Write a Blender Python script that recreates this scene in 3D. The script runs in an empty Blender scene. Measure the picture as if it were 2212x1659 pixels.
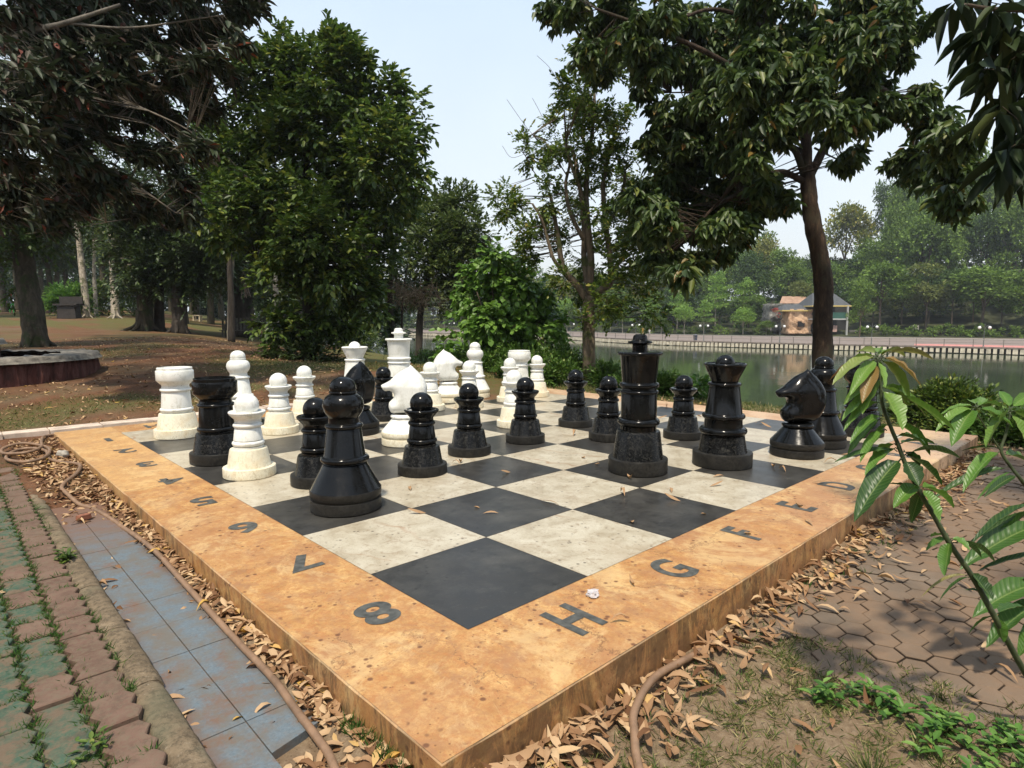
import bpy, bmesh, math, random
import numpy as np
from mathutils import Vector, Matrix, geometry
RS = np.random.RandomState(7)
random.seed(7)
PI = math.pi
sc = bpy.context.scene
COL = sc.collection
S = 0.8                                   # one board square in metres
# ------------------------------------------------------------------ camera
FWD = np.array([0.68359471, 0.72220578, -0.10543764])
RGT = np.array([0.72612848, -0.68755692, -0.00170707])
UPV = np.array([0.07372723, 0.07539433, 0.99442445])
CAM = np.array([-2.00973693, -2.46960531, 1.6625745]) * S
FP = 1341.6                               # focal length in units of a 2212 px wide picture
cam = bpy.data.cameras.new('camera')
cam.sensor_width = 36; cam.lens = 1746.73 / 2880 * 36
cam.clip_start = 0.05; cam.clip_end = 3000
cob = bpy.data.objects.new('camera', cam); COL.objects.link(cob)
M = Matrix.Identity(4)
for i in range(3):
    M[i][0] = RGT[i]; M[i][1] = UPV[i]; M[i][2] = -FWD[i]; M[i][3] = CAM[i]
cob.matrix_world = M
sc.camera = cob

def W(x, y, t):
    """world point seen at survey position x, y (2212 wide sheet) at t metres depth"""
    return CAM + FWD * t + RGT * ((x - 1106) / FP * t) + UPV * ((829.5 - y) / FP * t)
def G(x, y, z):
    d = FWD + RGT * ((x - 1106) / FP) + UPV * ((829.5 - y) / FP)
    return CAM + d * ((z - CAM[2]) / d[2])
def dep(P):
    return float((np.asarray(P) - CAM) @ FWD)

# ------------------------------------------------------------------ object helpers
def tag(o, label=None, cat=None, group=None, kind=None):
    if label: o['label'] = label
    if cat: o['category'] = cat
    if group: o['group'] = group
    if kind: o['kind'] = kind
    return o
def thing(name, label, cat, loc=(0, 0, 0), rz=0, group=None):
    o = bpy.data.objects.new(name, None); COL.objects.link(o)
    o.empty_display_size = 0.1
    o.location = loc; o.rotation_euler = (0, 0, rz)
    return tag(o, label, cat, group)
def link(name, me, mats, parent=None, smooth=False, sharp=None):
    for m in (mats if isinstance(mats, (list, tuple)) else [mats]): me.materials.append(m)
    if smooth:
        me.shade_smooth()
        if sharp: me.set_sharp_from_angle(angle=sharp)
    o = bpy.data.objects.new(name, me); COL.objects.link(o)
    if parent is not None: o.parent = parent
    return o
def fast(name, V, F, midx=None):
    """V (n,3), F (m,k)"""
    V = np.asarray(V, np.float32); F = np.asarray(F, np.int32)
    me = bpy.data.meshes.new(name)
    m, k = F.shape
    me.vertices.add(len(V)); me.vertices.foreach_set('co', V.ravel())
    me.loops.add(m * k); me.loops.foreach_set('vertex_index', F.ravel())
    me.polygons.add(m)
    me.polygons.foreach_set('loop_start', np.arange(0, m * k, k, dtype=np.int32))
    if midx is not None: me.polygons.foreach_set('material_index', np.asarray(midx, np.int32))
    me.update(calc_edges=True)
    return me
class MB:
    def __init__(s): s.v = []; s.f = []; s.m = []
    def add(s, vs, fs, mi=0):
        b = len(s.v); s.v += [tuple(map(float, p)) for p in vs]
        s.f += [tuple(b + i for i in f) for f in fs]; s.m += [mi] * len(fs)
    def box(s, c, d, rz=0, mi=0, taper=1.0):
        ca, sa = math.cos(rz), math.sin(rz)
        vs = []
        for z in (-1, 1):
            k = taper if z > 0 else 1
            for x, y in ((-1, -1), (1, -1), (1, 1), (-1, 1)):
                px, py = x * d[0] / 2 * k, y * d[1] / 2 * k
                vs.append((c[0] + px * ca - py * sa, c[1] + px * sa + py * ca, c[2] + z * d[2] / 2))
        s.add(vs, [(3, 2, 1, 0), (4, 5, 6, 7), (0, 1, 5, 4), (1, 2, 6, 5), (2, 3, 7, 6), (3, 0, 4, 7)], mi)
    def prism(s, poly, z0, z1, mi=0, inset=0.0):
        n = len(poly); cx = sum(p[0] for p in poly) / n; cy = sum(p[1] for p in poly) / n
        if inset:
            top = []
            for p in poly:
                dx, dy = cx - p[0], cy - p[1]; L = math.hypot(dx, dy) or 1
                top.append((p[0] + dx / L * inset, p[1] + dy / L * inset))
            vs = [(p[0], p[1], z0) for p in poly] + [(p[0], p[1], z1 - inset * .7) for p in poly] + [(p[0], p[1], z1) for p in top]
            fs = [tuple(range(2 * n, 3 * n))]
            for a in (0, n):
                fs += [(a + i, a + (i + 1) % n, a + n + (i + 1) % n, a + n + i) for i in range(n)]
        else:
            vs = [(p[0], p[1], z0) for p in poly] + [(p[0], p[1], z1) for p in poly]
            fs = [tuple(range(n, 2 * n)), tuple(range(n - 1, -1, -1))] + [(i, (i + 1) % n, n + (i + 1) % n, n + i) for i in range(n)]
        s.add(vs, fs, mi)
    def tube(s, pts, rad, sides=8, mi=0, rough=0.0, caps=True):
        P = np.array(pts, float); R = np.broadcast_to(np.array(rad, float), (len(P),)).copy()
        T = np.gradient(P, axis=0); T /= np.linalg.norm(T, axis=1)[:, None] + 1e-9
        a = np.array([0, 0, 1.0]) if abs(T[0][2]) < .9 else np.array([1.0, 0, 0])
        nrm = np.cross(T[0], a); nrm /= np.linalg.norm(nrm)
        vs = []
        for i in range(len(P)):
            nrm = nrm - T[i] * (nrm @ T[i]); nrm /= np.linalg.norm(nrm) + 1e-9
            b = np.cross(T[i], nrm)
            for j in range(sides):
                an = 2 * PI * j / sides
                r = R[i] * (1 + (rough * (RS.rand() - .5) * 2 if rough else 0))
                vs.append(P[i] + (nrm * math.cos(an) + b * math.sin(an)) * r)
        fs = []
        for i in range(len(P) - 1):
            for j in range(sides):
                k = (j + 1) % sides
                fs.append((i * sides + j, i * sides + k, (i + 1) * sides + k, (i + 1) * sides + j))
        if caps:
            fs.append(tuple(range(sides - 1, -1, -1))); fs.append(tuple((len(P) - 1) * sides + j for j in range(sides)))
        s.add(vs, fs, mi)
    def ball(s, c, r, nu=14, nv=9, mi=0, sc=(1, 1, 1)):
        prof = [(r * math.sin(PI * i / nv), -r * math.cos(PI * i / nv)) for i in range(nv + 1)]
        s.lathe(prof, c, nu, mi, sc)
    def lathe(s, prof, c=(0, 0, 0), n=48, mi=0, sc=(1, 1, 1)):
        vs = []; idx = []
        for r, z in prof:
            if r < 1e-5:
                idx.append([len(vs)] * n); vs.append((c[0], c[1], c[2] + z * sc[2]))
            else:
                idx.append(list(range(len(vs), len(vs) + n)))
                vs += [(c[0] + r * math.cos(2 * PI * j / n) * sc[0], c[1] + r * math.sin(2 * PI * j / n) * sc[1], c[2] + z * sc[2]) for j in range(n)]
        fs = []
        for a, b in zip(idx, idx[1:]):
            for j in range(n):
                k = (j + 1) % n
                q = [a[j], a[k], b[k], b[j]]
                q2 = []
                for x in q:
                    if x not in q2: q2.append(x)
                if len(q2) > 2: fs.append(tuple(q2))
        s.add(vs, fs, mi)
    def build(s, name, mats, parent=None, smooth=False, sharp=None):
        me = bpy.data.meshes.new(name); me.from_pydata(s.v, [], s.f)
        me.polygons.foreach_set('material_index', s.m); me.update()
        return link(name, me, mats, parent, smooth, sharp)
def smoothpath(pts, n=6):
    P = [np.array(p, float) for p in pts]; P = [2 * P[0] - P[1]] + P + [2 * P[-1] - P[-2]]
    out = []
    for i in range(1, len(P) - 2):
        a, b, c, d = P[i - 1:i + 3]
        for k in range(n):
            t = k / n
            out.append(.5 * ((2 * b) + (c - a) * t + (2 * a - 5 * b + 4 * c - d) * t * t + (3 * b - a - 3 * c + d) * t ** 3))
    out.append(P[-2]); return out

# ------------------------------------------------------------------ material helpers
class MT:
    def __init__(s, name):
        s.m = bpy.data.materials.new(name); s.m.use_nodes = True; s.t = s.m.node_tree
        s.b = s.t.nodes['Principled BSDF']; s.out = s.t.nodes['Material Output']
    def n(s, typ, **kw):
        x = s.t.nodes.new(typ)
        for k, v in kw.items(): setattr(x, k, v)
        return x
    def l(s, a, b): s.t.links.new(a, b)
    def inp(s, sock, v):
        if isinstance(v, bpy.types.NodeSocket): s.l(v, sock)
        elif isinstance(v, (tuple, list)) and len(v) == 3 and sock.type == 'RGBA': sock.default_value = (*v, 1)
        else: sock.default_value = v
    def pos(s): return s.n('ShaderNodeNewGeometry').outputs['Position']
    def isl(s): return s.n('ShaderNodeNewGeometry').outputs['Random Per Island']
    def objc(s, rnd=True):
        tc = s.n('ShaderNodeTexCoord').outputs['Object']
        if not rnd: return tc
        oi = s.n('ShaderNodeObjectInfo'); a = s.n('ShaderNodeVectorMath', operation='ADD')
        mm = s.n('ShaderNodeVectorMath', operation='SCALE'); cx = s.n('ShaderNodeCombineXYZ')
        for i in range(3): s.l(oi.outputs['Random'], cx.inputs[i])
        s.l(cx.outputs[0], mm.inputs[0]); mm.inputs['Scale'].default_value = 37.0
        s.l(tc, a.inputs[0]); s.l(mm.outputs[0], a.inputs[1]); return a.outputs[0]
    def scale(s, vec, v):
        a = s.n('ShaderNodeVectorMath', operation='MULTIPLY'); s.l(vec, a.inputs[0]); a.inputs[1].default_value = v; return a.outputs[0]
    def noise(s, vec, scale=5, detail=4, rough=.55, dist=0.0, out='Fac'):
        x = s.n('ShaderNodeTexNoise'); s.l(vec, x.inputs['Vector']); x.inputs['Scale'].default_value = scale
        x.inputs['Detail'].default_value = detail; x.inputs['Roughness'].default_value = rough; x.inputs['Distortion'].default_value = dist
        return x.outputs[out]
    def voro(s, vec, scale, feature='F1', out='Distance', rnd=1.0):
        x = s.n('ShaderNodeTexVoronoi', feature=feature); s.l(vec, x.inputs['Vector']); x.inputs['Scale'].default_value = scale
        x.inputs['Randomness'].default_value = rnd
        return x.outputs[out]
    def ramp(s, fac, stops, interp='LINEAR'):
        x = s.n('ShaderNodeValToRGB'); s.inp(x.inputs[0], fac); e = x.color_ramp.elements; x.color_ramp.interpolation = interp
        while len(e) < len(stops): e.new(.5)
        for q, (p, c) in zip(e, stops):
            q.position = p; q.color = (*c, 1) if isinstance(c, (tuple, list)) else (c, c, c, 1)
        return x.outputs[0]
    def mix(s, fac, a, b, mode='MIX'):
        x = s.n('ShaderNodeMix', data_type='RGBA', blend_type=mode)
        s.inp(x.inputs[0], fac); s.inp(x.inputs[6], a); s.inp(x.inputs[7], b); return x.outputs[2]
    def math(s, op, a, b=0.5):
        x = s.n('ShaderNodeMath', operation=op); s.inp(x.inputs[0], a); s.inp(x.inputs[1], b); return x.outputs[0]
    def bump(s, h, strength=.3, dist=.01):
        x = s.n('ShaderNodeBump'); s.inp(x.inputs['Height'], h); x.inputs['Strength'].default_value = strength
        x.inputs['Distance'].default_value = dist; s.l(x.outputs[0], s.b.inputs['Normal']); return x
    def set(s, color=None, rough=None, spec=None, coat=None):
        if color is not None: s.inp(s.b.inputs['Base Color'], color)
        if rough is not None: s.inp(s.b.inputs['Roughness'], rough)
        if spec is not None: s.inp(s.b.inputs['Specular IOR Level'], spec)
        if coat is not None: s.b.inputs['Coat Weight'].default_value = coat; s.b.inputs['Coat Roughness'].default_value = .08
        return s
def plain(name, col, rough=.6, var=.12, scale=8, spec=.5, bump=0):
    m = MT(name); c = m.objc(); n = m.noise(c, scale, 4)
    d = tuple(max(0, x * (1 - var * 1.8)) for x in col); l = tuple(min(1, x * (1 + var)) for x in col)
    m.set(m.ramp(n, [(.3, d), (.7, l)]), rough, spec)
    if bump: m.bump(n, bump, .01)
    return m.m
def leafmat(name, stops, trans=.3, rough=.45, spec=.4, sat=1):
    """stops: list of (pos, colour) picked leaf by leaf"""
    m = MT(name); r = m.isl(); col = m.ramp(r, stops)
    m.set(col, rough, spec)
    tr = m.n('ShaderNodeBsdfTranslucent'); tc = m.mix(.5, col, (.55, .8, .15), 'MULTIPLY')
    tc2 = m.mix(.55, tc, col); m.l(tc2, tr.inputs[0])
    mx = m.n('ShaderNodeMixShader'); mx.inputs[0].default_value = trans
    m.l(m.b.outputs[0], mx.inputs[1]); m.l(tr.outputs[0], mx.inputs[2]); m.l(mx.outputs[0], m.out.inputs[0])
    return m.m
# ---- shared materials
def bark(name, a, b, c=None, scale=9, patch=None):
    m = MT(name); P = m.pos(); v = m.scale(P, (1, 1, .28)); n = m.noise(v, scale, 8, .7, .4)
    col = m.ramp(n, [(.3, a), (.55, b), (.75, c or b)])
    if patch:
        n2 = m.noise(P, 2.6, 5, .7); col = m.mix(m.ramp(n2, [(.52, 0), (.60, 1)]), col, patch)
    m.set(col, .85, .2); h = m.noise(v, scale * 3.2, 6, .75); m.bump(h, .9, .03); return m.m
BARK = bark('bark_brown', (.045, .034, .026), (.12, .092, .068), (.20, .16, .12))
BARKG = bark('bark_mossy', (.025, .021, .014), (.075, .062, .042), (.13, .11, .08), patch=(.04, .05, .02))
BARKD = bark('bark_dark', (.02, .017, .014), (.055, .045, .036), (.09, .075, .06))
BARKW = bark('bark_pale', (.16, .13, .10), (.42, .36, .28), (.55, .48, .38), patch=(.13, .12, .07))
BARKR = bark('bark_reddish', (.016, .011, .008), (.055, .037, .025), (.15, .095, .06), scale=13, patch=(.05, .042, .026))
G1 = leafmat('leaves_green', [(0, (.038, .068, .014)), (.5, (.075, .13, .024)), (.85, (.14, .20, .034)), (1, (.26, .27, .05))])
G2 = leafmat('leaves_dark', [(0, (.022, .038, .012)), (.6, (.042, .072, .020)), (1, (.08, .12, .03))], trans=.2)
G3 = leafmat('leaves_bright', [(0, (.05, .13, .02)), (.5, (.09, .20, .03)), (1, (.16, .28, .05))], trans=.4)
GM = leafmat('leaves_drooping', [(0, (.030, .052, .014)), (.5, (.056, .092, .024)), (.88, (.10, .145, .035)), (.97, (.17, .19, .04)), (1, (.24, .12, .035))], rough=.45, trans=.3)
GR = leafmat('leaves_rubber', [(0, (.024, .034, .018)), (.5, (.042, .058, .028)), (.85, (.055, .060, .036)), (.97, (.07, .042, .03)), (.992, (.14, .04, .025)), (1, (.3, .09, .05))], trans=.15, rough=.5, spec=.25)
GB = leafmat('leaves_bush', [(0, (.07, .14, .022)), (.5, (.12, .24, .036)), (1, (.20, .34, .06))])
GF = [leafmat('far_leaves_%s' % n, st, trans=.3, rough=.7, spec=.15) for n, st in (
    ('green', [(0, (.065, .11, .024)), (.5, (.125, .20, .038)), (1, (.22, .32, .065))]),
    ('dark', [(0, (.035, .065, .020)), (.5, (.065, .115, .030)), (1, (.12, .19, .045))]),
    ('yellow', [(0, (.10, .125, .028)), (.5, (.19, .22, .045)), (1, (.36, .31, .08))]),
    ('light', [(0, (.12, .21, .04)), (.5, (.21, .34, .065)), (1, (.32, .48, .11))]),
    ('olive', [(0, (.08, .10, .028)), (.5, (.155, .185, .05)), (1, (.25, .28, .085))]))]
# ------------------------------------------------------------------ chess platform
def m_ochre(name, side=False):
    m = MT(name); P = m.pos()
    n1 = m.noise(P, 7, 8, .68, .6); n2 = m.noise(m.scale(P, (1, 1, 1)), 26, 6, .7, .8)
    c = m.ramp(n1, [(.28, (.25, .115, .042)), (.45, (.42, .225, .08)), (.6, (.55, .335, .13)), (.8, (.62, .43, .19))])
    c = m.mix(m.ramp(n2, [(.38, .7), (.55, 0)]), c, (.40, .17, .06))
    n3 = m.noise(P, 75, 6, .75, 1.0); c = m.mix(m.ramp(n3, [(.36, .55), (.52, 0)]), c, (.30, .13, .05)); n4 = m.noise(P, 3.2, 8, .75, 1.4); c = m.mix(m.ramp(n4, [(.49, 0), (.62, .65)]), c, (.33, .17, .08)); c = m.mix(m.ramp(m.noise(m.scale(P, (2.2, .7, 1)), 4, 8, .8, .6), [(.52, 0), (.62, .5)]), c, (.30, .165, .085))
    # pale pinkish cast of the shaded lake end, put into the colour
    sx = m.n('ShaderNodeSeparateXYZ'); m.l(P, sx.inputs[0])
    pk = m.ramp(m.math('ADD', m.math('MULTIPLY', sx.outputs[0], .085), m.math('MULTIPLY', m.noise(P, 1.1, 5, .7), .5)), [(.46, 0), (.78, .68)])
    c = m.mix(pk, c, (.58, .43, .30))
    br = m.noise(P, .9, 4, .6, 1.0)
    c = m.mix(m.ramp(br, [(.48, 0), (.62, .55)]), c, (.34, .17, .08)); c = m.mix(m.ramp(m.noise(m.scale(P, (1, 1, 1)), 1.7, 8, .8, .5), [(.52, 0), (.60, .4)]), c, (.66, .49, .24))
    # fine cracks
    wp = m.n('ShaderNodeVectorMath', operation='MULTIPLY_ADD'); m.l(m.noise(P, 2.6, 6, .7, 0, 'Color'), wp.inputs[0]); wp.inputs[1].default_value = (.75, .75, 0); m.l(P, wp.inputs[2])
    v = m.voro(wp.outputs[0], 1.0, 'DISTANCE_TO_EDGE')
    ck = m.math('MULTIPLY', m.ramp(v, [(0, .8), (.004, .4), (.009, 0)]), m.ramp(m.noise(P, 1.1, 3), [(.44, 0), (.54, 1)]))
    if not side: c = m.mix(ck, c, (.17, .085, .04))
    # dark spots
    sp = m.voro(P, 17); sn = m.noise(P, 5, 3)
    sm = m.math('MULTIPLY', m.ramp(sp, [(.13, 1), (.24, 0)]), m.ramp(sn, [(.48, 0), (.54, .9)]))
    c = m.mix(sm, c, (.14, .06, .03))
    sp2 = m.voro(P, 42); sm2 = m.math('MULTIPLY', m.ramp(sp2, [(.10, .8), (.22, 0)]), m.ramp(m.noise(P, 5, 2), [(.5, 0), (.56, 1)]))
    c = m.mix(sm2, c, (.16, .07, .03))
    if side:
        st = m.noise(m.scale(P, (3.4, 3.4, 1.1)), 2.0, 9, .82, .8); st2 = m.noise(P, 6, 7, .75)
        st3 = m.noise(m.scale(P, (1, 1, .15)), .9, 3); msk = m.math('MULTIPLY', m.ramp(m.math('ADD', st, m.math('MULTIPLY', st3, .25)), [(.60, 0), (.68, 1)]), m.ramp(st2, [(.34, .25), (.52, 1)]))
        c = m.mix(m.math('MULTIPLY', msk, .68), c, (.075, .048, .028))
        z = sx.outputs[2]
        low = m.ramp(m.math('ADD', m.math('MULTIPLY', z, 6), m.math('MULTIPLY', st2, .5)), [(-.75 + .0, 0), (0.0, 0)])
        c = m.mix(m.ramp(m.math('ADD', m.math('MULTIPLY', z, -3), m.math('MULTIPLY', m.noise(P, 8, 4), .5)), [(.58, 0), (.85, .75)]), c, (.20, .10, .05))
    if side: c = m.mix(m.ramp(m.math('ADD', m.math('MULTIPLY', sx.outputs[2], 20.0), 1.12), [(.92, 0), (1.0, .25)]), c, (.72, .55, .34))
    jx = m.math('MULTIPLY', m.math('LESS_THAN', m.math('ABSOLUTE', m.math('SUBTRACT', sx.outputs[1], 3.5), 0), .0035), m.math('LESS_THAN', sx.outputs[0], 0.0))
    c = m.mix(m.math('MULTIPLY', jx, .8), c, (.20, .11, .05))
    c = m.mix(m.math('MULTIPLY', m.math('MULTIPLY', m.math('GREATER_THAN', sx.outputs[1], 3.5), m.math('LESS_THAN', sx.outputs[0], 0.0)), .22), c, (.74, .50, .22))
    m.set(c, m.ramp(n2, [(.3, .62), (.7, .42)]), .35)
    m.bump(n2, .25, .004); return m.m
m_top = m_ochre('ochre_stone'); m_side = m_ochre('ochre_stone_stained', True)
def m_tile(name, dark):
    m = MT(name); P = m.pos(); n = m.noise(P, 5, 7, .7, .5); f = m.noise(P, 60, 5, .7)
    if dark:
        c = m.ramp(n, [(.3, (.022, .021, .019)), (.7, (.040, .038, .035))])
        c = m.mix(m.ramp(f, [(.62, 0), (.72, .5)]), c, (.13, .13, .12))
        c = m.mix(m.ramp(m.noise(P, 1.6, 7, .75), [(.46, 0), (.66, .5)]), c, (.10, .095, .082)); c = m.mix(m.ramp(m.noise(m.scale(P, (1, 3, 1)), 9, 7, .8), [(.58, 0), (.70, .45)]), c, (.15, .14, .12))
        m.set(c, m.ramp(n, [(.3, .30), (.7, .42)]), .42)
    else:
        c = m.ramp(n, [(.25, (.30, .245, .165)), (.5, (.46, .41, .31)), (.75, (.56, .52, .42))])
        s2 = m.noise(P, 13, 7, .75, 1.2)
        c = m.mix(m.ramp(s2, [(.53, 0), (.66, .65)]), c, (.25, .175, .105)); c = m.mix(m.ramp(m.noise(P, 1.4, 7, .75, .8), [(.50, 0), (.64, .4)]), c, (.34, .26, .17))
        c = m.mix(m.ramp(f, [(.56, 0), (.68, .55)]), c, (.24, .18, .12))
        a = m.n('ShaderNodeTexWave'); a.inputs['Scale'].default_value = .55; a.inputs['Distortion'].default_value = 18; a.inputs['Detail'].default_value = 4
        m.l(P, a.inputs['Vector'])
        c = m.mix(m.math('MULTIPLY', m.ramp(a.outputs['Fac'], [(.0, .7), (.014, 0)]), m.ramp(m.noise(P, .8, 2), [(.5, 0), (.62, 1)])), c, (.30, .17, .09))
        m.set(c, m.ramp(n, [(.3, .30), (.7, .45)]), .5)
    sp = m.voro(P, 19); c2 = m.math('MULTIPLY', m.ramp(sp, [(.10, .8), (.22, 0)]), m.ramp(m.noise(P, 6, 2), [(.48, 0), (.54, 1)]))
    c = m.mix(c2, c, (.08, .06, .045) if not dark else (.015, .014, .013)); m.set(c)
    m.bump(f, .12, .002); return m.m
m_blk = m_tile('black_squares', True); m_wht = m_tile('pale_squares', False)
B0, B1 = -.715 * S, 8.715 * S
plat = thing('chess_platform', 'low ochre stone platform with giant chequered chess board', 'chess board', (0, 0, 0))
mb = MB()
def skirt(mb):
    # slightly irregular slab sides with a worn edge, one ring of quads in two heights
    n = 60; ring = []
    for (ax, ay), (bx, by) in (((B0, B0), (B1, B0)), ((B1, B0), (B1, B1)), ((B1, B1), (B0, B1)), ((B0, B1), (B0, B0))):
        for i in range(n):
            t = i / n; ring.append((ax + (bx - ax) * t, ay + (by - ay) * t))
    c = (B0 + B1) / 2
    vs = []
    for z, k in ((-.34, 0), (-.008, 0), (-.002, .006)):
        for i, (x, y) in enumerate(ring):
            w = RS.normal() * (.0016 if z > -.1 else .004)
            dx = -1 if abs(x - B0) < 1e-6 else (1 if abs(x - B1) < 1e-6 else 0); dy = -1 if abs(y - B0) < 1e-6 else (1 if abs(y - B1) < 1e-6 else 0)
            vs.append((x + dx * (w - k), y + dy * (w - k), z))
    N = len(ring); fs = []
    for a in (0, N):
        fs += [(a + i, a + (i + 1) % N, a + N + (i + 1) % N, a + N + i) for i in range(N)]
    mb.add(vs, fs)
    top = list(range(2 * N, 3 * N)); return vs, top
vs, top = skirt(mb)
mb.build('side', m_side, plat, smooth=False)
mb = MB()
e = .0035
for (x0, y0, x1, y1) in ((B0 + e, B0 + e, B1 - e, 0), (B0 + e, 8 * S, B1 - e, B1 - e), (B0 + e, 0, 0, 8 * S), (8 * S, 0, B1 - e, 8 * S)):
    mb.add([(x0, y0, 0), (x1, y0, 0), (x1, y1, 0), (x0, y1, 0)], [(0, 1, 2, 3)])
mb.add([(B0 + .005, B0 + .005, -.003), (B1 - .005, B0 + .005, -.003), (B1 - .005, B1 - .005, -.003), (B0 + .005, B1 - .005, -.003)], [(0, 1, 2, 3)])
mb.build('border', m_top, plat)
mb = MB(); g = .0016
for i in range(8):
    for j in range(8):
        x, y = i * S, j * S
        mb.add([(x + g, y + g, .001), (x + S - g, y + g, .001), (x + S - g, y + S - g, .001), (x + g, y + S - g, .001)], [(0, 1, 2, 3)], (i + j) % 2)
mb.build('playing_surface', [m_blk, m_wht], plat)
# inlaid letters and numbers
m_ink = plain('inlay_grey', (.085, .085, .075), .5, .3, 25)
def glyph(ch, cx, cy, rot, h=.245, w=None):
    cu = bpy.data.curves.new('g', 'FONT'); cu.body = ch; cu.size = 1; cu.align_x = 'CENTER'; cu.offset = .03; cu.resolution_u = 6
    o = bpy.data.objects.new('g', cu); COL.objects.link(o)
    bpy.context.view_layer.update()
    me = bpy.data.meshes.new_from_object(o.evaluated_get(bpy.context.evaluated_depsgraph_get()))
    bpy.data.objects.remove(o)
    co = np.zeros(len(me.vertices) * 3, np.float32); me.vertices.foreach_get('co', co); co = co.reshape(-1, 3)
    lo, hi = co.min(0), co.max(0); s = h / (hi[1] - lo[1]); wx = w or 1.0
    x = (co[:, 0] - (lo[0] + hi[0]) / 2) * s * wx; y = (co[:, 1] - (lo[1] + hi[1]) / 2) * s
    c, sn = math.cos(rot), math.sin(rot)
    co[:, 0] = cx + x * c - y * sn; co[:, 1] = cy + x * sn + y * c; co[:, 2] = .0025
    me.vertices.foreach_set('co', co.ravel()); me.materials.clear(); me.update()
    link('number_marking' if ch.isdigit() else 'letter_marking', me, m_ink, plat)
for i in range(8):
    glyph(str(8 - i), -.25 * S, (i + .5) * S, PI, h=.225, w=1.22)
    glyph('HGFEDCBA'[i], (i + .5) * S, -.31 * S, 0, h=.255, w=.80)
    glyph('HGFEDCBA'[i], (i + .5) * S, 8.31 * S, PI, h=.255, w=.80)

# ------------------------------------------------------------------ chess pieces
def m_piece(name, white, worn):
    m = MT(name); P = m.objc(); n = m.noise(P, 6, 5, .6); f = m.noise(P, 32, 7, .78, 1.2)
    if white:
        c = m.ramp(n, [(.3, (.74, .745, .70)), (.7, (.84, .84, .80))])
        if worn:
            c = m.ramp(n, [(.3, (.68, .63, .48)), (.7, (.80, .76, .62))])
            sz_ = m.n('ShaderNodeSeparateXYZ'); m.l(m.objc(False), sz_.inputs[0]); up_ = m.ramp(sz_.outputs[2], [(.05, 1), (.30, .25)]); f2_ = m.noise(m.scale(P, (1, 1, .5)), 50, 7, .8, 1.0)
            c = m.mix(m.math('MULTIPLY', m.ramp(f2_, [(.50, 0), (.60, .8)]), up_), c, (.42, .36, .24)); c = m.mix(m.math('MULTIPLY', m.ramp(m.noise(P, 5, 6, .7), [(.46, 0), (.66, .7)]), up_), c, (.60, .50, .33))
            c = m.mix(m.ramp(m.noise(P, 9, 4), [(.5, 0), (.7, .4)]), c, (.66, .50, .28))
        else:
            c = m.mix(m.ramp(m.noise(P, 11, 6, .7), [(.50, 0), (.62, .55)]), c, (.58, .58, .51)); c = m.mix(m.ramp(m.noise(m.scale(P, (1, 1, .3)), 16, 6, .75), [(.56, 0), (.66, .5)]), c, (.50, .47, .38))
            c = m.mix(m.ramp(f, [(.60, 0), (.68, .6)]), c, (.42, .41, .35)); wv_ = m.n('ShaderNodeVectorMath', operation='MULTIPLY_ADD'); m.l(m.noise(P, 9, 5, .7, 0, 'Color'), wv_.inputs[0]); wv_.inputs[1].default_value = (.12, .12, .12); m.l(P, wv_.inputs[2]); c = m.mix(m.math('MULTIPLY', m.ramp(m.voro(wv_.outputs[0], 6, 'DISTANCE_TO_EDGE'), [(0, .7), (.012, 0)]), m.ramp(m.noise(P, 4, 3), [(.5, 0), (.6, 1)])), c, (.35, .33, .28))
        m.set(c, .38 if not worn else .55, .45)
    else:
        c = m.ramp(n, [(.3, (.0045, .0048, .005)), (.7, (.009, .009, .009))])
        if worn == 1:
            c = m.mix(m.ramp(f, [(.53, 0), (.62, .8)]), c, (.055, .052, .045)); r = m.ramp(f, [(.4, .18), (.6, .4)])
        elif worn == 2:
            c = m.mix(m.ramp(f, [(.42, .2), (.64, .9)]), c, (.034, .031, .026)); r = m.ramp(f, [(.4, .35), (.6, .55)])
        else:
            d_ = m.noise(m.scale(P, (1, 1, .4)), 22, 7, .8); c = m.mix(m.ramp(d_, [(.60, 0), (.74, .35)]), c, (.045, .043, .038)); r = m.ramp(d_, [(.4, .07), (.72, .30)])
        m.set(c, r, .24 if worn == 0 else .22)
    m.bump(f, .10 if worn else .04, .003); return m.m
MW = [m_piece('white_paint', True, 0), m_piece('white_paint_worn', True, 1), m_piece('white_paint_base', True, 1)]
MK = [m_piece('black_gloss', False, 0), m_piece('black_gloss_scuffed', False, 1), m_piece('black_gloss_base', False, 2)]
def rnd(r, z, R, n=6, a0=-90, a1=90, sz=1.0):
    """half round moulding"""
    return [(r + R * math.cos(math.radians(a0 + (a1 - a0) * i / n)), z + R * sz * math.sin(math.radians(a0 + (a1 - a0) * i / n))) for i in range(n + 1)]
def disc(R, z0, z1, c=.007):
    return [(0, z0), (R - c, z0), (R, z0 + c), (R, z1 - c), (R - c * .3, z1 - c * .3), (R - c, z1), (0, z1)]
def ball(r, zc, a0=-60, n=12):
    return [(r * math.cos(math.radians(a0 + (90 - a0) * i / n)), zc + r * math.sin(math.radians(a0 + (90 - a0) * i / n))) for i in range(n + 1)]
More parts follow.
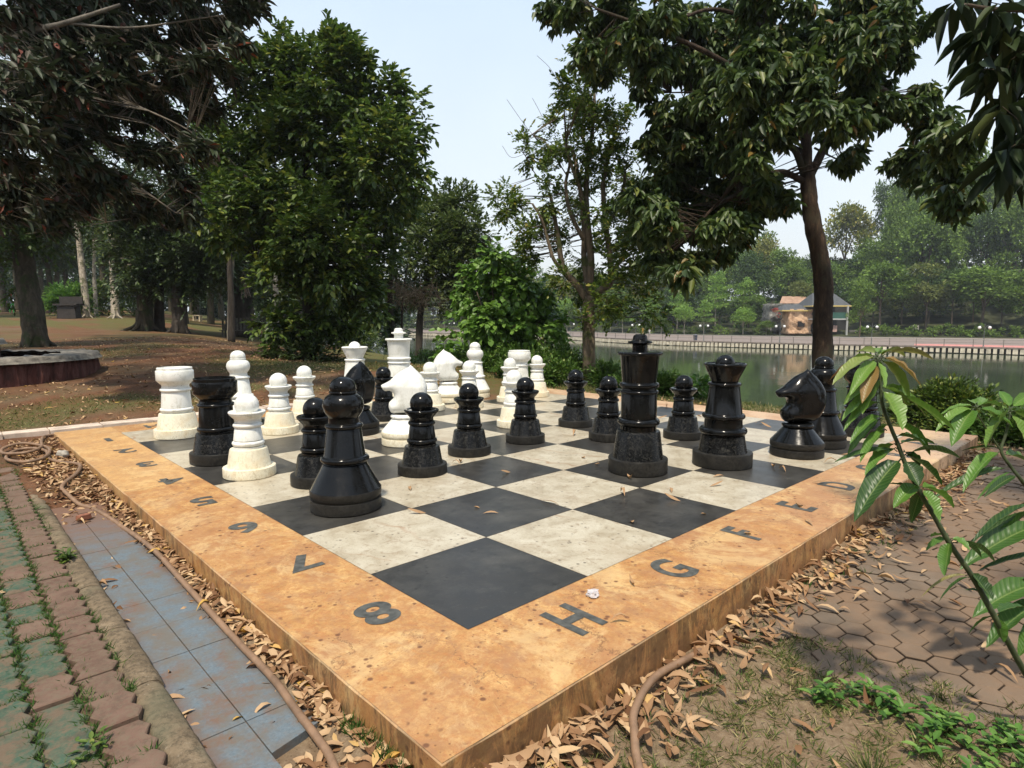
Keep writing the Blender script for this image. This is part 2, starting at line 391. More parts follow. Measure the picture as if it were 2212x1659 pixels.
PR = {
 'pawn': [('base', 2, disc(.212, 0, .085)),
          ('skirt', 1, [(.1, .08), (.178, .083), (.174, .09), (.151, .228), (.146, .238), (.12, .242), (.1, .243)]),
          ('body', 0, [(.08, .235), (.119, .243), (.119, .258)] + rnd(.108, .284, .022) + [(.117, .312), (.104, .41)] + rnd(.098, .437, .019) + [(.101, .46), (.099, .475), (.103, .488), (.118, .503), (.08, .505)]),
          ('collar', 0, [(.08, .50), (.118, .502), (.133, .52), (.144, .531)] + rnd(.138, .545, .011)[1:] + [(.122, .554), (.115, .548), (.06, .545)]),
          ('head', 0, [(.06, .54), (.07, .535)] + ball(.0985, .602, -42))],
 'rook': [('base', 2, disc(.245, 0, .10)),
          ('skirt', 1, [(.1, .095), (.216, .099), (.212, .108), (.186, .262), (.181, .272), (.151, .276), (.1, .277)]),
          ('body', 0, [(.1, .27), (.151, .277), (.151, .29)] + rnd(.15, .314, .022) + [(.156, .34), (.145, .51)] + rnd(.143, .536, .018) + [(.142, .558), (.139, .575), (.1, .576)]),
          ('head', 0, [(.1, .574), (.139, .576), (.141, .59), (.186, .637), (.192, .647), (.193, .748), (.190, .753), (.180, .755), (.180, .781), (.176, .785), (.160, .785), (.158, .765), (0, .763)])],
 'bishop': [('base', 2, disc(.245, 0, .084)),
            ('skirt', 2, [(.1, .08), (.232, .084), (.232, .094), (.242, .098), (.245, .104), (.246, .140), (.243, .148), (.1, .15)]),
            ('body', 0, [(.2, .146), (.241, .149), (.236, .156), (.150, .322), (.1, .33)]),
            ('collar', 0, [(.1, .325), (.149, .328)] + rnd(.146, .356, .022) + [(.141, .385), (.119, .565)] + rnd(.115, .588, .016) + [(.105, .61), (.103, .645), (.09, .648)]),
            ('head', 0, [(.09, .643), (.103, .646), (.112, .66), (.132, .69), (.141, .73), (.135, .765), (.118, .792), (.094, .808), (.088, .812)] + rnd(.087, .822, .008) + [(.089, .834), (.091, .85), (.088, .872), (.076, .897), (.056, .914), (.03, .926), (0, .93)])],
 'queen': [('base', 2, disc(.262, 0, .128)),
           ('skirt', 1, [(.1, .12), (.214, .127), (.211, .135), (.187, .278), (.18, .284), (.1, .286)]),
           ('body', 0, [(.1, .28), (.178, .285)] + rnd(.178, .318, .031) + [(.168, .352), (.164, .415)] + rnd(.164, .45, .024) + [(.161, .478), (.132, .71)] + rnd(.131, .738, .015) + [(.117, .755), (.1, .757)]),
           ('head', 0, [(.1, .755), (.116, .757), (.126, .79), (.176, .895)] + rnd(.176, .914, .010) + [(.172, .926), (.165, .918), (0, .915)]),
           ('finial', 0, ball(.085, .915, -30))],
 'king': [('base', 2, disc(.256, 0, .124)),
          ('skirt', 1, [(.1, .12), (.218, .123), (.215, .131), (.187, .35), (.181, .36), (.154, .364), (.1, .365)]),
          ('body', 0, [(.1, .36), (.154, .365), (.154, .403)] + rnd(.150, .438, .032) + [(.154, .474), (.152, .682)] + rnd(.151, .699, .015) + [(.150, .716), (.150, .735)] + rnd(.150, .758, .021) + [(.147, .782), (.1, .783)]),
          ('head', 0, [(.1, .78), (.147, .783), (.165, 1.005), (.168, 1.012)] + rnd(.178, 1.028, .015) + [(.17, 1.042), (0, 1.044)]),
          ('crown', 0, [(0, 1.04), (.065, 1.042), (.064, 1.10), (.075, 1.108), (.100, 1.112), (.105, 1.120), (.100, 1.130), (.078, 1.134), (.064, 1.14), (.060, 1.168), (.053, 1.182), (.035, 1.19), (0, 1.192)])],
 'knight': [('base', 2, disc(.245, 0, .075)),
            ('skirt', 2, [(.1, .072), (.234, .075), (.234, .086), (.243, .092), (.246, .10), (.246, .135), (.242, .142), (.1, .145)]),
            ('body', 0, [(.2, .141), (.241, .143), (.235, .150), (.136, .268), (.1, .272)]),
            ('collar', 0, [(.1, .268), (.134, .271)] + rnd(.127, .296, .020) + [(.125, .318), (.1, .32)])],
}
def knight_head():
    """horse head silhouette, inflated into a rounded solid; faces -X"""
    sil = [(435, 1035), (408, 1000), (388, 945), (390, 895), (412, 862), (440, 838), (458, 812), (462, 785), (446, 765), (415, 750), (375, 752), (340, 745), (314, 722), (300, 690),
           (300, 668), (316, 650), (350, 632), (400, 604), (448, 562), (490, 524), (550, 478), (610, 450), (655, 430), (680, 400), (690, 394), (712, 410), (752, 448), (800, 492), (846, 545),
           (880, 600), (902, 655), (914, 710), (914, 780), (905, 850), (885, 905), (858, 955), (825, 998), (785, 1032), (700, 1040), (600, 1042), (500, 1040)]
    k = 1 / 1205.
    pts = [((x - 600) * k, (1420 - y) * k) for x, y in sil]
    P = smoothpath(pts + [pts[0]], 3)[:-1]; P = np.array([p[:2] for p in P])
    A, Bv = P, np.roll(P, -1, 0)
    def sd(q):
        d = Bv - A; t = np.clip(((q - A) * d).sum(1) / ((d * d).sum(1) + 1e-12), 0, 1)
        return np.sqrt((((A + d * t[:, None]) - q) ** 2).sum(1)).min()
    def inside(q):
        x, y = q; c = False
        for (x1, y1), (x2, y2) in zip(A, Bv):
            if (y1 > y) != (y2 > y) and x < (x2 - x1) * (y - y1) / (y2 - y1) + x1: c = not c
        return c
    inner = []
    st = .011
    for i, gx in enumerate(np.arange(P[:, 0].min(), P[:, 0].max(), st)):
        for gy in np.arange(P[:, 1].min() + (st / 2 if i % 2 else 0), P[:, 1].max(), st):
            if inside((gx, gy)) and sd(np.array([gx, gy])) > st * .55: inner.append((gx, gy))
    allp = [tuple(p) for p in P] + inner; nb = len(P)
    vo, ed, fa, *_ = geometry.delaunay_2d_cdt([Vector(p) for p in allp], [], [list(range(nb))], 1, 1e-6)
    vo = [np.array(v) for v in vo]
    ear = np.array([(690 - 600) * k, (1420 - 400) * k])
    mane = [np.array([(x - 600) * k, (1420 - y) * k]) for x, y in ((678, 420), (668, 470), (690, 530), (740, 580), (775, 650), (790, 740))]
    def h(q):
        d = sd(q)
        T = .125; Dm = .115
        z = q[1]
        kx = min(1, max(0, (q[0] + .25) / .22)); kx = kx * kx * (3 - 2 * kx); kz = min(1, max(0, (z - .40) / .10))
        T = T * (1 - kz) + kz * (.056 + (.125 - .056) * kx); Dm = Dm * (1 - kz) + kz * (.06 + .055 * kx)
        if z > .62: T *= max(.38, 1 - (z - .62) * 2.6)
        u = min(d / Dm, 1); v = T * math.sqrt(max(0, 1 - (1 - u) ** 2.2))
        for a, b in zip(mane, mane[1:]):
            e_ = b - a; t = np.clip((q - a) @ e_ / (e_ @ e_), 0, 1); dd = np.linalg.norm(a + e_ * t - q)
            v -= .012 * math.exp(-(dd / .016) ** 2) * min(1, d / .03)
        eye = np.array([(560 - 600) * k, (1420 - 560) * k]); v += .0 * math.exp(-(np.linalg.norm(q - eye) / .02) ** 2)
        return max(v, 0)
    hs = [h(q) if sd(q) > 1e-4 else 0 for q in vo]
    V = []; mp = {}; F = []
    for side in (1, -1):
        for i, q in enumerate(vo):
            if side == -1 and hs[i] <= 1e-6: mp[(side, i)] = mp[(1, i)]; continue
            mp[(side, i)] = len(V); V.append((q[0], -hs[i] * side, q[1]))
    for f in fa:
        F.append([mp[(1, i)] for i in f]); F.append([mp[(-1, i)] for i in reversed(f)])
    me = bpy.data.meshes.new('head'); me.from_pydata(V, [], F); me.update()
    bm = bmesh.new(); bm.from_mesh(me)
    bmesh.ops.recalc_face_normals(bm, faces=bm.faces)
    for _ in range(7): bmesh.ops.smooth_vert(bm, verts=bm.verts, factor=.4, use_axis_x=True, use_axis_y=True, use_axis_z=True)
    bm.to_mesh(me); bm.free()
    return me
KH = knight_head()
PM = {}
for kind, parts in PR.items():
    for side, mats in (('w', MW), ('b', MK)):
        L = []
        for nm, mi, prof in parts:
            t = MB(); t.lathe(prof, n=72); me = bpy.data.meshes.new(nm); me.from_pydata(t.v, [], t.f); me.update()
            me.materials.append(mats[mi]); me.shade_smooth(); me.set_sharp_from_angle(angle=.62); L.append((nm, me))
        if kind == 'knight':
            me = KH.copy(); me.materials.append(mats[0]); me.shade_smooth(); L.append(('head', me))
        PM[kind + side] = L
def piece(kind, side, x, y, label, rz=0, sc_=1.0):
    nm = ('white_' if side == 'w' else 'black_') + kind
    col = 'white' if side == 'w' else 'black'
    o = thing(nm, label, 'chess ' + kind, (x * S, y * S, .0015), rz, '%s chess pieces' % col)
    for n_, me in PM[kind + side]:
        c = bpy.data.objects.new(n_, me); COL.objects.link(c); c.parent = o
    return o
for a in (
 ('king', 'b', 3.56, 1.42, 'tall black king, the tallest black piece on the board'),
 ('queen', 'b', 4.50, .93, 'black queen with flared crown and ball, just right of the black king', 1),
 ('bishop', 'b', .60, 2.42, 'large black bishop nearest the camera, on a black square by the numbered border'),
 ('bishop', 'b', 6.42, .57, 'black bishop standing right behind the black knight near the mango sapling', 2),
 ('rook', 'b', .41, 5.10, 'black rook on the left beside the nearest white pawn', 3),
 ('rook', 'b', 7.60, .47, 'black rook mostly hidden behind the leaves of the mango sapling', 1),
 ('pawn', 'b', .80, 3.37, 'black pawn half hidden behind the nearest black bishop', 1),
 ('pawn', 'b', 3.44, 6.36, 'black pawn peeping out behind the muzzle of the white knight', 2),
 ('pawn', 'b', 1.82, 2.99, 'black pawn with a scratched tick on its waist, in front of the white knight', 0),
 ('pawn', 'b', 2.79, 3.37, 'black pawn on a pale square with two dark leaf scraps at its foot', 3),
 ('pawn', 'b', 3.82, 3.43, 'black pawn in front of the white pawn that is out in mid board', 4),
 ('pawn', 'b', 5.25, 3.77, 'black pawn just in front of the trunk of the pruned tree', 5),
 ('pawn', 'b', 4.75, 2.75, 'black pawn partly covered by the left side of the black king', 2.2),
 ('pawn', 'b', 5.59, 2.10, 'black pawn between the black king and the black queen', 1.3),
 ('rook', 'w', .53, 7.12, 'white rook at the far left corner of the board', 0),
 ('rook', 'w', 7.15, 6.98, 'white rook at the back among three white pawns', 2),
 ('bishop', 'w', 1.58, 7.62, 'white bishop rising behind the black rook', 1),
 ('bishop', 'w', 6.38, 7.52, 'white bishop right of the farther white knight', 3),
 ('queen', 'w', 3.60, 7.56, 'white queen with flared crown, behind the black knight', 0),
 ('king', 'w', 4.18, 7.02, 'tall white king, the tallest white piece, behind the nearer white knight', 2),
 ('pawn', 'w', .42, 4.17, 'nearest white pawn, large, in front of the black rook', 0),
 ('pawn', 'w', 1.70, 6.40, 'white pawn between the nearest white pawn and a half hidden black pawn', 3),
 ('pawn', 'w', 2.60, 7.48, 'small white pawn at the back, left of the white queen', 5),
 ('pawn', 'w', 4.62, 6.70, 'white pawn just in front of the chest of the farther white knight', 1),
 ('pawn', 'w', 5.36, 6.48, 'white pawn just in front of the farther white bishop', 2),
 ('pawn', 'w', 6.46, 6.54, 'white pawn overlapping the left edge of the back white rook', 4),
 ('pawn', 'w', 4.53, 4.40, 'white pawn out in mid board, partly behind a black pawn', 0.7),
 ('pawn', 'w', 7.46, 6.76, 'rightmost white pawn, standing clear by the low bushes', 2.5)):
    piece(a[0], a[1], a[2], a[3], a[4], a[5] if len(a) > 5 else 0)
VR = math.atan2(RGT[1], RGT[0])       # heading of the picture's right
piece('knight', 'b', 5.62, .55, 'black knight facing left beside the black queen, ahead of a black bishop', VR + .12)
piece('knight', 'b', 2.50, 5.56, 'black knight seen half turned, behind the nearest black bishop', VR + 1.15)
piece('knight', 'w', 2.57, 4.45, 'nearer white knight with cracked paint, facing left in front of the white king', VR + .05)
piece('knight', 'w', 5.58, 7.40, 'farther white knight facing right towards the lake', VR + PI + .35)
# ------------------------------------------------------------------ terrain
WZ = -3.2
CREST = np.array([(8.1, -60), (8.1, -6), (8.1, 2.2), (8.9, 5.2), (9.9, 8.3), (11.2, 14), (12.6, 20), (14, 30), (17, 45), (22, 70), (34, 110), (60, 180), (120, 320), (300, 700)], float)
def sdist(P, L):
    """signed distance to polyline, + on its right hand side"""
    P = np.atleast_2d(P); best = np.full(len(P), 1e9); sg = np.ones(len(P))
    for a, b in zip(L, L[1:]):
        d = b - a; t = np.clip(((P - a) @ d) / (d @ d), 0, 1); q = P - (a + t[:, None] * d)
        r = np.hypot(q[:, 0], q[:, 1]); s_ = np.sign(d[1] * (P[:, 0] - a[0]) - d[0] * (P[:, 1] - a[1]))
        m = r < best; best[m] = r[m]; sg[m] = s_[m]
    return best * sg
def sm(x, a, b):
    t = np.clip((x - a) / (b - a), 0, 1); return t * t * (3 - 2 * t)
_r = np.random.RandomState(3); _T = _r.rand(64, 64)
def vn(x, y, f):
    """value noise"""
    x = x * f + 100; y = y * f + 100; xi = np.floor(x).astype(int); yi = np.floor(y).astype(int); u = x - xi; v = y - yi
    u = u * u * (3 - 2 * u); v = v * v * (3 - 2 * v); g_ = lambda i, j: _T[i % 64, j % 64]
    return (g_(xi, yi) * (1 - u) + g_(xi + 1, yi) * u) * (1 - v) + (g_(xi, yi + 1) * (1 - u) + g_(xi + 1, yi + 1) * u) * v
def H(x, y):
    x = np.atleast_1d(np.asarray(x, float)); y = np.atleast_1d(np.asarray(y, float))
    t = (x - CAM[0]) * FWD[0] + (y - CAM[1]) * FWD[1]
    base = -.178 + .062 * sm(y - x, -1.2, .4) + .055 * sm(y, .5, 6.6) * sm(y - x, -1, 1) + .075 * sm(x, 2, 7) * sm(-y, .2, -.6 + .0)
    base = base + .05 * sm(x, 3, 8) * sm(y, -2, 0)
    chan = sm(-x, .62, .70) * sm(-y, -4.1, -3.7)
    base = base * (1 - chan) + -.157 * chan
    far = np.interp(t, [0, 8, 10.5, 13, 16, 19, 30, 40, 52, 70, 120, 600], [-.03, -.03, .17, .3, .43, .55, .82, 1.25, 1.7, 2.4, 3.0, 3.0])
    k = sm(y, 6.6, 9.0) * sm(t, 7, 9.5)
    z = base * (1 - k) + far * k
    D = sdist(np.stack([x, y], 1), CREST)
    z = z - .9 * sm(D, -9, 0) * sm(t, 12, 20) * k
    z = z * 1.0 - sm(D, -.3, 4.5) * (z + 4.6)
    z = z + (vn(x, y, .9) - .5) * .05 * sm(y, 7.2, 9) + (vn(x, y, 3.1) - .5) * .02
    return z
def h1(x, y): return float(H(x, y)[0])
def ground_at(xd, t):
    """ground point below survey column xd at depth t"""
    p = W(xd, 829.5, t); z = 0
    for _ in range(6):
        z = h1(p[0], p[1]); yd = 829.5
        d = FWD + RGT * ((xd - 1106) / FP)
        # solve height along the picture column
        v = (z - CAM[2] - t * (FWD[2] + RGT[2] * (xd - 1106) / FP)) / (UPV[2] * t)
        p = CAM + t * (d + UPV * v)
    return np.array([p[0], p[1], z])
def grassmask(x, y):
    t = (x - CAM[0]) * FWD[0] + (y - CAM[1]) * FWD[1]
    n = vn(x, y, .55) * .6 + vn(x, y, 1.7) * .4
    m = .42 * sm(t, 8, 11) * sm(n, .42, .62)
    m = np.maximum(m, sm(n, .38, .55) * sm(t, 25, 34) * .9)
    D = sdist(np.stack([x, y], 1), CREST)
    m = np.maximum(m, sm(D, -5.5, -2.0) * sm(n, .2, .5) * sm(y, -2, 0))
    m = np.maximum(m, sm(x, 2.0, 4.0) * sm(y, 7.1, 7.6) * sm(-y, -17, -12) * .8 * sm(n, .25, .5))
    m = np.maximum(m, sm(y, 7.6, 8.2) * sm(-y, -10.4, -9.0) * sm(n, .42, .58) * .6)
    # right front
    m = np.maximum(m, .95 * sm(-y, .75, 1.1) * sm(-(x - .10 * y), -1.35, -1.0) * sm(n, .25, .6))
    return np.clip(m, 0, 1)
gx = np.unique(np.concatenate([np.arange(-5, 13, .16), np.arange(-1.04, -.5, .04), -5 - np.geomspace(.2, 900, 46), 13 + np.geomspace(.2, 900, 50)]))
gy = np.unique(np.concatenate([np.arange(-4.5, 16, .16), -4.5 - np.geomspace(.2, 900, 40), 16 + np.geomspace(.3, 1200, 60)]))
X, Y = np.meshgrid(gx, gy, indexing='ij'); nx, ny = X.shape
Z = H(X.ravel(), Y.ravel())
I = np.arange(nx * ny).reshape(nx, ny)
F = np.stack([I[:-1, :-1], I[1:, :-1], I[1:, 1:], I[:-1, 1:]], -1).reshape(-1, 4)
me = fast('ground', np.stack([X.ravel(), Y.ravel(), Z], 1), F)
at = me.attributes.new('grass', 'FLOAT', 'POINT'); at.data.foreach_set('value', grassmask(X.ravel(), Y.ravel()).astype(np.float32))
xx, yy = X.ravel(), Y.ravel()
red = np.clip(sm(yy, 2, 7.5) + sm(-xx, .2, .8) * sm(yy, 1.5, 3), 0, 1)
at = me.attributes.new('red', 'FLOAT', 'POINT'); at.data.foreach_set('value', red.astype(np.float32))
m = MT('soil'); P = m.pos(); n = m.noise(P, 3, 8, .7); f = m.noise(P, 28, 8, .8); a = m.n('ShaderNodeAttribute', attribute_name='grass').outputs['Fac']
ar = m.n('ShaderNodeAttribute', attribute_name='red').outputs['Fac']
soil = m.ramp(f, [(.3, (.13, .090, .055)), (.5, (.235, .17, .108)), (.72, (.35, .27, .18))]); soil = m.mix(m.ramp(m.noise(P, 5, 6, .7), [(.45, 0), (.7, .6)]), soil, (.20, .125, .075))
redc = m.ramp(m.noise(P, 1.2, 7, .7), [(.3, (.09, .042, .022)), (.5, (.165, .070, .034)), (.7, (.24, .12, .065))])
redc = m.mix(m.ramp(f, [(.4, 0), (.6, .8)]), redc, (.085, .052, .032)); redc = m.mix(m.ramp(m.noise(P, .45, 5, .7), [(.46, 0), (.62, .7)]), redc, (.13, .10, .06))
c = m.mix(ar, soil, redc)
c = m.mix(m.ramp(m.noise(P, 55, 5, .8), [(.58, 0), (.68, .6)]), c, (.34, .27, .19)); c = m.mix(m.ramp(m.voro(P, 60), [(.10, .8), (.2, 0)]), c, (.09, .06, .04))
gc = m.ramp(f, [(.3, (.045, .06, .018)), (.6, (.10, .115, .035)), (.8, (.17, .15, .06))])
gm = m.math('MULTIPLY', a, m.ramp(m.noise(P, 7, 6, .75), [(.34, .15), (.55, 1)]))
c = m.mix(gm, c, gc)
m.set(c, .95, .1); m.bump(m.math('ADD', n, m.math('MULTIPLY', f, .6)), .8, .03)
link('ground', me, m.m, smooth=True)['kind'] = 'structure'

# water
m = MT('lake_water'); P = m.pos()
m.set((.040, .055, .030), .035, .5); m.b.inputs['IOR'].default_value = 1.33
w1 = m.noise(m.scale(P, (.35, .35, .35)), 1.6, 3, .55, .3); w2 = m.noise(P, 2.2, 4, .6)
m.bump(m.math('ADD', w1, m.math('MULTIPLY', w2, .35)), .22, .05)
me = bpy.data.meshes.new('lake_water'); me.from_pydata([(5, -300, WZ), (700, -300, WZ), (700, 900, WZ), (5, 900, WZ)], [], [(0, 1, 2, 3)])
link('lake_water', me, m.m)['kind'] = 'structure'

# ------------------------------------------------------------------ right side: hexagon paving
m = MT('hex_pavers'); P = m.pos(); r = m.isl(); n = m.noise(P, 4, 6, .65); f = m.noise(P, 45, 6, .8)
c = m.ramp(n, [(.3, (.105, .078, .056)), (.6, (.17, .13, .096)), (.8, (.23, .18, .138))])
c = m.mix(.35, c, m.ramp(r, [(0, (.12, .096, .072)), (1, (.19, .142, .10))]))
c = m.mix(m.ramp(m.noise(P, 1.3, 6, .7), [(.40, 0), (.60, .85)]), c, (.205, .13, .08))
c = m.mix(m.ramp(f, [(.6, 0), (.72, .5)]), c, (.26, .21, .16))
m.set(c, .9, .2); m.bump(f, .5, .006); m_hex = m.m
m_sand = plain('joint_sand', (.115, .078, .05), .95, .3, 40, .1)
def in_hexarea(x, y):
    e = 1.02 + .10 * math.sin(y * 5) + .06 * math.sin(y * 13 + 1) + (.14 if y > -1.0 else 0) + max(0, (-y - 1.5)) * -.1
    return x > e and y < -.66 and x < 7.6 and y > -5
mb = MB(); R = .0755; dx = R * math.sqrt(3); row = 0; yv = -5.0; ang = .35
ca, sa = math.cos(ang), math.sin(ang)
for i in range(-10, 90):
    for j in range(-60, 60):
        u = i * dx + (j % 2) * dx / 2; v = j * R * 1.5
        x = 1 + u * ca - v * sa; y = -1 + u * sa + v * ca
        if not in_hexarea(x, y) or y < -4.6: continue
        zt = h1(x, y) + .012 + RS.normal() * .0022
        s_ = .955; tilt = RS.normal() * .006
        poly = [(x + R * s_ * math.cos(ang + PI / 6 + k * PI / 3), y + R * s_ * math.sin(ang + PI / 6 + k * PI / 3)) for k in range(6)]
        mb.prism(poly, zt - .05, zt, 0, .005)
        mb.add([(x + R * 1.01 * math.cos(ang + PI / 6 + k * PI / 3), y + R * 1.01 * math.sin(ang + PI / 6 + k * PI / 3), zt - .0055) for k in range(6)], [tuple(range(6))], 1)
pv = mb.build('hexagon_paving', [m_hex, plain('dark_joint', (.045, .031, .021), .95, .3, 30, .1)]); pv['kind'] = 'structure'

# ------------------------------------------------------------------ left side: brick pavement, kerb, blue tiles
m = MT('brick_pavers'); P = m.pos(); r = m.isl(); f = m.noise(P, 40, 7, .8); n = m.noise(P, 5, 6, .7)
redb = m.ramp(n, [(.3, (.11, .062, .044)), (.7, (.21, .13, .095))]); grn = m.ramp(n, [(.3, (.035, .075, .05)), (.7, (.065, .12, .08))])
grn = m.mix(m.ramp(m.noise(P, 9, 5, .7), [(.48, 0), (.56, .9)]), grn, (.15, .10, .065))
sx = m.n('ShaderNodeSeparateXYZ'); m.l(P, sx.inputs[0])
edge = m.ramp(sx.outputs[0], [(0, 0), (1, 1)])
isg = m.n('ShaderNodeAttribute', attribute_name='green').outputs['Fac']
c = m.mix(isg, redb, grn); c = m.mix(m.ramp(f, [(.45, 0), (.62, .75)]), c, (.15, .12, .08)); c = m.mix(m.ramp(m.noise(P, 14, 6, .8), [(.5, 0), (.65, .6)]), c, (.09, .065, .045))
c = m.mix(m.ramp(m.noise(P, 2.2, 5), [(.5, 0), (.7, .5)]), c, (.14, .10, .07))
m.set(c, .88, .25); m.bump(f, .7, .008); m_br = m.m
mb = MB(); green = []
BW, BL = .128, .205
zig = lambda t: .011 * (1 - abs(((t * 2) % 2) - 1) * 2)
for ci in range(26):
    gap = .035 if ci % 2 == 1 else .012
    xr = -1.145 - ci * (BW + .020)
    for rj in range(-12, 62):
        y = rj * (BL + .006) + (BL / 2 if ci % 2 else 0) + RS.normal() * .002
        if xr < -4.6 or y > 9.5: continue
        xe = xr - .015 * y if False else xr + (.012 * y if ci < 40 else 0)
        if ci == 0 and RS.rand() < .02: continue
        z = -.068 + RS.normal() * .004
        rt = []; lf = []
        for q in range(9):
            t = q / 8; zz = .013 * (1 - abs(((t * 4) % 2) - 1) * 2)
            rt.append((xe + zz + RS.normal() * .0012, y + t * BL)); lf.append((xe - BW + zz, y + t * BL))
        poly = rt + lf[::-1]; k0 = len(mb.v)
        mb.prism(poly, z - .05, z, 0, .006)
        g_ = 0.0 if ci == 0 else (1.0 if (RS.rand() < (.85 if ci in (2, 1) else .5)) else 0.0)
        if y > 4.5: g_ *= float(RS.rand() < .35)
        green += [g_] * (len(mb.v) - k0)
o = mb.build('brick_pavement', m_br); o['kind'] = 'structure'
at = o.data.attributes.new('green', 'FLOAT', 'POINT'); at.data.foreach_set('value', np.array(green, np.float32))
# bed under the bricks
mb = MB(); mb.box((-2.95, 3.3, -.135), (3.64, 13.0, .09)); o = mb.build('paving_bed', m_sand); o['kind'] = 'structure'
# kerb, each stone a part
m = MT('kerb_stone'); P = m.pos(); f = m.noise(P, 30, 8, .8); n = m.noise(P, 6, 6, .7)
c = m.ramp(n, [(.3, (.11, .082, .052)), (.6, (.24, .18, .115)), (.8, (.33, .27, .19))]); c = m.mix(m.ramp(f, [(.46, 0), (.6, .8)]), c, (.075, .058, .038)); c = m.mix(m.ramp(m.noise(P, 90, 5, .8), [(.58, 0), (.66, .6)]), c, (.36, .31, .24))
c = m.mix(m.ramp(m.noise(P, 3, 4), [(.5, 0), (.64, .6)]), c, (.11, .11, .07))
m.set(c, .92, .2); m.bump(f, .8, .012); m_kerb = m.m
kerb = thing('kerb', 'worn concrete kerb of rounded stones between the bricks and the blue tiles', 'kerb')
ks = [-.6, -.02, .66, 1.24, 1.86, 2.5, 3.1, 3.75, 4.4, 5.05, 5.7, 6.4]
for a, b in zip(ks, ks[1:]):
    mb = MB(); n_ = 12; prof = [(-.062, -.2), (-.060, -.098), (-.045, -.078), (-.015, -.07), (.018, -.071), (.045, -.08), (.060, -.10), (.064, -.2)]
    vs = []; y0, y1 = a + .006, b - .006
    for i in range(n_ + 1):
        t = i / n_; y = y0 + (y1 - y0) * t; xo = -1.082 + .013 * (y / 2) + (.004 if int(a * 3) % 2 else -.003)
        e_ = 0 if 0 < i < n_ else -.006
        for px, pz in prof: vs.append((xo + px * (1 + e_ * 4) + RS.normal() * .0014, y, pz + e_ + RS.normal() * .0015 - .012 * sm(y, 2.4, 3.2)))
    k = len(prof); fs = []
    for i in range(n_):
        for j in range(k - 1): fs.append((i * k + j, i * k + j + 1, (i + 1) * k + j + 1, (i + 1) * k + j))
    fs += [tuple(range(k)), tuple(range(n_ * k + k - 1, n_ * k - 1, -1))]
    mb.add(vs, [f_[::-1] for f_ in fs]); mb.build('kerb_stone', m_kerb, kerb, smooth=True, sharp=.9)
# blue tiles
m = MT('blue_tiles'); P = m.pos(); f = m.noise(P, 70, 5, .8); n = m.noise(P, 7, 6, .7)
c = m.ramp(f, [(.3, (.090, .118, .138)), (.7, (.16, .195, .218))]); c = m.mix(m.ramp(n, [(.40, 0), (.60, .85)]), c, (.14, .12, .095))
c = m.mix(m.ramp(m.noise(P, 3.4, 8, .8), [(.52, 0), (.66, .85)]), c, (.17, .085, .05))
c = m.mix(m.ramp(m.noise(P, 22, 6, .8), [(.56, 0), (.68, .6)]), c, (.14, .09, .06))
sx = m.n('ShaderNodeSeparateXYZ'); m.l(P, sx.inputs[0])
ed = m.math('ADD', m.ramp(m.math('SUBTRACT', m.math('MULTIPLY', sx.outputs[0], -1), .62), [(.0, .9), (.11, 0)]), m.ramp(m.math('ADD', sx.outputs[0], 1.04), [(.0, .9), (.08, 0)]))
c = m.mix(m.math('MULTIPLY', ed, m.ramp(m.noise(P, 6, 5), [(.35, 0), (.6, 1)])), c, (.15, .08, .05))
c = m.mix(m.ramp(m.math('MULTIPLY', sx.outputs[1], .25), [(.62, 0), (.9, .9)]), c, (.17, .09, .055))
m.set(c, .55, .35); m.bump(f, .3, .003); m_bt = m.m
mb = MB()
for i, (x0, x1) in enumerate(((-1.015, -.857), (-.853, -.665))):
    for j in range(-2 if i == 0 else 0, 12):
        y0, y1 = -.098 + j * .334, -.098 + (j + 1) * .334 - .004
        if j == 0: y0 = -.098 if i == 0 else .005
        mb.prism([(x0, y0), (x1, y0 + (.045 if i and not j else 0)), (x1, y1), (x0, y1)], -.18, -.130 + RS.normal() * .0008, 0, .0015)
o = mb.build('tile_strip', [m_bt]); o['kind'] = 'structure'
mb = MB(); mb.box((-.84, 2.0, -.168), (.35, 3.86, .06)); o = mb.build('tile_bed', plain('tile_joint', (.15, .075, .04), .95, .2, 20, .1)); o['kind'] = 'structure'
# white stone strip behind the platform
mb = MB()
xs = -3.2
while xs < 3.6:
    L = .42 + RS.rand() * .2; w = .12 + RS.rand() * .012
    mb.prism([(xs, 7.22 + RS.normal() * .008), (xs + L - .01, 7.22 + RS.normal() * .008), (xs + L - .01, 7.22 + w * 2 + RS.normal() * .01), (xs, 7.22 + w * 2 + RS.normal() * .01)], -.1, .0 + RS.normal() * .004, 0, .006); xs += L
o = mb.build('stone_strip', plain('pale_marble', (.62, .50, .40), .6, .2, 6)); tag(o, 'row of pale pinkish stone slabs along the far edge of the chess platform', 'stone edging')
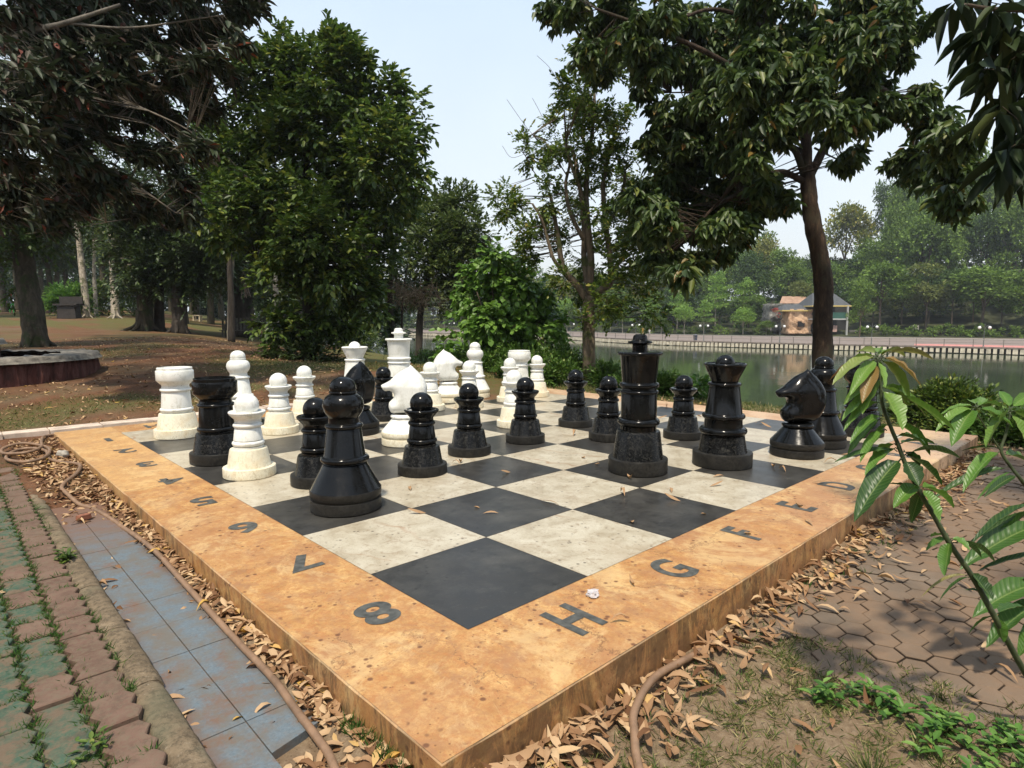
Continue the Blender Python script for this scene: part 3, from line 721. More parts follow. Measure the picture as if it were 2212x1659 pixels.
# ------------------------------------------------------------------ hoses
m_hose = plain('hose_rubber', (.24, .145, .085), .55, .2, 12)
def hose(name, label, pts, r=.0165, lift=.004):
    P = [(x, y, h1(x, y) + r + lift + (z if z else 0)) for x, y, z in pts]
    mb = MB(); mb.tube(smoothpath(P, 6), r, 10); o = mb.build(name, m_hose, smooth=True); tag(o, label, 'hose'); return o
hose('garden_hose', 'long brown hose snaking beside the numbered side of the platform into a loose coil',
     [(-.78, -.5, .01), (-.75, -.26, .02), (-.72, -.12, .022), (-.70, .15, .02), (-.685, .4, .02), (-.68, .8, .018), (-.675, 1.25, .018), (-.665, 1.77, .018), (-.66, 2.2, .018), (-.67, 2.6, .012), (-.68, 2.95, .01), (-.71, 3.35, .01), (-.75, 3.66, .01), (-.81, 3.8, .01), (-.86, 4.0, .015), (-.87, 4.18, .015), (-.81, 4.37, .02), (-.72, 4.54, .025), (-.66, 4.73, .03), (-.63, 4.95, .02),
      (-.66, 5.15, .01), (-.72, 5.24, .01), (-.80, 5.5, .02), (-.78, 5.8, .03), (-.86, 6.2, .02), (-1.0, 6.2, .01), (-1.1, 5.8, .01), (-1.0, 5.4, .03), (-.84, 5.45, .04), (-.75, 5.8, .04), (-.78, 6.2, .04), (-.92, 6.45, .03), (-1.08, 6.3, .03), (-1.1, 6.0, .03), (-.95, 5.75, .05), (-.8, 6.0, .05), (-.74, 6.5, .02), (-.68, 6.9, .01), (-.6, 7.1, .0), (-.3, 7.15, .0), (.1, 7.12, .0), (.5, 7.13, 0)], r=.015)
hose('garden_hose', 'short bend of brown hose emerging from dead leaves by the lettered side',
     [(1.0, -.62, 0), (.8, -.625, 0), (.62, -.64, .03), (.49, -.64, .04), (.37, -.66, .045), (.27, -.69, .04), (.18, -.73, .035), (.11, -.785, .03), (.04, -.84, .02), (-.02, -.90, .01), (-.08, -.98, 0), (-.2, -1.1, 0)], r=.0155)
# stones and rubbish
def blob(name, label, cat, loc, sc_, mat, seed, group=None):
    bm = bmesh.new(); bmesh.ops.create_icosphere(bm, subdivisions=3, radius=1); r_ = np.random.RandomState(seed)
    o3 = r_.rand(3) * 9
    for v in bm.verts:
        q = v.co; n_ = math.sin(q.x * 3.1 + o3[0]) * math.sin(q.y * 2.7 + o3[1]) * .16 + math.sin(q.z * 5 + o3[2] + q.x * 4) * .09
        v.co = Vector((q.x * sc_[0], q.y * sc_[1], q.z * sc_[2])) * (1 + n_)
    me = bpy.data.meshes.new(name); bm.to_mesh(me); bm.free(); o = link(name, me, mat, smooth=True); o.location = loc; tag(o, label, cat, group); return o
m_rock = plain('pale_rock', (.42, .38, .32), .85, .35, 14, bump=.6)
q = G(192, 930 + 100 * 0 + 40 * 0, -.06)
blob('stone', 'white lump of stone lying in dead leaves beside the hose coil', 'stone', (-.665, 5.62, -.03), (.055, .06, .045), m_rock, 1)
mb = MB(); mb.box((0, 0, 0), (.085, .05, .035), .4, 0, .92)
o = mb.build('brick_fragment', plain('brick_clay', (.26, .10, .055), .9, .3, 30, bump=.4)); o.location = G(181, 1122, -.12) + np.array([0, 0, .018]); tag(o, 'broken piece of red brick at the far end of the blue tiles', 'brick')
# crumpled plastic on the border
bm = bmesh.new(); bmesh.ops.create_icosphere(bm, subdivisions=3, radius=1); r_ = np.random.RandomState(5)
for v in bm.verts: v.co = Vector((v.co.x * .032, v.co.y * .026, v.co.z * .018)) * (1 + r_.normal() * .16)
me = bpy.data.meshes.new('plastic_scrap'); bm.to_mesh(me); bm.free()
m = MT('clear_plastic'); m.set((.75, .72, .74), .12, .6); m.b.inputs['Transmission Weight'].default_value = .45; m.b.inputs['IOR'].default_value = 1.3
o = link('plastic_scrap', me, m.m); o.location = tuple(G(1281, 1288, 0) + np.array([0, 0, .014])); tag(o, 'crumpled clear plastic scrap lying on the ochre border near the letter H', 'litter')
# ------------------------------------------------------------------ scattered leaves and grass
def norm(v): return v / (np.linalg.norm(v, axis=-1, keepdims=True) + 1e-9)
def rdir(n, R=RS):
    v = R.normal(size=(n, 3)); return norm(v)
def leaves(B, D, N, L, Wd, fold=.25, droop=.15):
    """B base points, D directions, N rough upward normals; returns verts and triangles, 6 verts a leaf"""
    n = len(B); D = norm(D); Sd = norm(np.cross(D, N)); U = norm(np.cross(Sd, D)); L = np.broadcast_to(L, (n,))[:, None]; Wd = np.broadcast_to(Wd, (n,))[:, None]
    m1 = B + D * L * .34; m2 = B + D * L * .68 - U * L * droop * .35; tip = B + D * L - U * L * droop
    up = U * Wd * fold
    V = np.stack([B, m1 + Sd * Wd * .5 + up, m2 + Sd * Wd * .42 + up * .8, tip, m2 - Sd * Wd * .42 + up * .8, m1 - Sd * Wd * .5 + up], 1)
    V = V.reshape(-1, 3); b = (np.arange(n) * 6)[:, None]
    F = np.concatenate([b + np.array([[0, 1, 2, 3]]), b + np.array([[0, 3, 4, 5]])], 1).reshape(-1, 4)
    return V, F
def leaves4(B, D, N, L, Wd, fold=.2):
    n = len(B); D = norm(D); Sd = norm(np.cross(D, N)); U = norm(np.cross(Sd, D)); L = np.broadcast_to(L, (n,))[:, None]; Wd = np.broadcast_to(Wd, (n,))[:, None]
    mid = B + D * L * .45; up = U * Wd * fold
    V = np.stack([B, mid + Sd * Wd * .5 + up, B + D * L, mid - Sd * Wd * .5 + up], 1).reshape(-1, 3)
    b = (np.arange(n) * 4)[:, None]; F = np.concatenate([b + np.array([[0, 1, 2]]), b + np.array([[0, 2, 3]])], 1).reshape(-1, 3)
    return V, F
m_dry = leafmat('dry_leaves', [(0, (.12, .055, .025)), (.35, (.27, .15, .075)), (.7, (.42, .27, .15)), (.93, (.54, .38, .22)), (1, (.50, .30, .06))], trans=.12, rough=.7, spec=.2)
def drymesh(pts, L, W_, zlift, R=RS):
    """curled dead leaf lying at each point: 3x4 strip bent along and across"""
    n = len(pts); a = R.rand(n) * 2 * PI; cur = R.normal(size=n) * .62; cross = R.normal(size=n) * .8 + .35; tilt = R.normal(size=n) * .16; roll = R.normal(size=n) * .25
    L = L * (.5 + R.rand(n) ** 1.5 * .95); W_ = W_ * (.7 + R.rand(n) * .5); V = []
    for i in range(5):
        u = i / 4 - .5; wd = W_ * np.array([.08, .8, 1, .72, .04])[i]
        for j in (-1, 0, 1):
            x = u * L; y = j * wd / 2
            z = cur * L * (u * u) * 1.1 - cur * L * .1 + (abs(j) * cross * wd * .45)
            z2 = z + x * tilt + y * roll; V.append(np.stack([x * np.cos(a) - y * np.sin(a), x * np.sin(a) + y * np.cos(a), z2], 1))
    V = np.stack(V, 1); V[:, :, 2] -= V[:, :, 2].min(1)[:, None] - .0
    V[:, :, 0] += pts[:, 0:1]; V[:, :, 1] += pts[:, 1:2]; V[:, :, 2] += pts[:, 2:3] + (zlift * R.rand(n) ** 1.5)[:, None] + .003
    V = V.reshape(-1, 3); q = []
    for i in range(4):
        for j in range(2): q.append([i * 3 + j, i * 3 + j + 1, i * 3 + j + 4, i * 3 + j + 3])
    q = np.array(q); F = ((np.arange(n) * 15)[:, None, None] + q[None]).reshape(-1, 4); return V, F
def onground(xy, extra=0):
    return np.c_[xy, H(xy[:, 0], xy[:, 1]) + extra]
P = []
# drift along the lettered side
n = 900; x = RS.rand(n) * 7.6 - .9; w = .01 + .22 * (.45 + .55 * vn(x, x * 0, 1.7)) * (.6 + .7 * sm(x, -.6, .8)); y = B0 - .02 - np.abs(RS.normal(size=n)) * w * .55
keep = (x > -.75); P.append(np.c_[x, y][keep])
n = 170; x = -.9 + RS.rand(n) * 1.3; y = B0 - .03 - RS.rand(n) ** 1.2 * .32; P.append(np.c_[x, y])
# drift along the numbered side
n = 1250; y = RS.rand(n) * 7.0 - 1.0; x = B0 - .012 - np.abs(RS.normal(size=n)) * np.interp(y, [-1, 0, 1.5, 2.6, 3.4, 5], [.10, .06, .045, .05, .07, .2]); P.append(np.c_[x, y][x > -1.03])
n = 700; x = -1.02 + RS.rand(n) * .45; y = 3.3 + RS.rand(n) * 3.6; P.append(np.c_[x, y])
n = 260; x = -1.0 + RS.rand(n) ** 2 * .5; y = -.9 + RS.rand(n) * .85; P.append(np.c_[x, y])
# caught against the kerb
n = 170; y = -.2 + RS.rand(n) * 3.2; x = -1.015 + np.abs(RS.normal(size=n)) * .025; k = vn(x * 0, y, 1.8) > .5; P.append(np.c_[x, y][k])
# loose ones
n = 70; P.append(np.c_[-1.0 + RS.rand(n) * .4, RS.rand(n) * 3.6])
n = 230; P.append(np.c_[RS.rand(n) * 5.5 - .5, -.7 - RS.rand(n) ** 1.3 * 2.2])
n = 130; P.append(np.c_[-2.8 + RS.rand(n) * 1.6, -.5 + RS.rand(n) * 6])
n = 5200; P.append(np.c_[-5 + RS.rand(n) * 13, 7.5 + RS.rand(n) ** 1.3 * 17])
n = 500; P.append(np.c_[6.98 + np.abs(RS.normal(size=n)) * .3, RS.rand(n) * 9 - 1.5])
P = np.concatenate(P); inb = (P[:, 0] > B0 - .005) & (P[:, 0] < B1 + .005) & (P[:, 1] > B0 - .005) & (P[:, 1] < B1 + .005)
P = P[~inb]; Pz = onground(P); Pz[:, 2] += np.where(P[:, 0] < -1.15, .055, np.where(P[:, 1] < -.58, .012, -.004))
far = Pz[:, 1] > 7.3
V, F = drymesh(Pz, np.where(P[:, 0] < B0, .072, .092), .026, .018)
lo = link('fallen_leaves', fast('fallen_leaves', V, F), m_dry, smooth=True); lo['kind'] = 'stuff'
# single leaves that lie on the board and border
spots = [(885, 1056), (1092, 1024), (985, 1003), (995, 1000), (1030, 1098), (1188, 1087), (1452, 1080), (1690, 1017), (1725, 1095), (1520, 1112), (1552, 1030), (1548, 1050), (1345, 1068), (1360, 1035), (1260, 990), (1640, 915), (1655, 922), (1600, 905), (1670, 1010), (1365, 1130), (1060, 1110), (900, 1110),
         (1340, 1345), (1365, 1262), (1615, 1155), (1747, 1130), (1770, 1045), (1855, 1085), (1905, 975), (1850, 905), (545, 1005), (1430, 905), (1440, 880), (1480, 870), (1510, 900), (1395, 1010), (1290, 1005), (1240, 940), (1700, 935), (2090, 952), (1450, 1060), (1830, 985), (1795, 1002)]
dryv = []
for i in range(5):
    V, F = drymesh(np.zeros((1, 3)), .085, .024, 0); me = fast('fallen_leaf', V, F); me.materials.append(m_dry); me.shade_smooth(); dryv.append(me)
for i, (x, y) in enumerate(spots):
    p = G(x, y, 0.001)
    if not (B0 < p[0] < B1 and B0 < p[1] < B1): continue
    o = bpy.data.objects.new('fallen_leaf', dryv[i % 5]); COL.objects.link(o); s_ = .75 + RS.rand() * .45 if y > 1000 else 1.0 + RS.rand() * .5
    o.location = p; o.rotation_euler = (0, 0, RS.rand() * 6.28); o.scale = (s_,) * 3
    tag(o, 'single dry curled leaf lying on top of the chess platform', 'leaf', 'dry leaves scattered on the chess platform')
# grass
m_gr = leafmat('grass_blades', [(0, (.045, .07, .016)), (.4, (.09, .13, .03)), (.65, (.19, .19, .06)), (1, (.42, .34, .18))], trans=.25, rough=.6, spec=.2)
m_gg = leafmat('fresh_grass', [(0, (.03, .075, .015)), (.6, (.06, .14, .025)), (1, (.15, .18, .06))], trans=.3, rough=.6, spec=.2)
def blades(P, L, Wd, lean=.5, R=RS):
    n = len(P); D = norm(np.c_[R.normal(size=(n, 2)) * lean, np.ones(n)]); N_ = np.c_[R.normal(size=(n, 2)), np.zeros(n)]
    return leaves4(P, D, norm(N_), L * (.5 + R.rand(n)), Wd, 0)
def clump(P0, k, sp, R=RS):
    return (P0[:, None, :] + R.normal(size=(len(P0), k, 2)) * sp).reshape(-1, 2)
Gp = []
n = 90000; xy = np.c_[-4 + RS.rand(n) * 13, 7.4 + RS.rand(n) ** 1.3 * 12]; xy = xy[RS.rand(n) < grassmask(xy[:, 0], xy[:, 1]) * .8]
V1, F1 = blades(onground(xy), .055, .009, .9)
n = 60000; xy2 = np.c_[6.99 + RS.rand(n) * 4, -4 + RS.rand(n) * 12]; mk = sm(sdist(xy2, CREST), -5.5, -1.0); xy2 = xy2[RS.rand(n) < mk * .6]; xy2 = xy2[(sdist(xy2, CREST) < 2.5)]
V2, F2 = blades(onground(xy2), .07, .008, .8)
c0 = np.c_[RS.rand(8500) * 2.1 - .35, -.66 - RS.rand(8500) ** .8 * 1.5]; c0 = c0[(RS.rand(len(c0)) < .08 + .9 * grassmask(c0[:, 0], c0[:, 1]))]; c0 = c0[c0[:, 0] < 1.35]
xy3 = clump(c0, 18, .024); V3, F3 = blades(onground(xy3), .045, .0045, 1.2)
link('lawn_grass', fast('lawn_grass', np.concatenate([V1, V2, V3]), np.concatenate([F1, F2 + len(V1), F3 + len(V1) + len(V2)])), m_gr)['kind'] = 'stuff'
# grass growing between the bricks
c0 = []
for ci in range(8):
    xe = -1.145 - ci * .148 + .006
    n = 460 if ci in (1, 2, 4) else 240
    y = RS.rand(n) * 7 - .6; d = .006 + (.018 if ci in (1, 4) else .006) * vn(y * 0 + ci, y, 1.2)
    ok = vn(y * 0 + ci * 3.3, y, .9) > (.25 if ci in (1, 2, 4) else .5)
    c0.append(np.c_[xe + .012 * y + RS.normal(size=n) * d, y][ok])
    for rj in range(-2, 30):
        if RS.rand() < .5:
            yy_ = rj * .211 + (.1 if ci % 2 else 0); m_ = 10; c0.append(np.c_[xe + .012 * yy_ - RS.rand(m_) * .13, yy_ + RS.normal(size=m_) * .004])
c0 = np.concatenate(c0); xy = clump(c0, 8, .009); z = np.full(len(xy), -.082)
V, F = blades(np.c_[xy, z], .034, .0036, 1.1)
link('paving_grass', fast('paving_grass', V, F), m_gg)['kind'] = 'stuff'
# grass tuft at the corner of the platform
xy = clump(np.c_[B0 - .02 - RS.rand(60) * .03, -.55 + RS.rand(60) * .5], 8, .008); V, F = blades(onground(xy), .05, .004, .5)
xy = clump(np.c_[RS.rand(90) * 4 - .2, B0 - .03 - RS.rand(90) * .25], 7, .012); Vb, Fb = blades(onground(xy), .045, .004, .6)
link('edge_grass', fast('edge_grass', np.concatenate([V, Vb]), np.concatenate([F, Fb + len(V)])), m_gg)['kind'] = 'stuff'
# small broad leaved weeds
m_weed = leafmat('weed_leaves', [(0, (.05, .12, .02)), (.6, (.10, .22, .035)), (1, (.19, .31, .07))], trans=.3)
def weedmesh(c, rad, n, L, w, z0=.01, hmax=.05):
    a = RS.rand(n) * 2 * PI; r = rad * np.sqrt(RS.rand(n)); st = np.c_[c[0] + r * np.cos(a), c[1] + r * np.sin(a)]
    k = 6; B = np.repeat(st, k, 0); Bz = H(B[:, 0], B[:, 1]) + z0 + np.tile(np.linspace(0, 1, k), n) * hmax * (.6 + .8 * RS.rand(n * k)); B = np.c_[B + RS.normal(size=B.shape) * .004, Bz]
    an = np.tile(np.arange(k) * 2.4, n) + np.repeat(RS.rand(n) * 6, k); D = np.c_[np.cos(an), np.sin(an), .35 + RS.normal(size=n * k) * .25]
    return leaves(B, D, np.tile([0, 0, 1.0], (n * k, 1)), L * (.6 + .7 * RS.rand(n * k)), w * (.7 + .6 * RS.rand(n * k)), .2, .2)
VV, FF = [], []
o_ = 0
for c, rad, n in (((.86, -1.16), .06, 6), ((.99, -1.25), .08, 6), ((.95, -1.36), .08, 4), ((.99, -1.46), .09, 7), ((1.0, -1.58), .10, 9), ((.82, -1.52), .08, 4), ((.86, -1.74), .14, 15), ((1.08, -1.72), .09, 6), ((.72, -1.64), .06, 3)):
    V, F = weedmesh(c, rad, n, .050, .021); VV.append(V); FF.append(F + o_); o_ += len(V)
link('weeds', fast('weeds', np.concatenate(VV), np.concatenate(FF)), m_weed, smooth=True)['kind'] = 'stuff'
def weed(name, label, c, rad, n, L, w, z0):
    V, F = weedmesh(c, rad, n, L, w, z0, .07); o = link(name, fast(name, V, F), G1, smooth=True); tag(o, label, 'weed')
weed('kerb_weed', 'small leafy green weed growing out of the joint beside the kerb', (-1.085, 2.36), .05, 16, .045, .016, .06)
weed('paving_weed', 'low weed with tiny leaves among the bricks left of the kerb', (-1.32, .33), .07, 22, .03, .012, .04)
tuft = np.c_[.52 + RS.normal(size=140) * .02, -1.42 + RS.normal(size=140) * .02]
V, F = blades(onground(tuft), .12, .004, .9); o = link('grass_tuft', fast('grass_tuft', V, F), m_gr); tag(o, 'spiky tuft of half dry grass in the front dirt patch', 'grass tuft')

# ------------------------------------------------------------------ trees
def trunk(mb, pts, r0, r1, sides=12, rough=.06, n=6):
    P = smoothpath(pts, n); R = np.linspace(r0, r1, len(P)); mb.tube(P, R, sides, 0, rough)
def limbs(name, mat, parent, specs, flare=None):
    mb = MB()
    for s_ in specs:
        trunk(mb, s_[0], s_[1], s_[2], s_[3] if len(s_) > 3 else 10)
    if flare:
        c, r, nroot, sp = flare
        for i in range(nroot):
            a = i * 2 * PI / nroot + RS.rand() * .5; d = np.array([math.cos(a), math.sin(a), 0])
            e = c + d * sp * (.8 + .5 * RS.rand()); e = np.array([e[0], e[1], h1(e[0], e[1]) - .05])
            mb.tube(smoothpath([c + np.array([0, 0, sp * 1.1]) + d * r * .45, c + d * r * .95 + np.array([0, 0, sp * .35]), e], 5), np.linspace(r * .5, r * .12, 11), 8, 0, .1)
    return mb.build(name, mat, parent, smooth=True)
SUBC = 13
def crownpts(clumps, dens=1.0, shell=.5):
    """clumps: (center, (rx,ry,rz), n) -> points, outward dirs"""
    P, O = [], []
    for c, r, n in clumps:
        n = max(1, int(n * dens))
        if n >= 40 and SUBC:
            k_ = max(4, n // SUBC); dc = rdir(k_); uc = RS.rand(k_) ** .42; ctr = dc * uc[:, None]; pick = RS.randint(0, k_, n)
            q_ = ctr[pick] + rdir(n) * (RS.rand(n) ** .5 * .30)[:, None]; P.append(np.asarray(c) + q_ * np.asarray(r)); O.append(norm(q_ - ctr[pick] + ctr[pick] * .35)); continue
        d = rdir(n); u = RS.rand(n) ** shell
        # dented radius so that the outline is uneven
        ph = RS.rand(3) * 6; k = 1 + .18 * np.sin(d[:, 0] * 4 + ph[0]) + .14 * np.sin(d[:, 1] * 5 + ph[1]) + .12 * np.sin(d[:, 2] * 6 + ph[2])
        P.append(np.asarray(c) + d * np.asarray(r) * (u * k)[:, None]); O.append(d)
    return np.concatenate(P), np.concatenate(O)
def sprays(P, O, k, tl, L, Wd, droop=.4, out=.7, up=.25, jit=.5, side=.9, fold=.2, six=False):
    """at each point a twig with k leaves in two rows; returns leaf mesh arrays and twig segments"""
    n = len(P); T = norm(O * out + rdir(n) * jit + np.array([0, 0, up])); T[:, 2] -= droop * RS.rand(n); T = norm(T)
    tl = tl * (.6 + .8 * RS.rand(n)); Sd = norm(np.cross(T, rdir(n) * .35 + np.array([0, 0, 1.0])))
    ts = (np.arange(k) + .6) / k
    B = P[:, None, :] + T[:, None, :] * (tl[:, None] * ts[None])[:, :, None]; B[:, :, 2] -= (tl[:, None] * droop * .4 * ts[None] ** 2)
    sg = np.where(np.arange(k) % 2 == 0, 1, -1)[None, :, None]
    D = T[:, None, :] * (.55 + .5 * ts[None, :, None]) + Sd[:, None, :] * sg * side * (1.1 - .8 * ts[None, :, None]) + RS.normal(size=(n, k, 3)) * .22
    D[:, :, 2] -= droop * .6
    B = B.reshape(-1, 3); D = D.reshape(-1, 3); N_ = np.tile([0, 0, 1.0], (len(B), 1)) + RS.normal(size=B.shape) * .35
    Ls = L * (.6 + .65 * RS.rand(len(B))); Ws = Wd * (.75 + .5 * RS.rand(len(B)))
    V, F = (leaves if six else leaves4)(B, D, N_, Ls, Ws, fold)
    return V, F, (P, P + T * tl[:, None])
def bunches(P, k, L, Wd, hang=1.0, six=True):
    """whorls of hanging leaves at each point"""
    n = len(P); an = RS.rand(n, k) * 2 * PI; el = RS.normal(size=(n, k)) * .35 - .75 * hang
    D = np.stack([np.cos(an) * np.cos(el), np.sin(an) * np.cos(el), np.sin(el)], -1).reshape(-1, 3)
    B = np.repeat(P, k, 0) + D * .02 + RS.normal(size=(n * k, 3)) * L * .12
    N_ = np.tile([0, 0, 1.0], (len(B), 1)) + RS.normal(size=B.shape) * .4
    Ls = L * (.6 + .6 * RS.rand(len(B))); Ws = Wd * (.75 + .5 * RS.rand(len(B)))
    return leaves(B, D, N_, Ls, Ws, .22, .35) if six else leaves4(B, D, N_, Ls, Ws, .2)
def twigs(segs, r, mat, name, parent, frac=1.0):
    A, Bp = segs; n = len(A); idx = np.where(RS.rand(n) < frac)[0]; A = A[idx]; Bp = Bp[idx]; n = len(A)
    D = norm(Bp - A); s1 = norm(np.cross(D, rdir(n))); s2 = np.cross(D, s1); V = []
    for q, rr in ((A, r), (Bp, r * .4)):
        for j in range(3): V.append(q + (s1 * math.cos(j * 2.094) + s2 * math.sin(j * 2.094)) * rr)
    V = np.stack(V, 1).reshape(-1, 3); f = np.array([[0, 1, 4, 3], [1, 2, 5, 4], [2, 0, 3, 5]]); F = ((np.arange(n) * 6)[:, None, None] + f).reshape(-1, 4)
    return V, F
def connect(P, spine, r, frac=.2):
    """thin branches from the spine points to crown points"""
    sp = np.array(spine); idx = np.where(RS.rand(len(P)) < frac)[0]; Q = P[idx]; mxl = .9 + .055 * float(np.mean((P - CAM) @ FWD))
    d = ((Q[:, None, :] - sp[None]) ** 2).sum(2) + np.maximum(0, sp[None, :, 2] - Q[:, None, 2]) ** 2 * 4; A = sp[d.argmin(1)]; ok = np.linalg.norm(A - Q, axis=1) < mxl
    return A[ok], Q[ok]
def CL(x, y, t, rpx, n, fl=1.0, dj=.6):
    """crown clump from the survey: radius in sheet pixels at depth t"""
    r = rpx * t / FP; return (W(x, y, t + RS.normal() * dj), (r, r, r * fl), n)
def tree_obj(name, label, base, limb_specs, barkm, crowns, group=None, flare=None, cat='tree', twg=None):
    t = thing(name, label, cat, group=group)
    limbs('trunk', barkm, t, limb_specs, flare)
    for i, (V, F, mt) in enumerate(crowns):
        link('crown', fast('crown', V, F), mt, t)
    if twg is not None:
        link('twigs', fast('twigs', *twg), barkm, t)
    return t
def cat2(*vf):
    V, F = [], []; o = 0
    for v, f in vf: V.append(v); F.append(f + o); o += len(v)
    return np.concatenate(V), np.concatenate(F)
def seg(P, Q, n=5, sag=.0): return [P + (Q - P) * i / n + np.array([0, 0, -sag * math.sin(PI * i / n)]) for i in range(n + 1)]

# -- dense middle tree (crown almost to the ground)
t = 16.6; b = ground_at(668, t)
cl = [CL(*c) for c in ((640, 150, t, 80, 420), (725, 175, t, 78, 420), (560, 190, t, 62, 260), (800, 225, t, 66, 330), (862, 270, t, 48, 200), (605, 265, t, 95, 520), (715, 290, t, 105, 620), (828, 345, t, 72, 360), (520, 330, t, 85, 380), (645, 400, t, 115, 680), (775, 430, t, 100, 560), (850, 440, t, 48, 170), (560, 480, t, 95, 480), (695, 520, t, 100, 560), (800, 545, t, 66, 300), (480, 455, t, 66, 250), (620, 615, t, 66, 250), (740, 610, t, 60, 230), (598, 690, t, 48, 110), (728, 690, t, 48, 120), (700, 95, t, 34, 60), (600, 95, t, 30, 50), (640, 730, t, 50, 80), (790, 650, t, 36, 80), (760, 130, t, 26, 40), (905, 215, t, 14, 14), (880, 350, t, 26, 40))]
P_, O_ = crownpts(cl, .92); V, F, sg_ = sprays(P_, O_, 6, .34, .19, .095, droop=.35, fold=.2, six=True)
top_ = [W(668, 640, t), W(672, 540, t), W(665, 420, t + .3), W(660, 300, t), W(655, 180, t)]
sp = [[b + np.array([0, 0, -.1])] + top_, .20, .05]
side = [([W(668, 560, t), W(600, 470, t - .6), W(530, 380, t - .8)], .09, .03), ([W(668, 520, t), W(740, 430, t + .5), W(820, 330, t + .3)], .09, .03), ([W(668, 470, t), W(700, 350, t + .8), W(740, 220, t + .5)], .08, .03), ([W(664, 400, t), W(610, 300, t + .8), W(570, 210, t + .5)], .07, .02), ([W(668, 640, t), W(610, 600, t + .6), W(560, 560, t + .5)], .05, .02), ([W(668, 640, t), W(730, 600, t - .6), W(790, 560, t - .6)], .05, .02)]
spine = sum([smoothpath(q[0], 4) for q in [sp] + side], [])
A_, Q_ = connect(P_, spine, .01, .10)
tree_obj('leafy_tree', 'tall dense green tree in the middle left, leafy almost down to the ground', b, [tuple(sp)] + side, BARKD,
         [(V, F, G1)], flare=(b, .2, 5, .35), twg=cat2(twigs((A_, Q_), .014, None, '', None), twigs(sg_, .005, None, '', None, .5)))
# undergrowth of shoots at its foot
def shrub(name, label, clumps, k, tl, L, Wd, mat, dens=1, six=False, droop=.3, stems=None, cat='bush', group=None, up=.4, barkm=BARKD):
    t_ = thing(name, label, cat, group=group); P_, O_ = crownpts(clumps, dens, .6); V, F, sg_ = sprays(P_, O_, k, tl, L, Wd, droop=droop, up=up, six=six)
    link('foliage', fast('foliage', V, F), mat, t_)
    c = np.mean([q[0] for q in clumps], 0); bz = np.array([c[0], c[1], h1(c[0], c[1])])
    st = [bz + np.array([RS.normal() * .15, RS.normal() * .15, -.05]) for _ in range(5)]
    V1, F1 = twigs(connect(P_, st, .01, .12), .010, None, '', None); V2, F2 = twigs(sg_, .004, None, '', None, .4)
    link('stems', fast('stems', *cat2((V1, F1), (V2, F2))), barkm, t_); return t_
def GC(x, t, hpx, rpx, n, fl=.8):
    """clump resting on the ground at column x"""
    g_ = ground_at(x, t); r = rpx * t / FP; return (g_ + np.array([0, 0, hpx * t / FP]), (r, r, r * fl), n)
shrub('leafy_shoots', 'dark leafy shoots around the foot of the dense middle tree', [GC(640, 16, 10, 40, 60), GC(700, 16, 14, 40, 70), GC(735, 16.2, 20, 36, 60), GC(610, 16.3, 24, 30, 40), GC(665, 15.4, 6, 44, 50)], 8, .35, .15, .05, G2)

# -- tree behind it towards the lake
t = 24.5; b = ground_at(905, t)
cl = [CL(x, y, t, r, n) for x, y, r, n in ((930, 470, 48, 260), (985, 455, 46, 260), (1015, 505, 42, 220), (950, 530, 55, 300), (890, 500, 50, 200), (1000, 560, 50, 240), (905, 570, 48, 200), (960, 610, 50, 220), (1040, 540, 26, 80), (1000, 640, 40, 150), (880, 630, 34, 90), (1035, 600, 28, 70))]
P_, O_ = crownpts(cl, 1.4); V, F, sg_ = sprays(P_, O_, 7, .36, .20, .10, droop=.2)
sp = ([b, W(908, 680, t), W(925, 600, t), W(950, 520, t), W(965, 450, t)], .16, .04); side = [([W(925, 600, t), W(980, 570, t), W(1020, 530, t)], .06, .02), ([W(915, 640, t), W(890, 580, t), W(880, 520, t)], .06, .02)]
spine = sum([smoothpath(q[0], 4) for q in [sp] + side], [])
tree_obj('small_leaved_tree', 'small leaved green tree between the dense tree and the bright heart leaved bush', b, [sp] + side, BARKD, [(V, F, leafmat('olive_leaves', [(0, (.04, .065, .018)), (.5, (.08, .12, .032)), (1, (.17, .20, .06))]))],
         twg=cat2(twigs(connect(P_, spine, 0, .12), .014, None, '', None), twigs(sg_, .006, None, '', None, .4)))
# -- vine covered twin trunks in front of it, with a brown tangle
t = 19.5; b = ground_at(848, t)
vt = thing('vine_covered_tree', 'slim trunk wrapped in climbing vines with a brown dry tangle of twigs above it', 'tree')
limbs('trunk', BARKD, vt, [([b, W(846, 700, t), W(842, 640, t), W(850, 560, t), W(860, 480, t)], .11, .05), ([b + np.array([.3, -.1, 0]), W(868, 690, t), W(872, 630, t), W(880, 570, t)], .05, .02)])
cl = [CL(848, y, t, 15, 70, 1.6) for y in (650, 680, 710, 735)] + [CL(x, y, t, r, n) for x, y, r, n in ((850, 560, 40, 110), (810, 600, 36, 90), (830, 500, 40, 90), (870, 610, 26, 50))]
P_, O_ = crownpts(cl); V, F, sg_ = sprays(P_, O_, 7, .25, .11, .05, droop=.5); link('vines', fast('vines', V, F), G2, vt); link('twigs', fast('twigs', *twigs(sg_, .005, 0, '', None, .5)), BARKD, vt)
cl = [CL(x, y, t - .3, r, n) for x, y, r, n in ((870, 635, 30, 120), (905, 622, 30, 100), (935, 645, 24, 50), (840, 620, 24, 50), (895, 660, 18, 26))]
P_, O_ = crownpts(cl, 1.0, .7); Q = P_ + norm(rdir(len(P_)) + np.array([0, 0, -.2])) * .42
m_dt = plain('dry_twigs', (.26, .18, .11), .9, .35, 20)
link('dry_tangle', fast('dry_tangle', *twigs((P_, Q), .008, 0, '', None)), m_dt, vt)

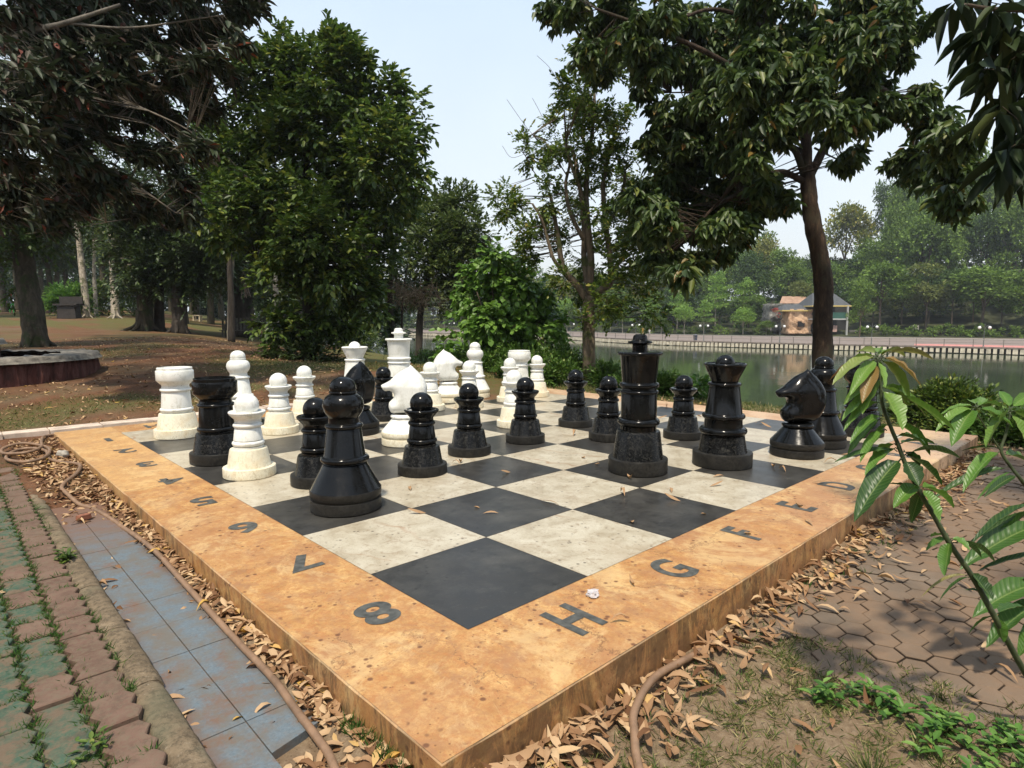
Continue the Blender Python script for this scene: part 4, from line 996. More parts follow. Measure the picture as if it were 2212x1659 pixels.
# -- bright heart leaved bush
cl = [CL(x, y, 14.5, r, n) for x, y, r, n in ((1060, 600, 48, 120), (1110, 610, 52, 140), (1012, 628, 30, 50), (1150, 640, 44, 110), (1060, 660, 60, 150), (1120, 680, 60, 150), (1175, 680, 32, 70), (1050, 700, 40, 70), (1140, 720, 44, 80), (1065, 560, 24, 40), (1100, 740, 44, 60), (985, 715, 18, 10))]
t_ = thing('heart_leaved_bush', 'big bright green bush with heart shaped leaves behind the farther white knight', 'bush')
P_, O_ = crownpts(cl, 1.0, .6); V, F, sg_ = sprays(P_, O_, 8, .38, .15, .125, droop=.8, six=True, fold=.12, up=.3)
link('foliage', fast('foliage', V, F), GB, t_); b = ground_at(1095, 14.7)
st = [b + np.array([RS.normal() * .12, RS.normal() * .12, 0]) for _ in range(5)]
mb = MB()
for q in ((1060, 600), (1110, 620), (1150, 650), (1030, 630), (1090, 680), (1170, 690)): trunk(mb, [b, W((q[0] + 1095) / 2, 730, 14.6), W(q[0], q[1], 14.5)], .035, .01, 6)
mb.build('stems', BARK, t_, smooth=True); link('twigs', fast('twigs', *twigs(sg_, .006, 0, '', None, .7)), BARK, t_)
shrub('broad_leaved_shrub', 'low shrub with broad heart shaped leaves rising from the creeper behind the white knight', [GC(975, 15.6, 26, 22, 26), GC(1000, 15.4, 20, 20, 22), GC(958, 15.8, 34, 14, 12)], 7, .3, .15, .12, GB, six=True, droop=.7)
# -- creeping hedge behind the board
GH = leafmat('creeper_leaves', [(0, (.045, .09, .018)), (.5, (.085, .165, .028)), (.9, (.14, .25, .045)), (1, (.24, .28, .07))])
def hedge(name, label, cols, n, L=.085, mat=None, cat='hedge', w=.042, **kw):
    return shrub(name, label, [GC(x, t_, h_, r, int(n * r / 40)) for x, t_, h_, r in cols], 6, .20, L, w, mat or GH, cat=cat, up=.5, **kw)
hedge('creeper_hedge', 'low rounded mass of creeping plants behind the white bishop and rook', [(1030, 14.6, 12, 34), (1075, 14.2, 16, 40), (1120, 13.8, 18, 44), (1160, 13.4, 18, 46), (1200, 13.6, 18, 46), (1235, 13.8, 16, 42), (1170, 12.8, 10, 36), (1110, 13.0, 8, 34), (1060, 13.6, 6, 30), (1215, 13.0, 8, 34), (1140, 14.2, 34, 34), (1190, 14.4, 30, 32)], 560)
hedge('creeper_hedge', 'low creeping plants along the bank right of the pruned tree', [(1300, 13.2, 12, 34), (1335, 12.6, 10, 34), (1375, 12.0, 8, 30), (1310, 12.6, 6, 30), (1350, 11.8, 4, 26)], 430)
hedge('creeper_hedge', 'distant dark green creeper bank below the lake wall, left of the heart leaved bush', [(900, 21, 8, 24), (935, 20.5, 9, 26), (965, 19.5, 10, 26), (890, 19, 6, 24), (1000, 18, 10, 26)], 300)
hedge('round_bush', 'small round clipped bush on the bank between the black king and a black pawn', [(1437, 11.2, 16, 26), (1425, 11.2, 10, 22), (1455, 11.2, 10, 22)], 420, cat='bush')
shrub('leafy_plant', 'small bright leafy plant on the bank just left of the black queen', [GC(1510, 10.6, 22, 16, 26, 1.4), GC(1502, 10.6, 8, 14, 18)], 6, .16, .12, .06, G3, six=True, cat='plant')
hedge('bank_bush', 'dark bush beyond the right hand corner of the platform, by the water', [(2030, 8.3, 30, 60), (2085, 8.1, 26, 60), (2000, 8.5, 22, 50), (2060, 8.2, 55, 50), (2110, 8.0, 18, 44), (2035, 8.3, 62, 34), (1990, 8.6, 40, 36), (2075, 7.8, -4, 46)], 700, L=.075, mat=G1, cat='bush', w=.035)
hedge('bank_bush', 'light green low growth right of the dark bank bush', [(2160, 7.4, 6, 44), (2205, 7.2, 12, 44), (2130, 7.5, -6, 40)], 260, L=.08, cat='bush')
# -- pruned many-limbed tree in the centre
t = 13.2; b = ground_at(1272, t)
T_ = lambda x, y, d=0: W(x, y, t + d)
main = ([b + np.array([0, 0, -.15]), T_(1272, 760), T_(1271, 690), T_(1273, 640)], .145, .125, 14)
side = [([T_(1272, 655), T_(1246, 615), T_(1222, 590), T_(1212, 560), T_(1207, 520), T_(1198, 470), T_(1190, 425)], .085, .035),
        ([T_(1222, 590), T_(1196, 560, -.3), T_(1180, 505, -.3), T_(1168, 470, -.4), T_(1150, 440, -.4)], .045, .02),
        ([T_(1273, 645), T_(1262, 560, .2), T_(1262, 500, .2), T_(1255, 420, .2), T_(1238, 330, .2), T_(1225, 315, .2)], .07, .035),
        ([T_(1262, 520, .2), T_(1232, 460, .1), T_(1222, 400, .1), T_(1230, 350), T_(1215, 290)], .05, .02),
        ([T_(1273, 645), T_(1276, 560), T_(1268, 470), T_(1266, 400), T_(1272, 330), T_(1280, 280), T_(1284, 200), T_(1275, 120)], .085, .02),
        ([T_(1268, 460), T_(1250, 400, -.2), T_(1232, 350, -.3), T_(1222, 310, -.3)], .04, .03), ([T_(1272, 335), T_(1262, 305), T_(1256, 292)], .035, .032),
        ([T_(1275, 650), T_(1300, 625), T_(1318, 610), T_(1318, 560), T_(1308, 480), T_(1303, 400), T_(1312, 350), T_(1322, 310)], .085, .035),
        ([T_(1308, 500), T_(1335, 440, .2), T_(1348, 400, .2), T_(1350, 370, .2)], .045, .03), ([T_(1318, 600), T_(1350, 540, .3), T_(1370, 470, .4), T_(1390, 400, .4)], .045, .018),
        ([T_(1190, 480, -.2), T_(1150, 490, -.4), T_(1110, 470, -.5), T_(1075, 450, -.6)], .014, .004), ([T_(1198, 400), T_(1160, 380, -.2), T_(1130, 330, -.3), T_(1108, 320, -.3)], .014, .004), ([T_(1225, 380), T_(1180, 310), T_(1150, 290, .2)], .014, .004)]
cl = [(1088, 440, 26, 70), (1110, 470, 22, 44), (1098, 425, 20, 40), (1125, 500, 16, 22), (1150, 322, 26, 44), (1175, 350, 30, 50), (1130, 300, 14, 18), (1200, 300, 34, 80), (1228, 245, 38, 110), (1255, 195, 36, 110), (1195, 385, 34, 60), (1180, 425, 30, 56), (1205, 450, 36, 80), (1170, 530, 36, 100), (1140, 545, 22, 50), (1150, 505, 24, 44), (1240, 320, 36, 80), (1262, 270, 40, 110), (1250, 420, 40, 70), (1245, 520, 40, 80), (1225, 600, 26, 50), (1290, 350, 44, 110), (1300, 250, 50, 150), (1330, 400, 44, 100), (1290, 450, 36, 70), (1290, 560, 34, 70), (1262, 625, 30, 110), (1300, 640, 26, 70), (1340, 480, 44, 100), (1350, 560, 40, 100), (1380, 620, 44, 90), (1350, 660, 30, 50), (1400, 660, 28, 40), (1420, 690, 22, 26), (1330, 690, 16, 16), (1320, 160, 44, 120), (1260, 690, 12, 20), (1280, 590, 30, 60), (1310, 300, 40, 90), (1380, 540, 36, 90), (1240, 130, 20, 20), (1270, 90, 26, 30), (1385, 440, 40, 80), (1400, 380, 36, 60), (1370, 300, 40, 70), (1395, 520, 40, 80), (1360, 500, 40, 80), (1340, 340, 36, 60)]
P_, O_ = crownpts([CL(x, y, t, r, n, 1, .8) for x, y, r, n in cl], .95, .6); V, F, sg_ = sprays(P_, O_, 8, .26, .10, .056, droop=.25, up=.2)
spine = sum([smoothpath(q[0], 4) for q in [main] + side], [])
t_ = tree_obj('pruned_tree', 'many limbed pruned tree with lopped branch stubs, right behind a black pawn', b, [main] + side, bark('bark_tan', (.06, .048, .032), (.17, .13, .09), (.27, .21, .15), patch=(.075, .085, .03)),
              [(V, F, leafmat('pruned_leaves', [(0, (.05, .085, .014)), (.5, (.095, .155, .024)), (.85, (.16, .22, .035)), (.97, (.28, .28, .05)), (1, (.40, .30, .05))], trans=.4))], flare=(b, .14, 4, .12), twg=cat2(twigs(connect(P_, spine, 0, .22), .010, None, '', None), twigs(sg_, .004, None, '', None, .6)))
mb = MB()
for a in ([(1215, 200), (1190, 150), (1160, 120)], [(1150, 290), (1130, 265), (1095, 215)], [(1140, 330), (1105, 340), (1085, 315)], [(1170, 250), (1160, 230), (1150, 212)]):
    mb.tube(smoothpath([W(x, y, t) for x, y in a], 5), .004, 4)
mb.build('bare_twigs', BARK, t_)

# -- big drooping tree on the bank, right
t = 10.8; T_ = lambda x, y, d=0: W(x, y, t + d)
b = ground_at(1775, t)
main = ([b + np.array([0, 0, -.3]), T_(1776, 760), T_(1777, 690), T_(1779, 620), T_(1770, 550), T_(1757, 490), T_(1748, 430), T_(1744, 375)], .172, .125, 16)
side = [([T_(1744, 400), T_(1720, 330), T_(1692, 300, .2), T_(1672, 230, .3), T_(1640, 130, .5)], .065, .03), ([T_(1744, 390), T_(1741, 300), T_(1742, 240), T_(1752, 160), T_(1748, 60), T_(1750, -60)], .10, .05),
        ([T_(1748, 385), T_(1780, 320), T_(1810, 260), T_(1838, 210), T_(1860, 190, -.2), T_(1910, 195, -.3), T_(1940, 240, -.4), T_(1975, 300, -.5), T_(2030, 350, -.6)], .075, .025), ([T_(1838, 210), T_(1870, 120, .2), T_(1900, 40, .4)], .055, .03),
        ([T_(1742, 395), T_(1690, 372, -.2), T_(1640, 385, -.4), T_(1590, 420, -.6), T_(1540, 450, -.7), T_(1500, 500, -.8)], .06, .016), ([T_(1741, 250), T_(1640, 180, -.6), T_(1520, 110, -1.0), T_(1400, 60, -1.3), T_(1290, 20, -1.4)], .06, .02), ([T_(1752, 140), T_(1650, 60, -.5), T_(1540, 20, -.8), T_(1430, 60, -1.2)], .05, .02), ([T_(1744, 330), T_(1660, 300, .5), T_(1560, 290, .8), T_(1470, 340, .9)], .045, .015),
        ([T_(1760, 320), T_(1800, 340, .3), T_(1830, 350, .4)], .02, .008), ([T_(1672, 230, .3), T_(1560, 200, .5), T_(1450, 200, .6)], .035, .012), ([T_(1800, 280), T_(1830, 290, -.3), T_(1860, 310, -.3)], .02, .008)]
cl = [(1195, 22, 34, 16), (1240, 15, 34, 24), (1300, 70, 56, 60), (1270, 110, 30, 18), (1330, 30, 60, 60), (1400, 60, 80, 110), (1350, 150, 70, 90), (1480, 130, 95, 150), (1450, 250, 90, 130), (1560, 240, 95, 150), (1560, 60, 100, 140), (1700, 80, 105, 160), (1640, 190, 85, 120), (1500, 350, 85, 120), (1420, 370, 60, 70), (1585, 350, 72, 90), (1480, 460, 78, 100), (1560, 480, 52, 50), (1440, 550, 42, 40), (1430, 470, 40, 34), (1640, 310, 54, 50), (1850, 60, 92, 120), (1950, 40, 70, 80), (1800, 130, 72, 90), (1885, 140, 70, 80), (1940, 100, 56, 60), (1690, 280, 34, 24), (1790, 290, 26, 14), (1830, 260, 34, 26), (1870, 250, 34, 24), (1920, 230, 44, 46), (1985, 215, 36, 34), (2020, 260, 30, 26), (2050, 300, 28, 22), (1835, 345, 26, 18), (1955, 340, 30, 22), (1990, 370, 30, 20), (2050, 360, 36, 34), (2055, 430, 26, 26), (2080, 330, 30, 20), (1620, 440, 30, 24), (1660, 440, 20, 12), (1690, 430, 24, 16), (1500, 570, 14, 9), (1600, 510, 24, 16), (1470, 590, 16, 8), (1380, 430, 40, 34), (1400, 500, 30, 22), (1750, 100, 60, 60), (1720, 200, 60, 60), (1890, -40, 90, 50), (1650, -50, 120, 80), (1400, -50, 100, 60), (1650, 400, 24, 14), (1780, 200, 40, 34), (1430, 500, 50, 60), (1520, 530, 44, 44), (1390, 440, 50, 50), (1560, 420, 60, 60), (1640, 400, 44, 36), (1480, 400, 70, 70)]
P_, O_ = crownpts([CL(x, y, t - .3, r, n, 1, 1.0) for x, y, r, n in cl], 1.02, .55); V, F = bunches(P_, 11, .205, .078, .8)
i0 = RS.rand(len(P_)) < .6; P2, O2 = P_[i0], O_[i0]; V2, F2 = bunches(P2 + rdir(len(P2)) * .15, 8, .18, .068, .6)
spine = sum([smoothpath(q[0], 5) for q in side], [])
tree_obj('drooping_tree', 'big dark tree with drooping leaf bunches and a tall bent trunk on the bank', b, [main] + side, BARKR,
         [(*cat2((V, F), (V2, F2)), GM)], flare=(b, .17, 4, .2), twg=cat2(twigs(connect(P_, spine, 0, .30), .011, None, '', None)))
# second stem base behind the trunk
# -- mango tree beyond the right edge, its near branch hangs into the top right corner
b = np.array([5.4, -4.6, h1(5.4, -4.6)])
hang = [W(2215, 30, 3.1), W(2190, 110, 3.1), W(2240, 190, 3.1), W(2200, 290, 3.2)]
sp = [([b + np.array([0, 0, -.1]), b + np.array([-.05, .05, 1.5]), b + np.array([-.15, .2, 2.8])], .16, .12, 14), ([b + np.array([-.15, .2, 2.8]), b + np.array([-1.0, 1.0, 3.9]), b + np.array([-2.2, 1.4, 4.6])], .09, .04), ([b + np.array([-.15, .2, 2.8]), b + np.array([.9, .6, 4.2]), b + np.array([1.6, 1.6, 5.0])], .08, .04), ([b + np.array([-.15, .2, 2.8]), b + np.array([-.6, -.9, 4.4])], .08, .04),
      ([b + np.array([-.9, .9, 3.8]), W(2420, -60, 3.5), W(2300, 60, 3.2), W(2240, 200, 3.1), W(2215, 300, 3.1)], .04, .010), ([W(2330, 20, 3.3), W(2230, 20, 3.1), W(2150, 20, 3.0), W(2090, 10, 3.0)], .02, .006), ([W(2240, 200, 3.1), W(2170, 140, 3.1), W(2120, 110, 3.1)], .012, .005)]
hp = np.array([W(x, y, 3.1 + RS.normal() * .12) for x, y in ((2145, 25), (2120, 70), (2160, 80), (2200, 40), (2190, 110), (2150, 130), (2120, 150), (2210, 150), (2180, 190), (2215, 220), (2195, 260), (2210, 310), (2180, 320), (2235, 350), (2240, 90), (2260, 280), (2230, 10), (2170, 10), (2060, 0), (2090, -6), (2250, 160), (2225, 270), (2165, 230), (2205, 200), (2150, 60), (2195, 345))])
V, F = bunches(hp, 9, .22, .05, .9)
cc = [((b[0] - 1.6, b[1] + 1.6, 4.9), (1.8, 1.5, 1.0), 150), ((b[0] + .6, b[1] + .8, 5.2), (1.9, 1.6, 1.2), 170), ((b[0] - .4, b[1] - .6, 5.0), (1.7, 1.5, 1.1), 180), ((b[0] - 3.0, b[1] + 1.4, 4.7), (1.2, 1.0, .7), 90), ((b[0] + 1.8, b[1] + 1.9, 5.4), (1.3, 1.2, .9), 150), ((1.6, -2.7, 4.6), (1.2, .8, .5), 40)]
P_, O_ = crownpts(cc); V2, F2 = bunches(P_, 9, .24, .06, .7)
GK = leafmat('mango_dark', [(0, (.014, .024, .010)), (.6, (.026, .044, .016)), (.95, (.05, .07, .022)), (1, (.12, .13, .03))], trans=.15, rough=.5, spec=.2)
tree_obj('mango_tree', 'mango tree whose near dark branch of long leaves hangs into the upper right corner', b, sp, BARK, [(*cat2((V, F), (V2, F2)), GK)],
         twg=cat2(twigs(connect(P_, sum([smoothpath(q[0], 4) for q in sp[:4]], []), 0, .3), .012, None, '', None), twigs(connect(hp, smoothpath(sp[4][0], 8) + smoothpath(sp[5][0], 5) + smoothpath(sp[6][0], 5), 0, 1.0), .004, None, '', None)))

# -- mango saplings in the right foreground: every leaf modelled with a rib and a curved blade
def m_mango():
    m = MT('mango_leaves'); at = m.n('ShaderNodeAttribute', attribute_name='tone'); r = at.outputs['Fac']; P = m.pos()
    c = m.ramp(r, [(0, (.018, .045, .014)), (.3, (.04, .10, .02)), (.55, (.10, .22, .03)), (.75, (.18, .30, .055)), (.88, (.26, .22, .07)), (1, (.30, .13, .055))])
    uv = m.n('ShaderNodeAttribute', attribute_name='vein').outputs['Fac']
    c = m.mix(m.ramp(uv, [(0, .5), (.09, 0)]), c, (.32, .40, .14))
    n = m.noise(P, 40, 4, .6); c = m.mix(m.ramp(n, [(.5, 0), (.75, .3)]), c, (.05, .07, .02))
    w = m.n('ShaderNodeAttribute', attribute_name='along').outputs['Fac']
    rib = m.math('SINE', m.math('MULTIPLY', w, 90.0)); c = m.mix(m.math('MULTIPLY', m.ramp(rib, [(.7, 0), (1, .3)]), .8), c, (.22, .32, .10))
    m.set(c, .38, .45); m.bump(rib, .18, .003)
    tr = m.n('ShaderNodeBsdfTranslucent'); m.l(m.mix(.4, c, (.5, .75, .1), 'MULTIPLY'), tr.inputs[0]); mx = m.n('ShaderNodeMixShader'); mx.inputs[0].default_value = .32
    m.l(m.b.outputs[0], mx.inputs[1]); m.l(tr.outputs[0], mx.inputs[2]); m.l(mx.outputs[0], m.out.inputs[0]); return m.m
m_mg = m_mango()
class Big:
    def __init__(s): s.V = []; s.F = []; s.tone = []; s.vein = []; s.along = []; s.pet = MB()
    def leaf(s, A, Bp, wd, sag=.12, roll=0.0, tone=.5, pet=.015):
        A = np.array(A, float); Bp = np.array(Bp, float); L = np.linalg.norm(Bp - A); D = (Bp - A) / L
        up = np.array([0, 0, 1.0]); C = (A + Bp) / 2 + up * L * sag
        Sd = np.cross(D, up); Sd /= np.linalg.norm(Sd) + 1e-6
        toc = CAM - A; toc /= np.linalg.norm(toc); U0 = np.cross(Sd, D); Sd = Sd * math.cos(roll) + U0 * math.sin(roll)
        n = 12; base = len(s.V); ph = RS.rand() * 6
        for i in range(n + 1):
            u = i / n; p = (1 - u) ** 2 * A + 2 * u * (1 - u) * C + u * u * Bp; T = 2 * (1 - u) * (C - A) + 2 * u * (Bp - C); T /= np.linalg.norm(T)
            N_ = np.cross(Sd, T); N_ /= np.linalg.norm(N_)
            w = wd * .5 * (math.sin(PI * u ** .85) ** .75 * (1 - .25 * u) + (.03 if 0 < i < n else 0)) * (.96 + .06 * math.sin(u * 20 + ph))
            for j in (-1, -.5, 0, .5, 1):
                rip = .05 * wd * math.sin(u * 22 + ph + (1.5 if j > 0 else 0)) * abs(j)
                s.V.append(p + Sd * w * j + N_ * (abs(j) ** 1.4 * w * .55 + rip * min(1, 4 * u * (1 - u) * 2))); s.tone.append(tone); s.vein.append(abs(j)); s.along.append(u + abs(j) * .10)
        for i in range(n):
            for j in range(4): s.F.append([base + i * 5 + j, base + i * 5 + j + 1, base + (i + 1) * 5 + j + 1, base + (i + 1) * 5 + j])
    def build(s, name, parent):
        me = fast(name, np.array(s.V), np.array(s.F))
        for k in ('tone', 'vein', 'along'):
            a_ = me.attributes.new(k, 'FLOAT', 'POINT'); a_.data.foreach_set('value', np.array(getattr(s, k), np.float32))
        return link(name, me, m_mg, parent, smooth=True)
def sapling(label, t, stems, lv, loose):
    o = thing('mango_sapling', label, 'sapling'); mb = MB()
    for pts, r0, r1 in stems:
        pp = smoothpath([W(x, y, t + d) for x, y, d in pts], 6); mb.tube(pp, np.linspace(r0, r1, len(pp)), 8, 0, .04)
    B_ = Big()
    for (x0, y0, x1, y1, wpx, tone, sag, d0, d1) in lv:
        A = W(x0, y0, t + d0); E = W(x1, y1, t + d1); L = np.linalg.norm(E - A); pe = A + (E - A) * .10 + np.array([0, 0, .012])
        B_.leaf(pe, E, wpx * t / FP, sag, RS.normal() * .35, tone + RS.normal() * .03)
        mb.tube([A, (A + pe) / 2 + np.array([0, 0, .004]), pe + (E - pe) * .03], [.0022, .0018, .0015], 5)
    B_.build('leaves', o)
    m_st = plain('green_stem', (.055, .075, .03), .6, .35, 30); mb.build('stem', m_st, o, smooth=True); return o
t = 2.15
st = [([(2330, 1640, .25), (2270, 1545, .15), (2212, 1450, .05), (2150, 1335, 0), (2100, 1245, 0), (2055, 1180, 0), (2015, 1110, 0), (1985, 1060, 0), (1955, 1000, 0), (1940, 960, 0), (1925, 925, 0), (1908, 880, 0), (1902, 840, 0), (1898, 800, 0), (1895, 772, 0)], .011, .0045)]
A = (1895, 775)
lv = [ # x0 y0 x1 y1 width tone sag
 (A[0], A[1], 1798, 832, 34, .80, .18, 0, -.06), (A[0], A[1], 1792, 822, 22, .95, .22, 0, .08), (A[0], A[1], 1830, 792, 24, .72, .2, 0, .12), (A[0] + 10, A[1] - 4, 2018, 778, 20, .90, .16, 0, .10), (A[0] + 8, A[1], 1990, 835, 34, .93, .18, 0, -.04), (A[0] + 6, A[1] + 4, 1965, 862, 36, .80, .15, 0, .04), (1893, 790, 1862, 872, 34, .97, .10, -.02, -.10), (A[0], A[1], 1880, 860, 38, .62, .06, 0, .10), (A[0], A[1], 1920, 760, 22, .66, .1, 0, .12),
 (A[0], A[1] - 4, 1850, 762, 22, .86, .14, 0, .15), (A[0] + 4, A[1], 1955, 770, 24, .78, .16, 0, .16), (A[0], A[1] + 6, 1835, 856, 30, .62, .14, 0, -.10), (1896, 786, 1912, 838, 20, .74, .1, 0, -.12), (A[0], A[1] - 4, 1900, 752, 20, .7, .05, 0, .1),
 (1898, 815, 1822, 875, 26, .62, .14, 0, -.02), (1900, 820, 1838, 895, 36, .6, .05, 0, .08), (1900, 822, 1863, 895, 40, .60, .05, 0, -.08), (1900, 840, 1960, 880, 36, .64, .20, 0, .05), (1900, 838, 2000, 900, 30, .66, .18, 0, .12), (1903, 850, 1985, 985, 20, .0, .0, 0, 3) , (1903, 845, 1950, 930, 52, .70, .12, 0, -.10), (1905, 848, 2065, 935, 34, .58, .10, 0, .15), (1902, 850, 2040, 925, 30, .5, .14, .02, .22),
 (1902, 850, 1818, 910, 32, .60, .12, 0, -.06), (1902, 852, 1820, 928, 24, .55, .10, 0, .1), (1905, 870, 1822, 932, 26, .68, .22, 0, -.05), (1906, 905, 1830, 985, 28, .48, .12, 0, .05), (1908, 900, 1835, 960, 24, .5, .2, 0, -.08),
 (1915, 930, 1858, 1000, 34, .60, .14, 0, -.05), (1920, 920, 1880, 965, 40, .62, .08, 0, .04), (1925, 915, 2010, 985, 34, .42, .2, 0, .06), (1935, 955, 1920, 935, 46, .0, .0, 0, 3), (1932, 948, 2000, 960, 34, .10, .18, 0, -.06), (1938, 965, 2020, 960, 26, .3, .1, 0, .1),
 (1938, 975, 1800, 1000, 18, .30, .1, 0, -.05), (1938, 970, 1868, 1028, 36, .62, .12, 0, -.04), (1935, 962, 1880, 1000, 30, .68, .1, 0, .08), (1950, 990, 1845, 1128, 56, .22, .14, -.02, -.08), (1950, 992, 1885, 1090, 48, .18, .06, 0, .06), (1950, 985, 2035, 1050, 40, .16, .15, 0, .05), (1955, 1000, 1985, 1050, 44, .10, -.05, 0, -.06), (1950, 980, 1985, 1010, 36, .2, .1, .02, .05), (1952, 985, 2075, 990, 24, .35, .16, 0, .1),
 (1985, 1050, 1930, 1098, 38, .52, .1, 0, -.04), (1985, 1055, 2060, 1098, 42, .58, .18, 0, .04), (1988, 1060, 2030, 1130, 40, .58, .14, 0, -.06), (1990, 1065, 1968, 1130, 30, .30, .08, 0, .06), (1995, 1070, 1920, 1045, 20, .2, .1, 0, .1),
 (2050, 1170, 2000, 1190, 28, .45, .12, 0, .02), (2052, 1172, 2040, 1245, 36, .50, .05, 0, -.05), (2055, 1170, 2120, 1205, 30, .25, .15, 0, .04), (2055, 1175, 2150, 1215, 28, .22, .16, 0, .12), (2052, 1168, 2095, 1190, 28, .5, .15, 0, -.05), (2050, 1165, 2010, 1160, 22, .4, .1, 0, .1),
 (2100, 1248, 2028, 1300, 14, .25, .24, 0, .0), (2098, 1245, 1990, 1290, 10, .85, .3, 0, .05), (2095, 1240, 2145, 1295, 36, .10, -.02, 0, -.04), (2118, 1285, 2085, 1275, 12, .3, .1, 0, .02), (2150, 1335, 2092, 1370, 12, .25, .25, 0, .04), (2152, 1338, 2168, 1388, 28, .45, -.05, 0, 0), (2150, 1332, 2212, 1310, 30, .35, .1, 0, .03)]
lv = [q for q in lv if q[-1] != 3]
sapling('tall mango sapling leaning left with coppery top leaves, in front of a black rook', t, st, lv, 0)
t = 2.55
st = [([(2420, 1640, .3), (2330, 1330, .2), (2260, 1120, .1), (2212, 1045, 0), (2185, 1010, 0), (2163, 975, 0), (2172, 940, 0), (2180, 905, 0), (2182, 890, 0)], .010, .004), ([(2163, 975, 0), (2140, 940, 0), (2118, 905, 0), (2108, 888, 0)], .004, .0025), ([(2330, 1330, .2), (2260, 1290, .1), (2212, 1250, 0)], .006, .004)]
lv = [(2108, 885, 2020, 935, 26, .66, .22, 0, -.05), (2108, 882, 2030, 898, 22, .62, .2, 0, .06), (2105, 885, 2055, 965, 44, .52, .16, 0, -.08), (2110, 882, 2165, 882, 22, .62, .2, 0, .06), (2110, 884, 2130, 862, 20, .66, .1, 0, .1), (2112, 885, 2190, 925, 28, .5, .16, 0, -.02), (2108, 880, 2095, 866, 22, .6, .1, 0, .1), (2108, 880, 2150, 905, 22, .6, .2, 0, .1),
      (2182, 888, 2130, 968, 46, .66, .12, 0, -.06), (2182, 888, 2235, 850, 26, .58, .1, 0, .05), (2182, 888, 2160, 845, 24, .55, .06, 0, .1), (2184, 890, 2260, 930, 30, .6, .1, 0, 0), (2180, 895, 2230, 985, 34, .7, .1, 0, -.05),
      (2163, 975, 2080, 1065, 40, .50, .2, 0, -.05), (2160, 972, 2075, 975, 14, .15, .12, 0, .06), (2165, 985, 2240, 1010, 40, .45, .1, 0, .04), (2185, 1010, 2010, 1082, 22, .32, .16, 0, .05), (2190, 1020, 2110, 1082, 16, .4, .12, 0, -.02), (2200, 1030, 2125, 1075, 20, .12, .1, 0, -.08), (2205, 1040, 2260, 1100, 40, .4, .1, 0, 0),
      (2240, 1085, 2095, 1180, 30, .22, .14, 0, -.05), (2245, 1095, 2118, 1210, 46, .40, .12, 0, .03), (2250, 1100, 2090, 1175, 16, .15, .1, 0, .1), (2265, 1130, 2072, 1232, 56, .35, .12, 0, -.05), (2270, 1200, 2110, 1235, 20, .2, .12, 0, .04), (2262, 1260, 2100, 1335, 56, .38, .16, 0, -.04), (2260, 1262, 2130, 1300, 22, .15, .12, 0, .04), (2260, 1300, 2130, 1400, 52, .36, .2, 0, -.02), (2240, 1310, 2150, 1330, 30, .14, .14, 0, .08), (2230, 1100, 2290, 1200, 50, .3, .1, 0, 0), (2262, 1330, 2200, 1420, 40, .45, .1, 0, 0)]
sapling('second mango sapling with broad green leaves cut by the right edge of the view', t, st, lv, 0)
# -- rubber tree overhanging from the left
t = 9.2; T_ = lambda x, y, d=0: W(x, y, t + d)
b = ground_at(-420, 9.0)
sp = [([b, T_(-420, 560), T_(-380, 380), T_(-300, 220)], .22, .16, 14), ([T_(-380, 380), T_(-150, 210), T_(0, 148), T_(90, 130), T_(160, 128), T_(240, 150), T_(330, 185, .2), T_(400, 210, .3)], .07, .012), ([T_(-300, 220), T_(-80, 120), T_(60, 70, -.4), T_(140, 50, -.5), T_(260, 10, -.4)], .08, .02), ([T_(-150, 210), T_(0, 190, -.3), T_(150, 165, -.3), T_(300, 160, -.2), T_(420, 120), T_(540, 60)], .035, .008),
      ([T_(-380, 380), T_(-150, 330, .4), T_(0, 300, .5), T_(130, 330, .4), T_(260, 380, .3), T_(380, 460, .3)], .06, .008), ([T_(-300, 220), T_(-100, 40), T_(120, -60), T_(350, -80), T_(520, -30)], .08, .015), ([T_(150, 165, -.3), T_(300, 230, -.2), T_(420, 290), T_(470, 360)], .018, .005), ([T_(140, 50, -.5), T_(280, 60, -.3), T_(430, 40), T_(560, 20)], .02, .005), ([T_(0, 300, .5), T_(150, 250, .2), T_(300, 260), T_(400, 330)], .02, .005), ([T_(-150, 330, .4), T_(20, 400, .3), T_(120, 440, .2), T_(230, 480, .2)], .02, .005)]
cl = [(40, 40, 90, 130), (150, 30, 80, 110), (250, 40, 70, 90), (340, 20, 60, 80), (420, 15, 50, 60), (500, 8, 44, 44), (555, 10, 30, 22), (60, 190, 80, 100), (160, 200, 80, 100), (260, 150, 75, 90), (340, 110, 66, 80), (420, 90, 56, 60), (490, 60, 40, 34), (530, 100, 26, 14), (400, 170, 60, 66), (470, 150, 44, 40), (510, 170, 26, 14), (330, 220, 66, 80), (240, 260, 70, 90), (140, 300, 80, 100), (40, 310, 80, 100), (60, 400, 70, 80), (150, 400, 64, 66), (240, 370, 66, 70), (320, 330, 60, 60), (390, 280, 56, 56), (450, 240, 44, 34), (440, 320, 30, 20), (320, 420, 50, 40), (400, 400, 40, 26), (420, 460, 30, 14), (240, 450, 50, 36), (380, 480, 26, 10), (120, 470, 44, 24), (30, 460, 40, 26), (90, 120, 66, 66), (190, 110, 60, 60), (50, -60, 130, 90), (250, -70, 120, 80), (440, -60, 90, 50)]
P_, O_ = crownpts([CL(x, y, t + .2, r, n, .8, .7) for x, y, r, n in cl], 1.15, .6)
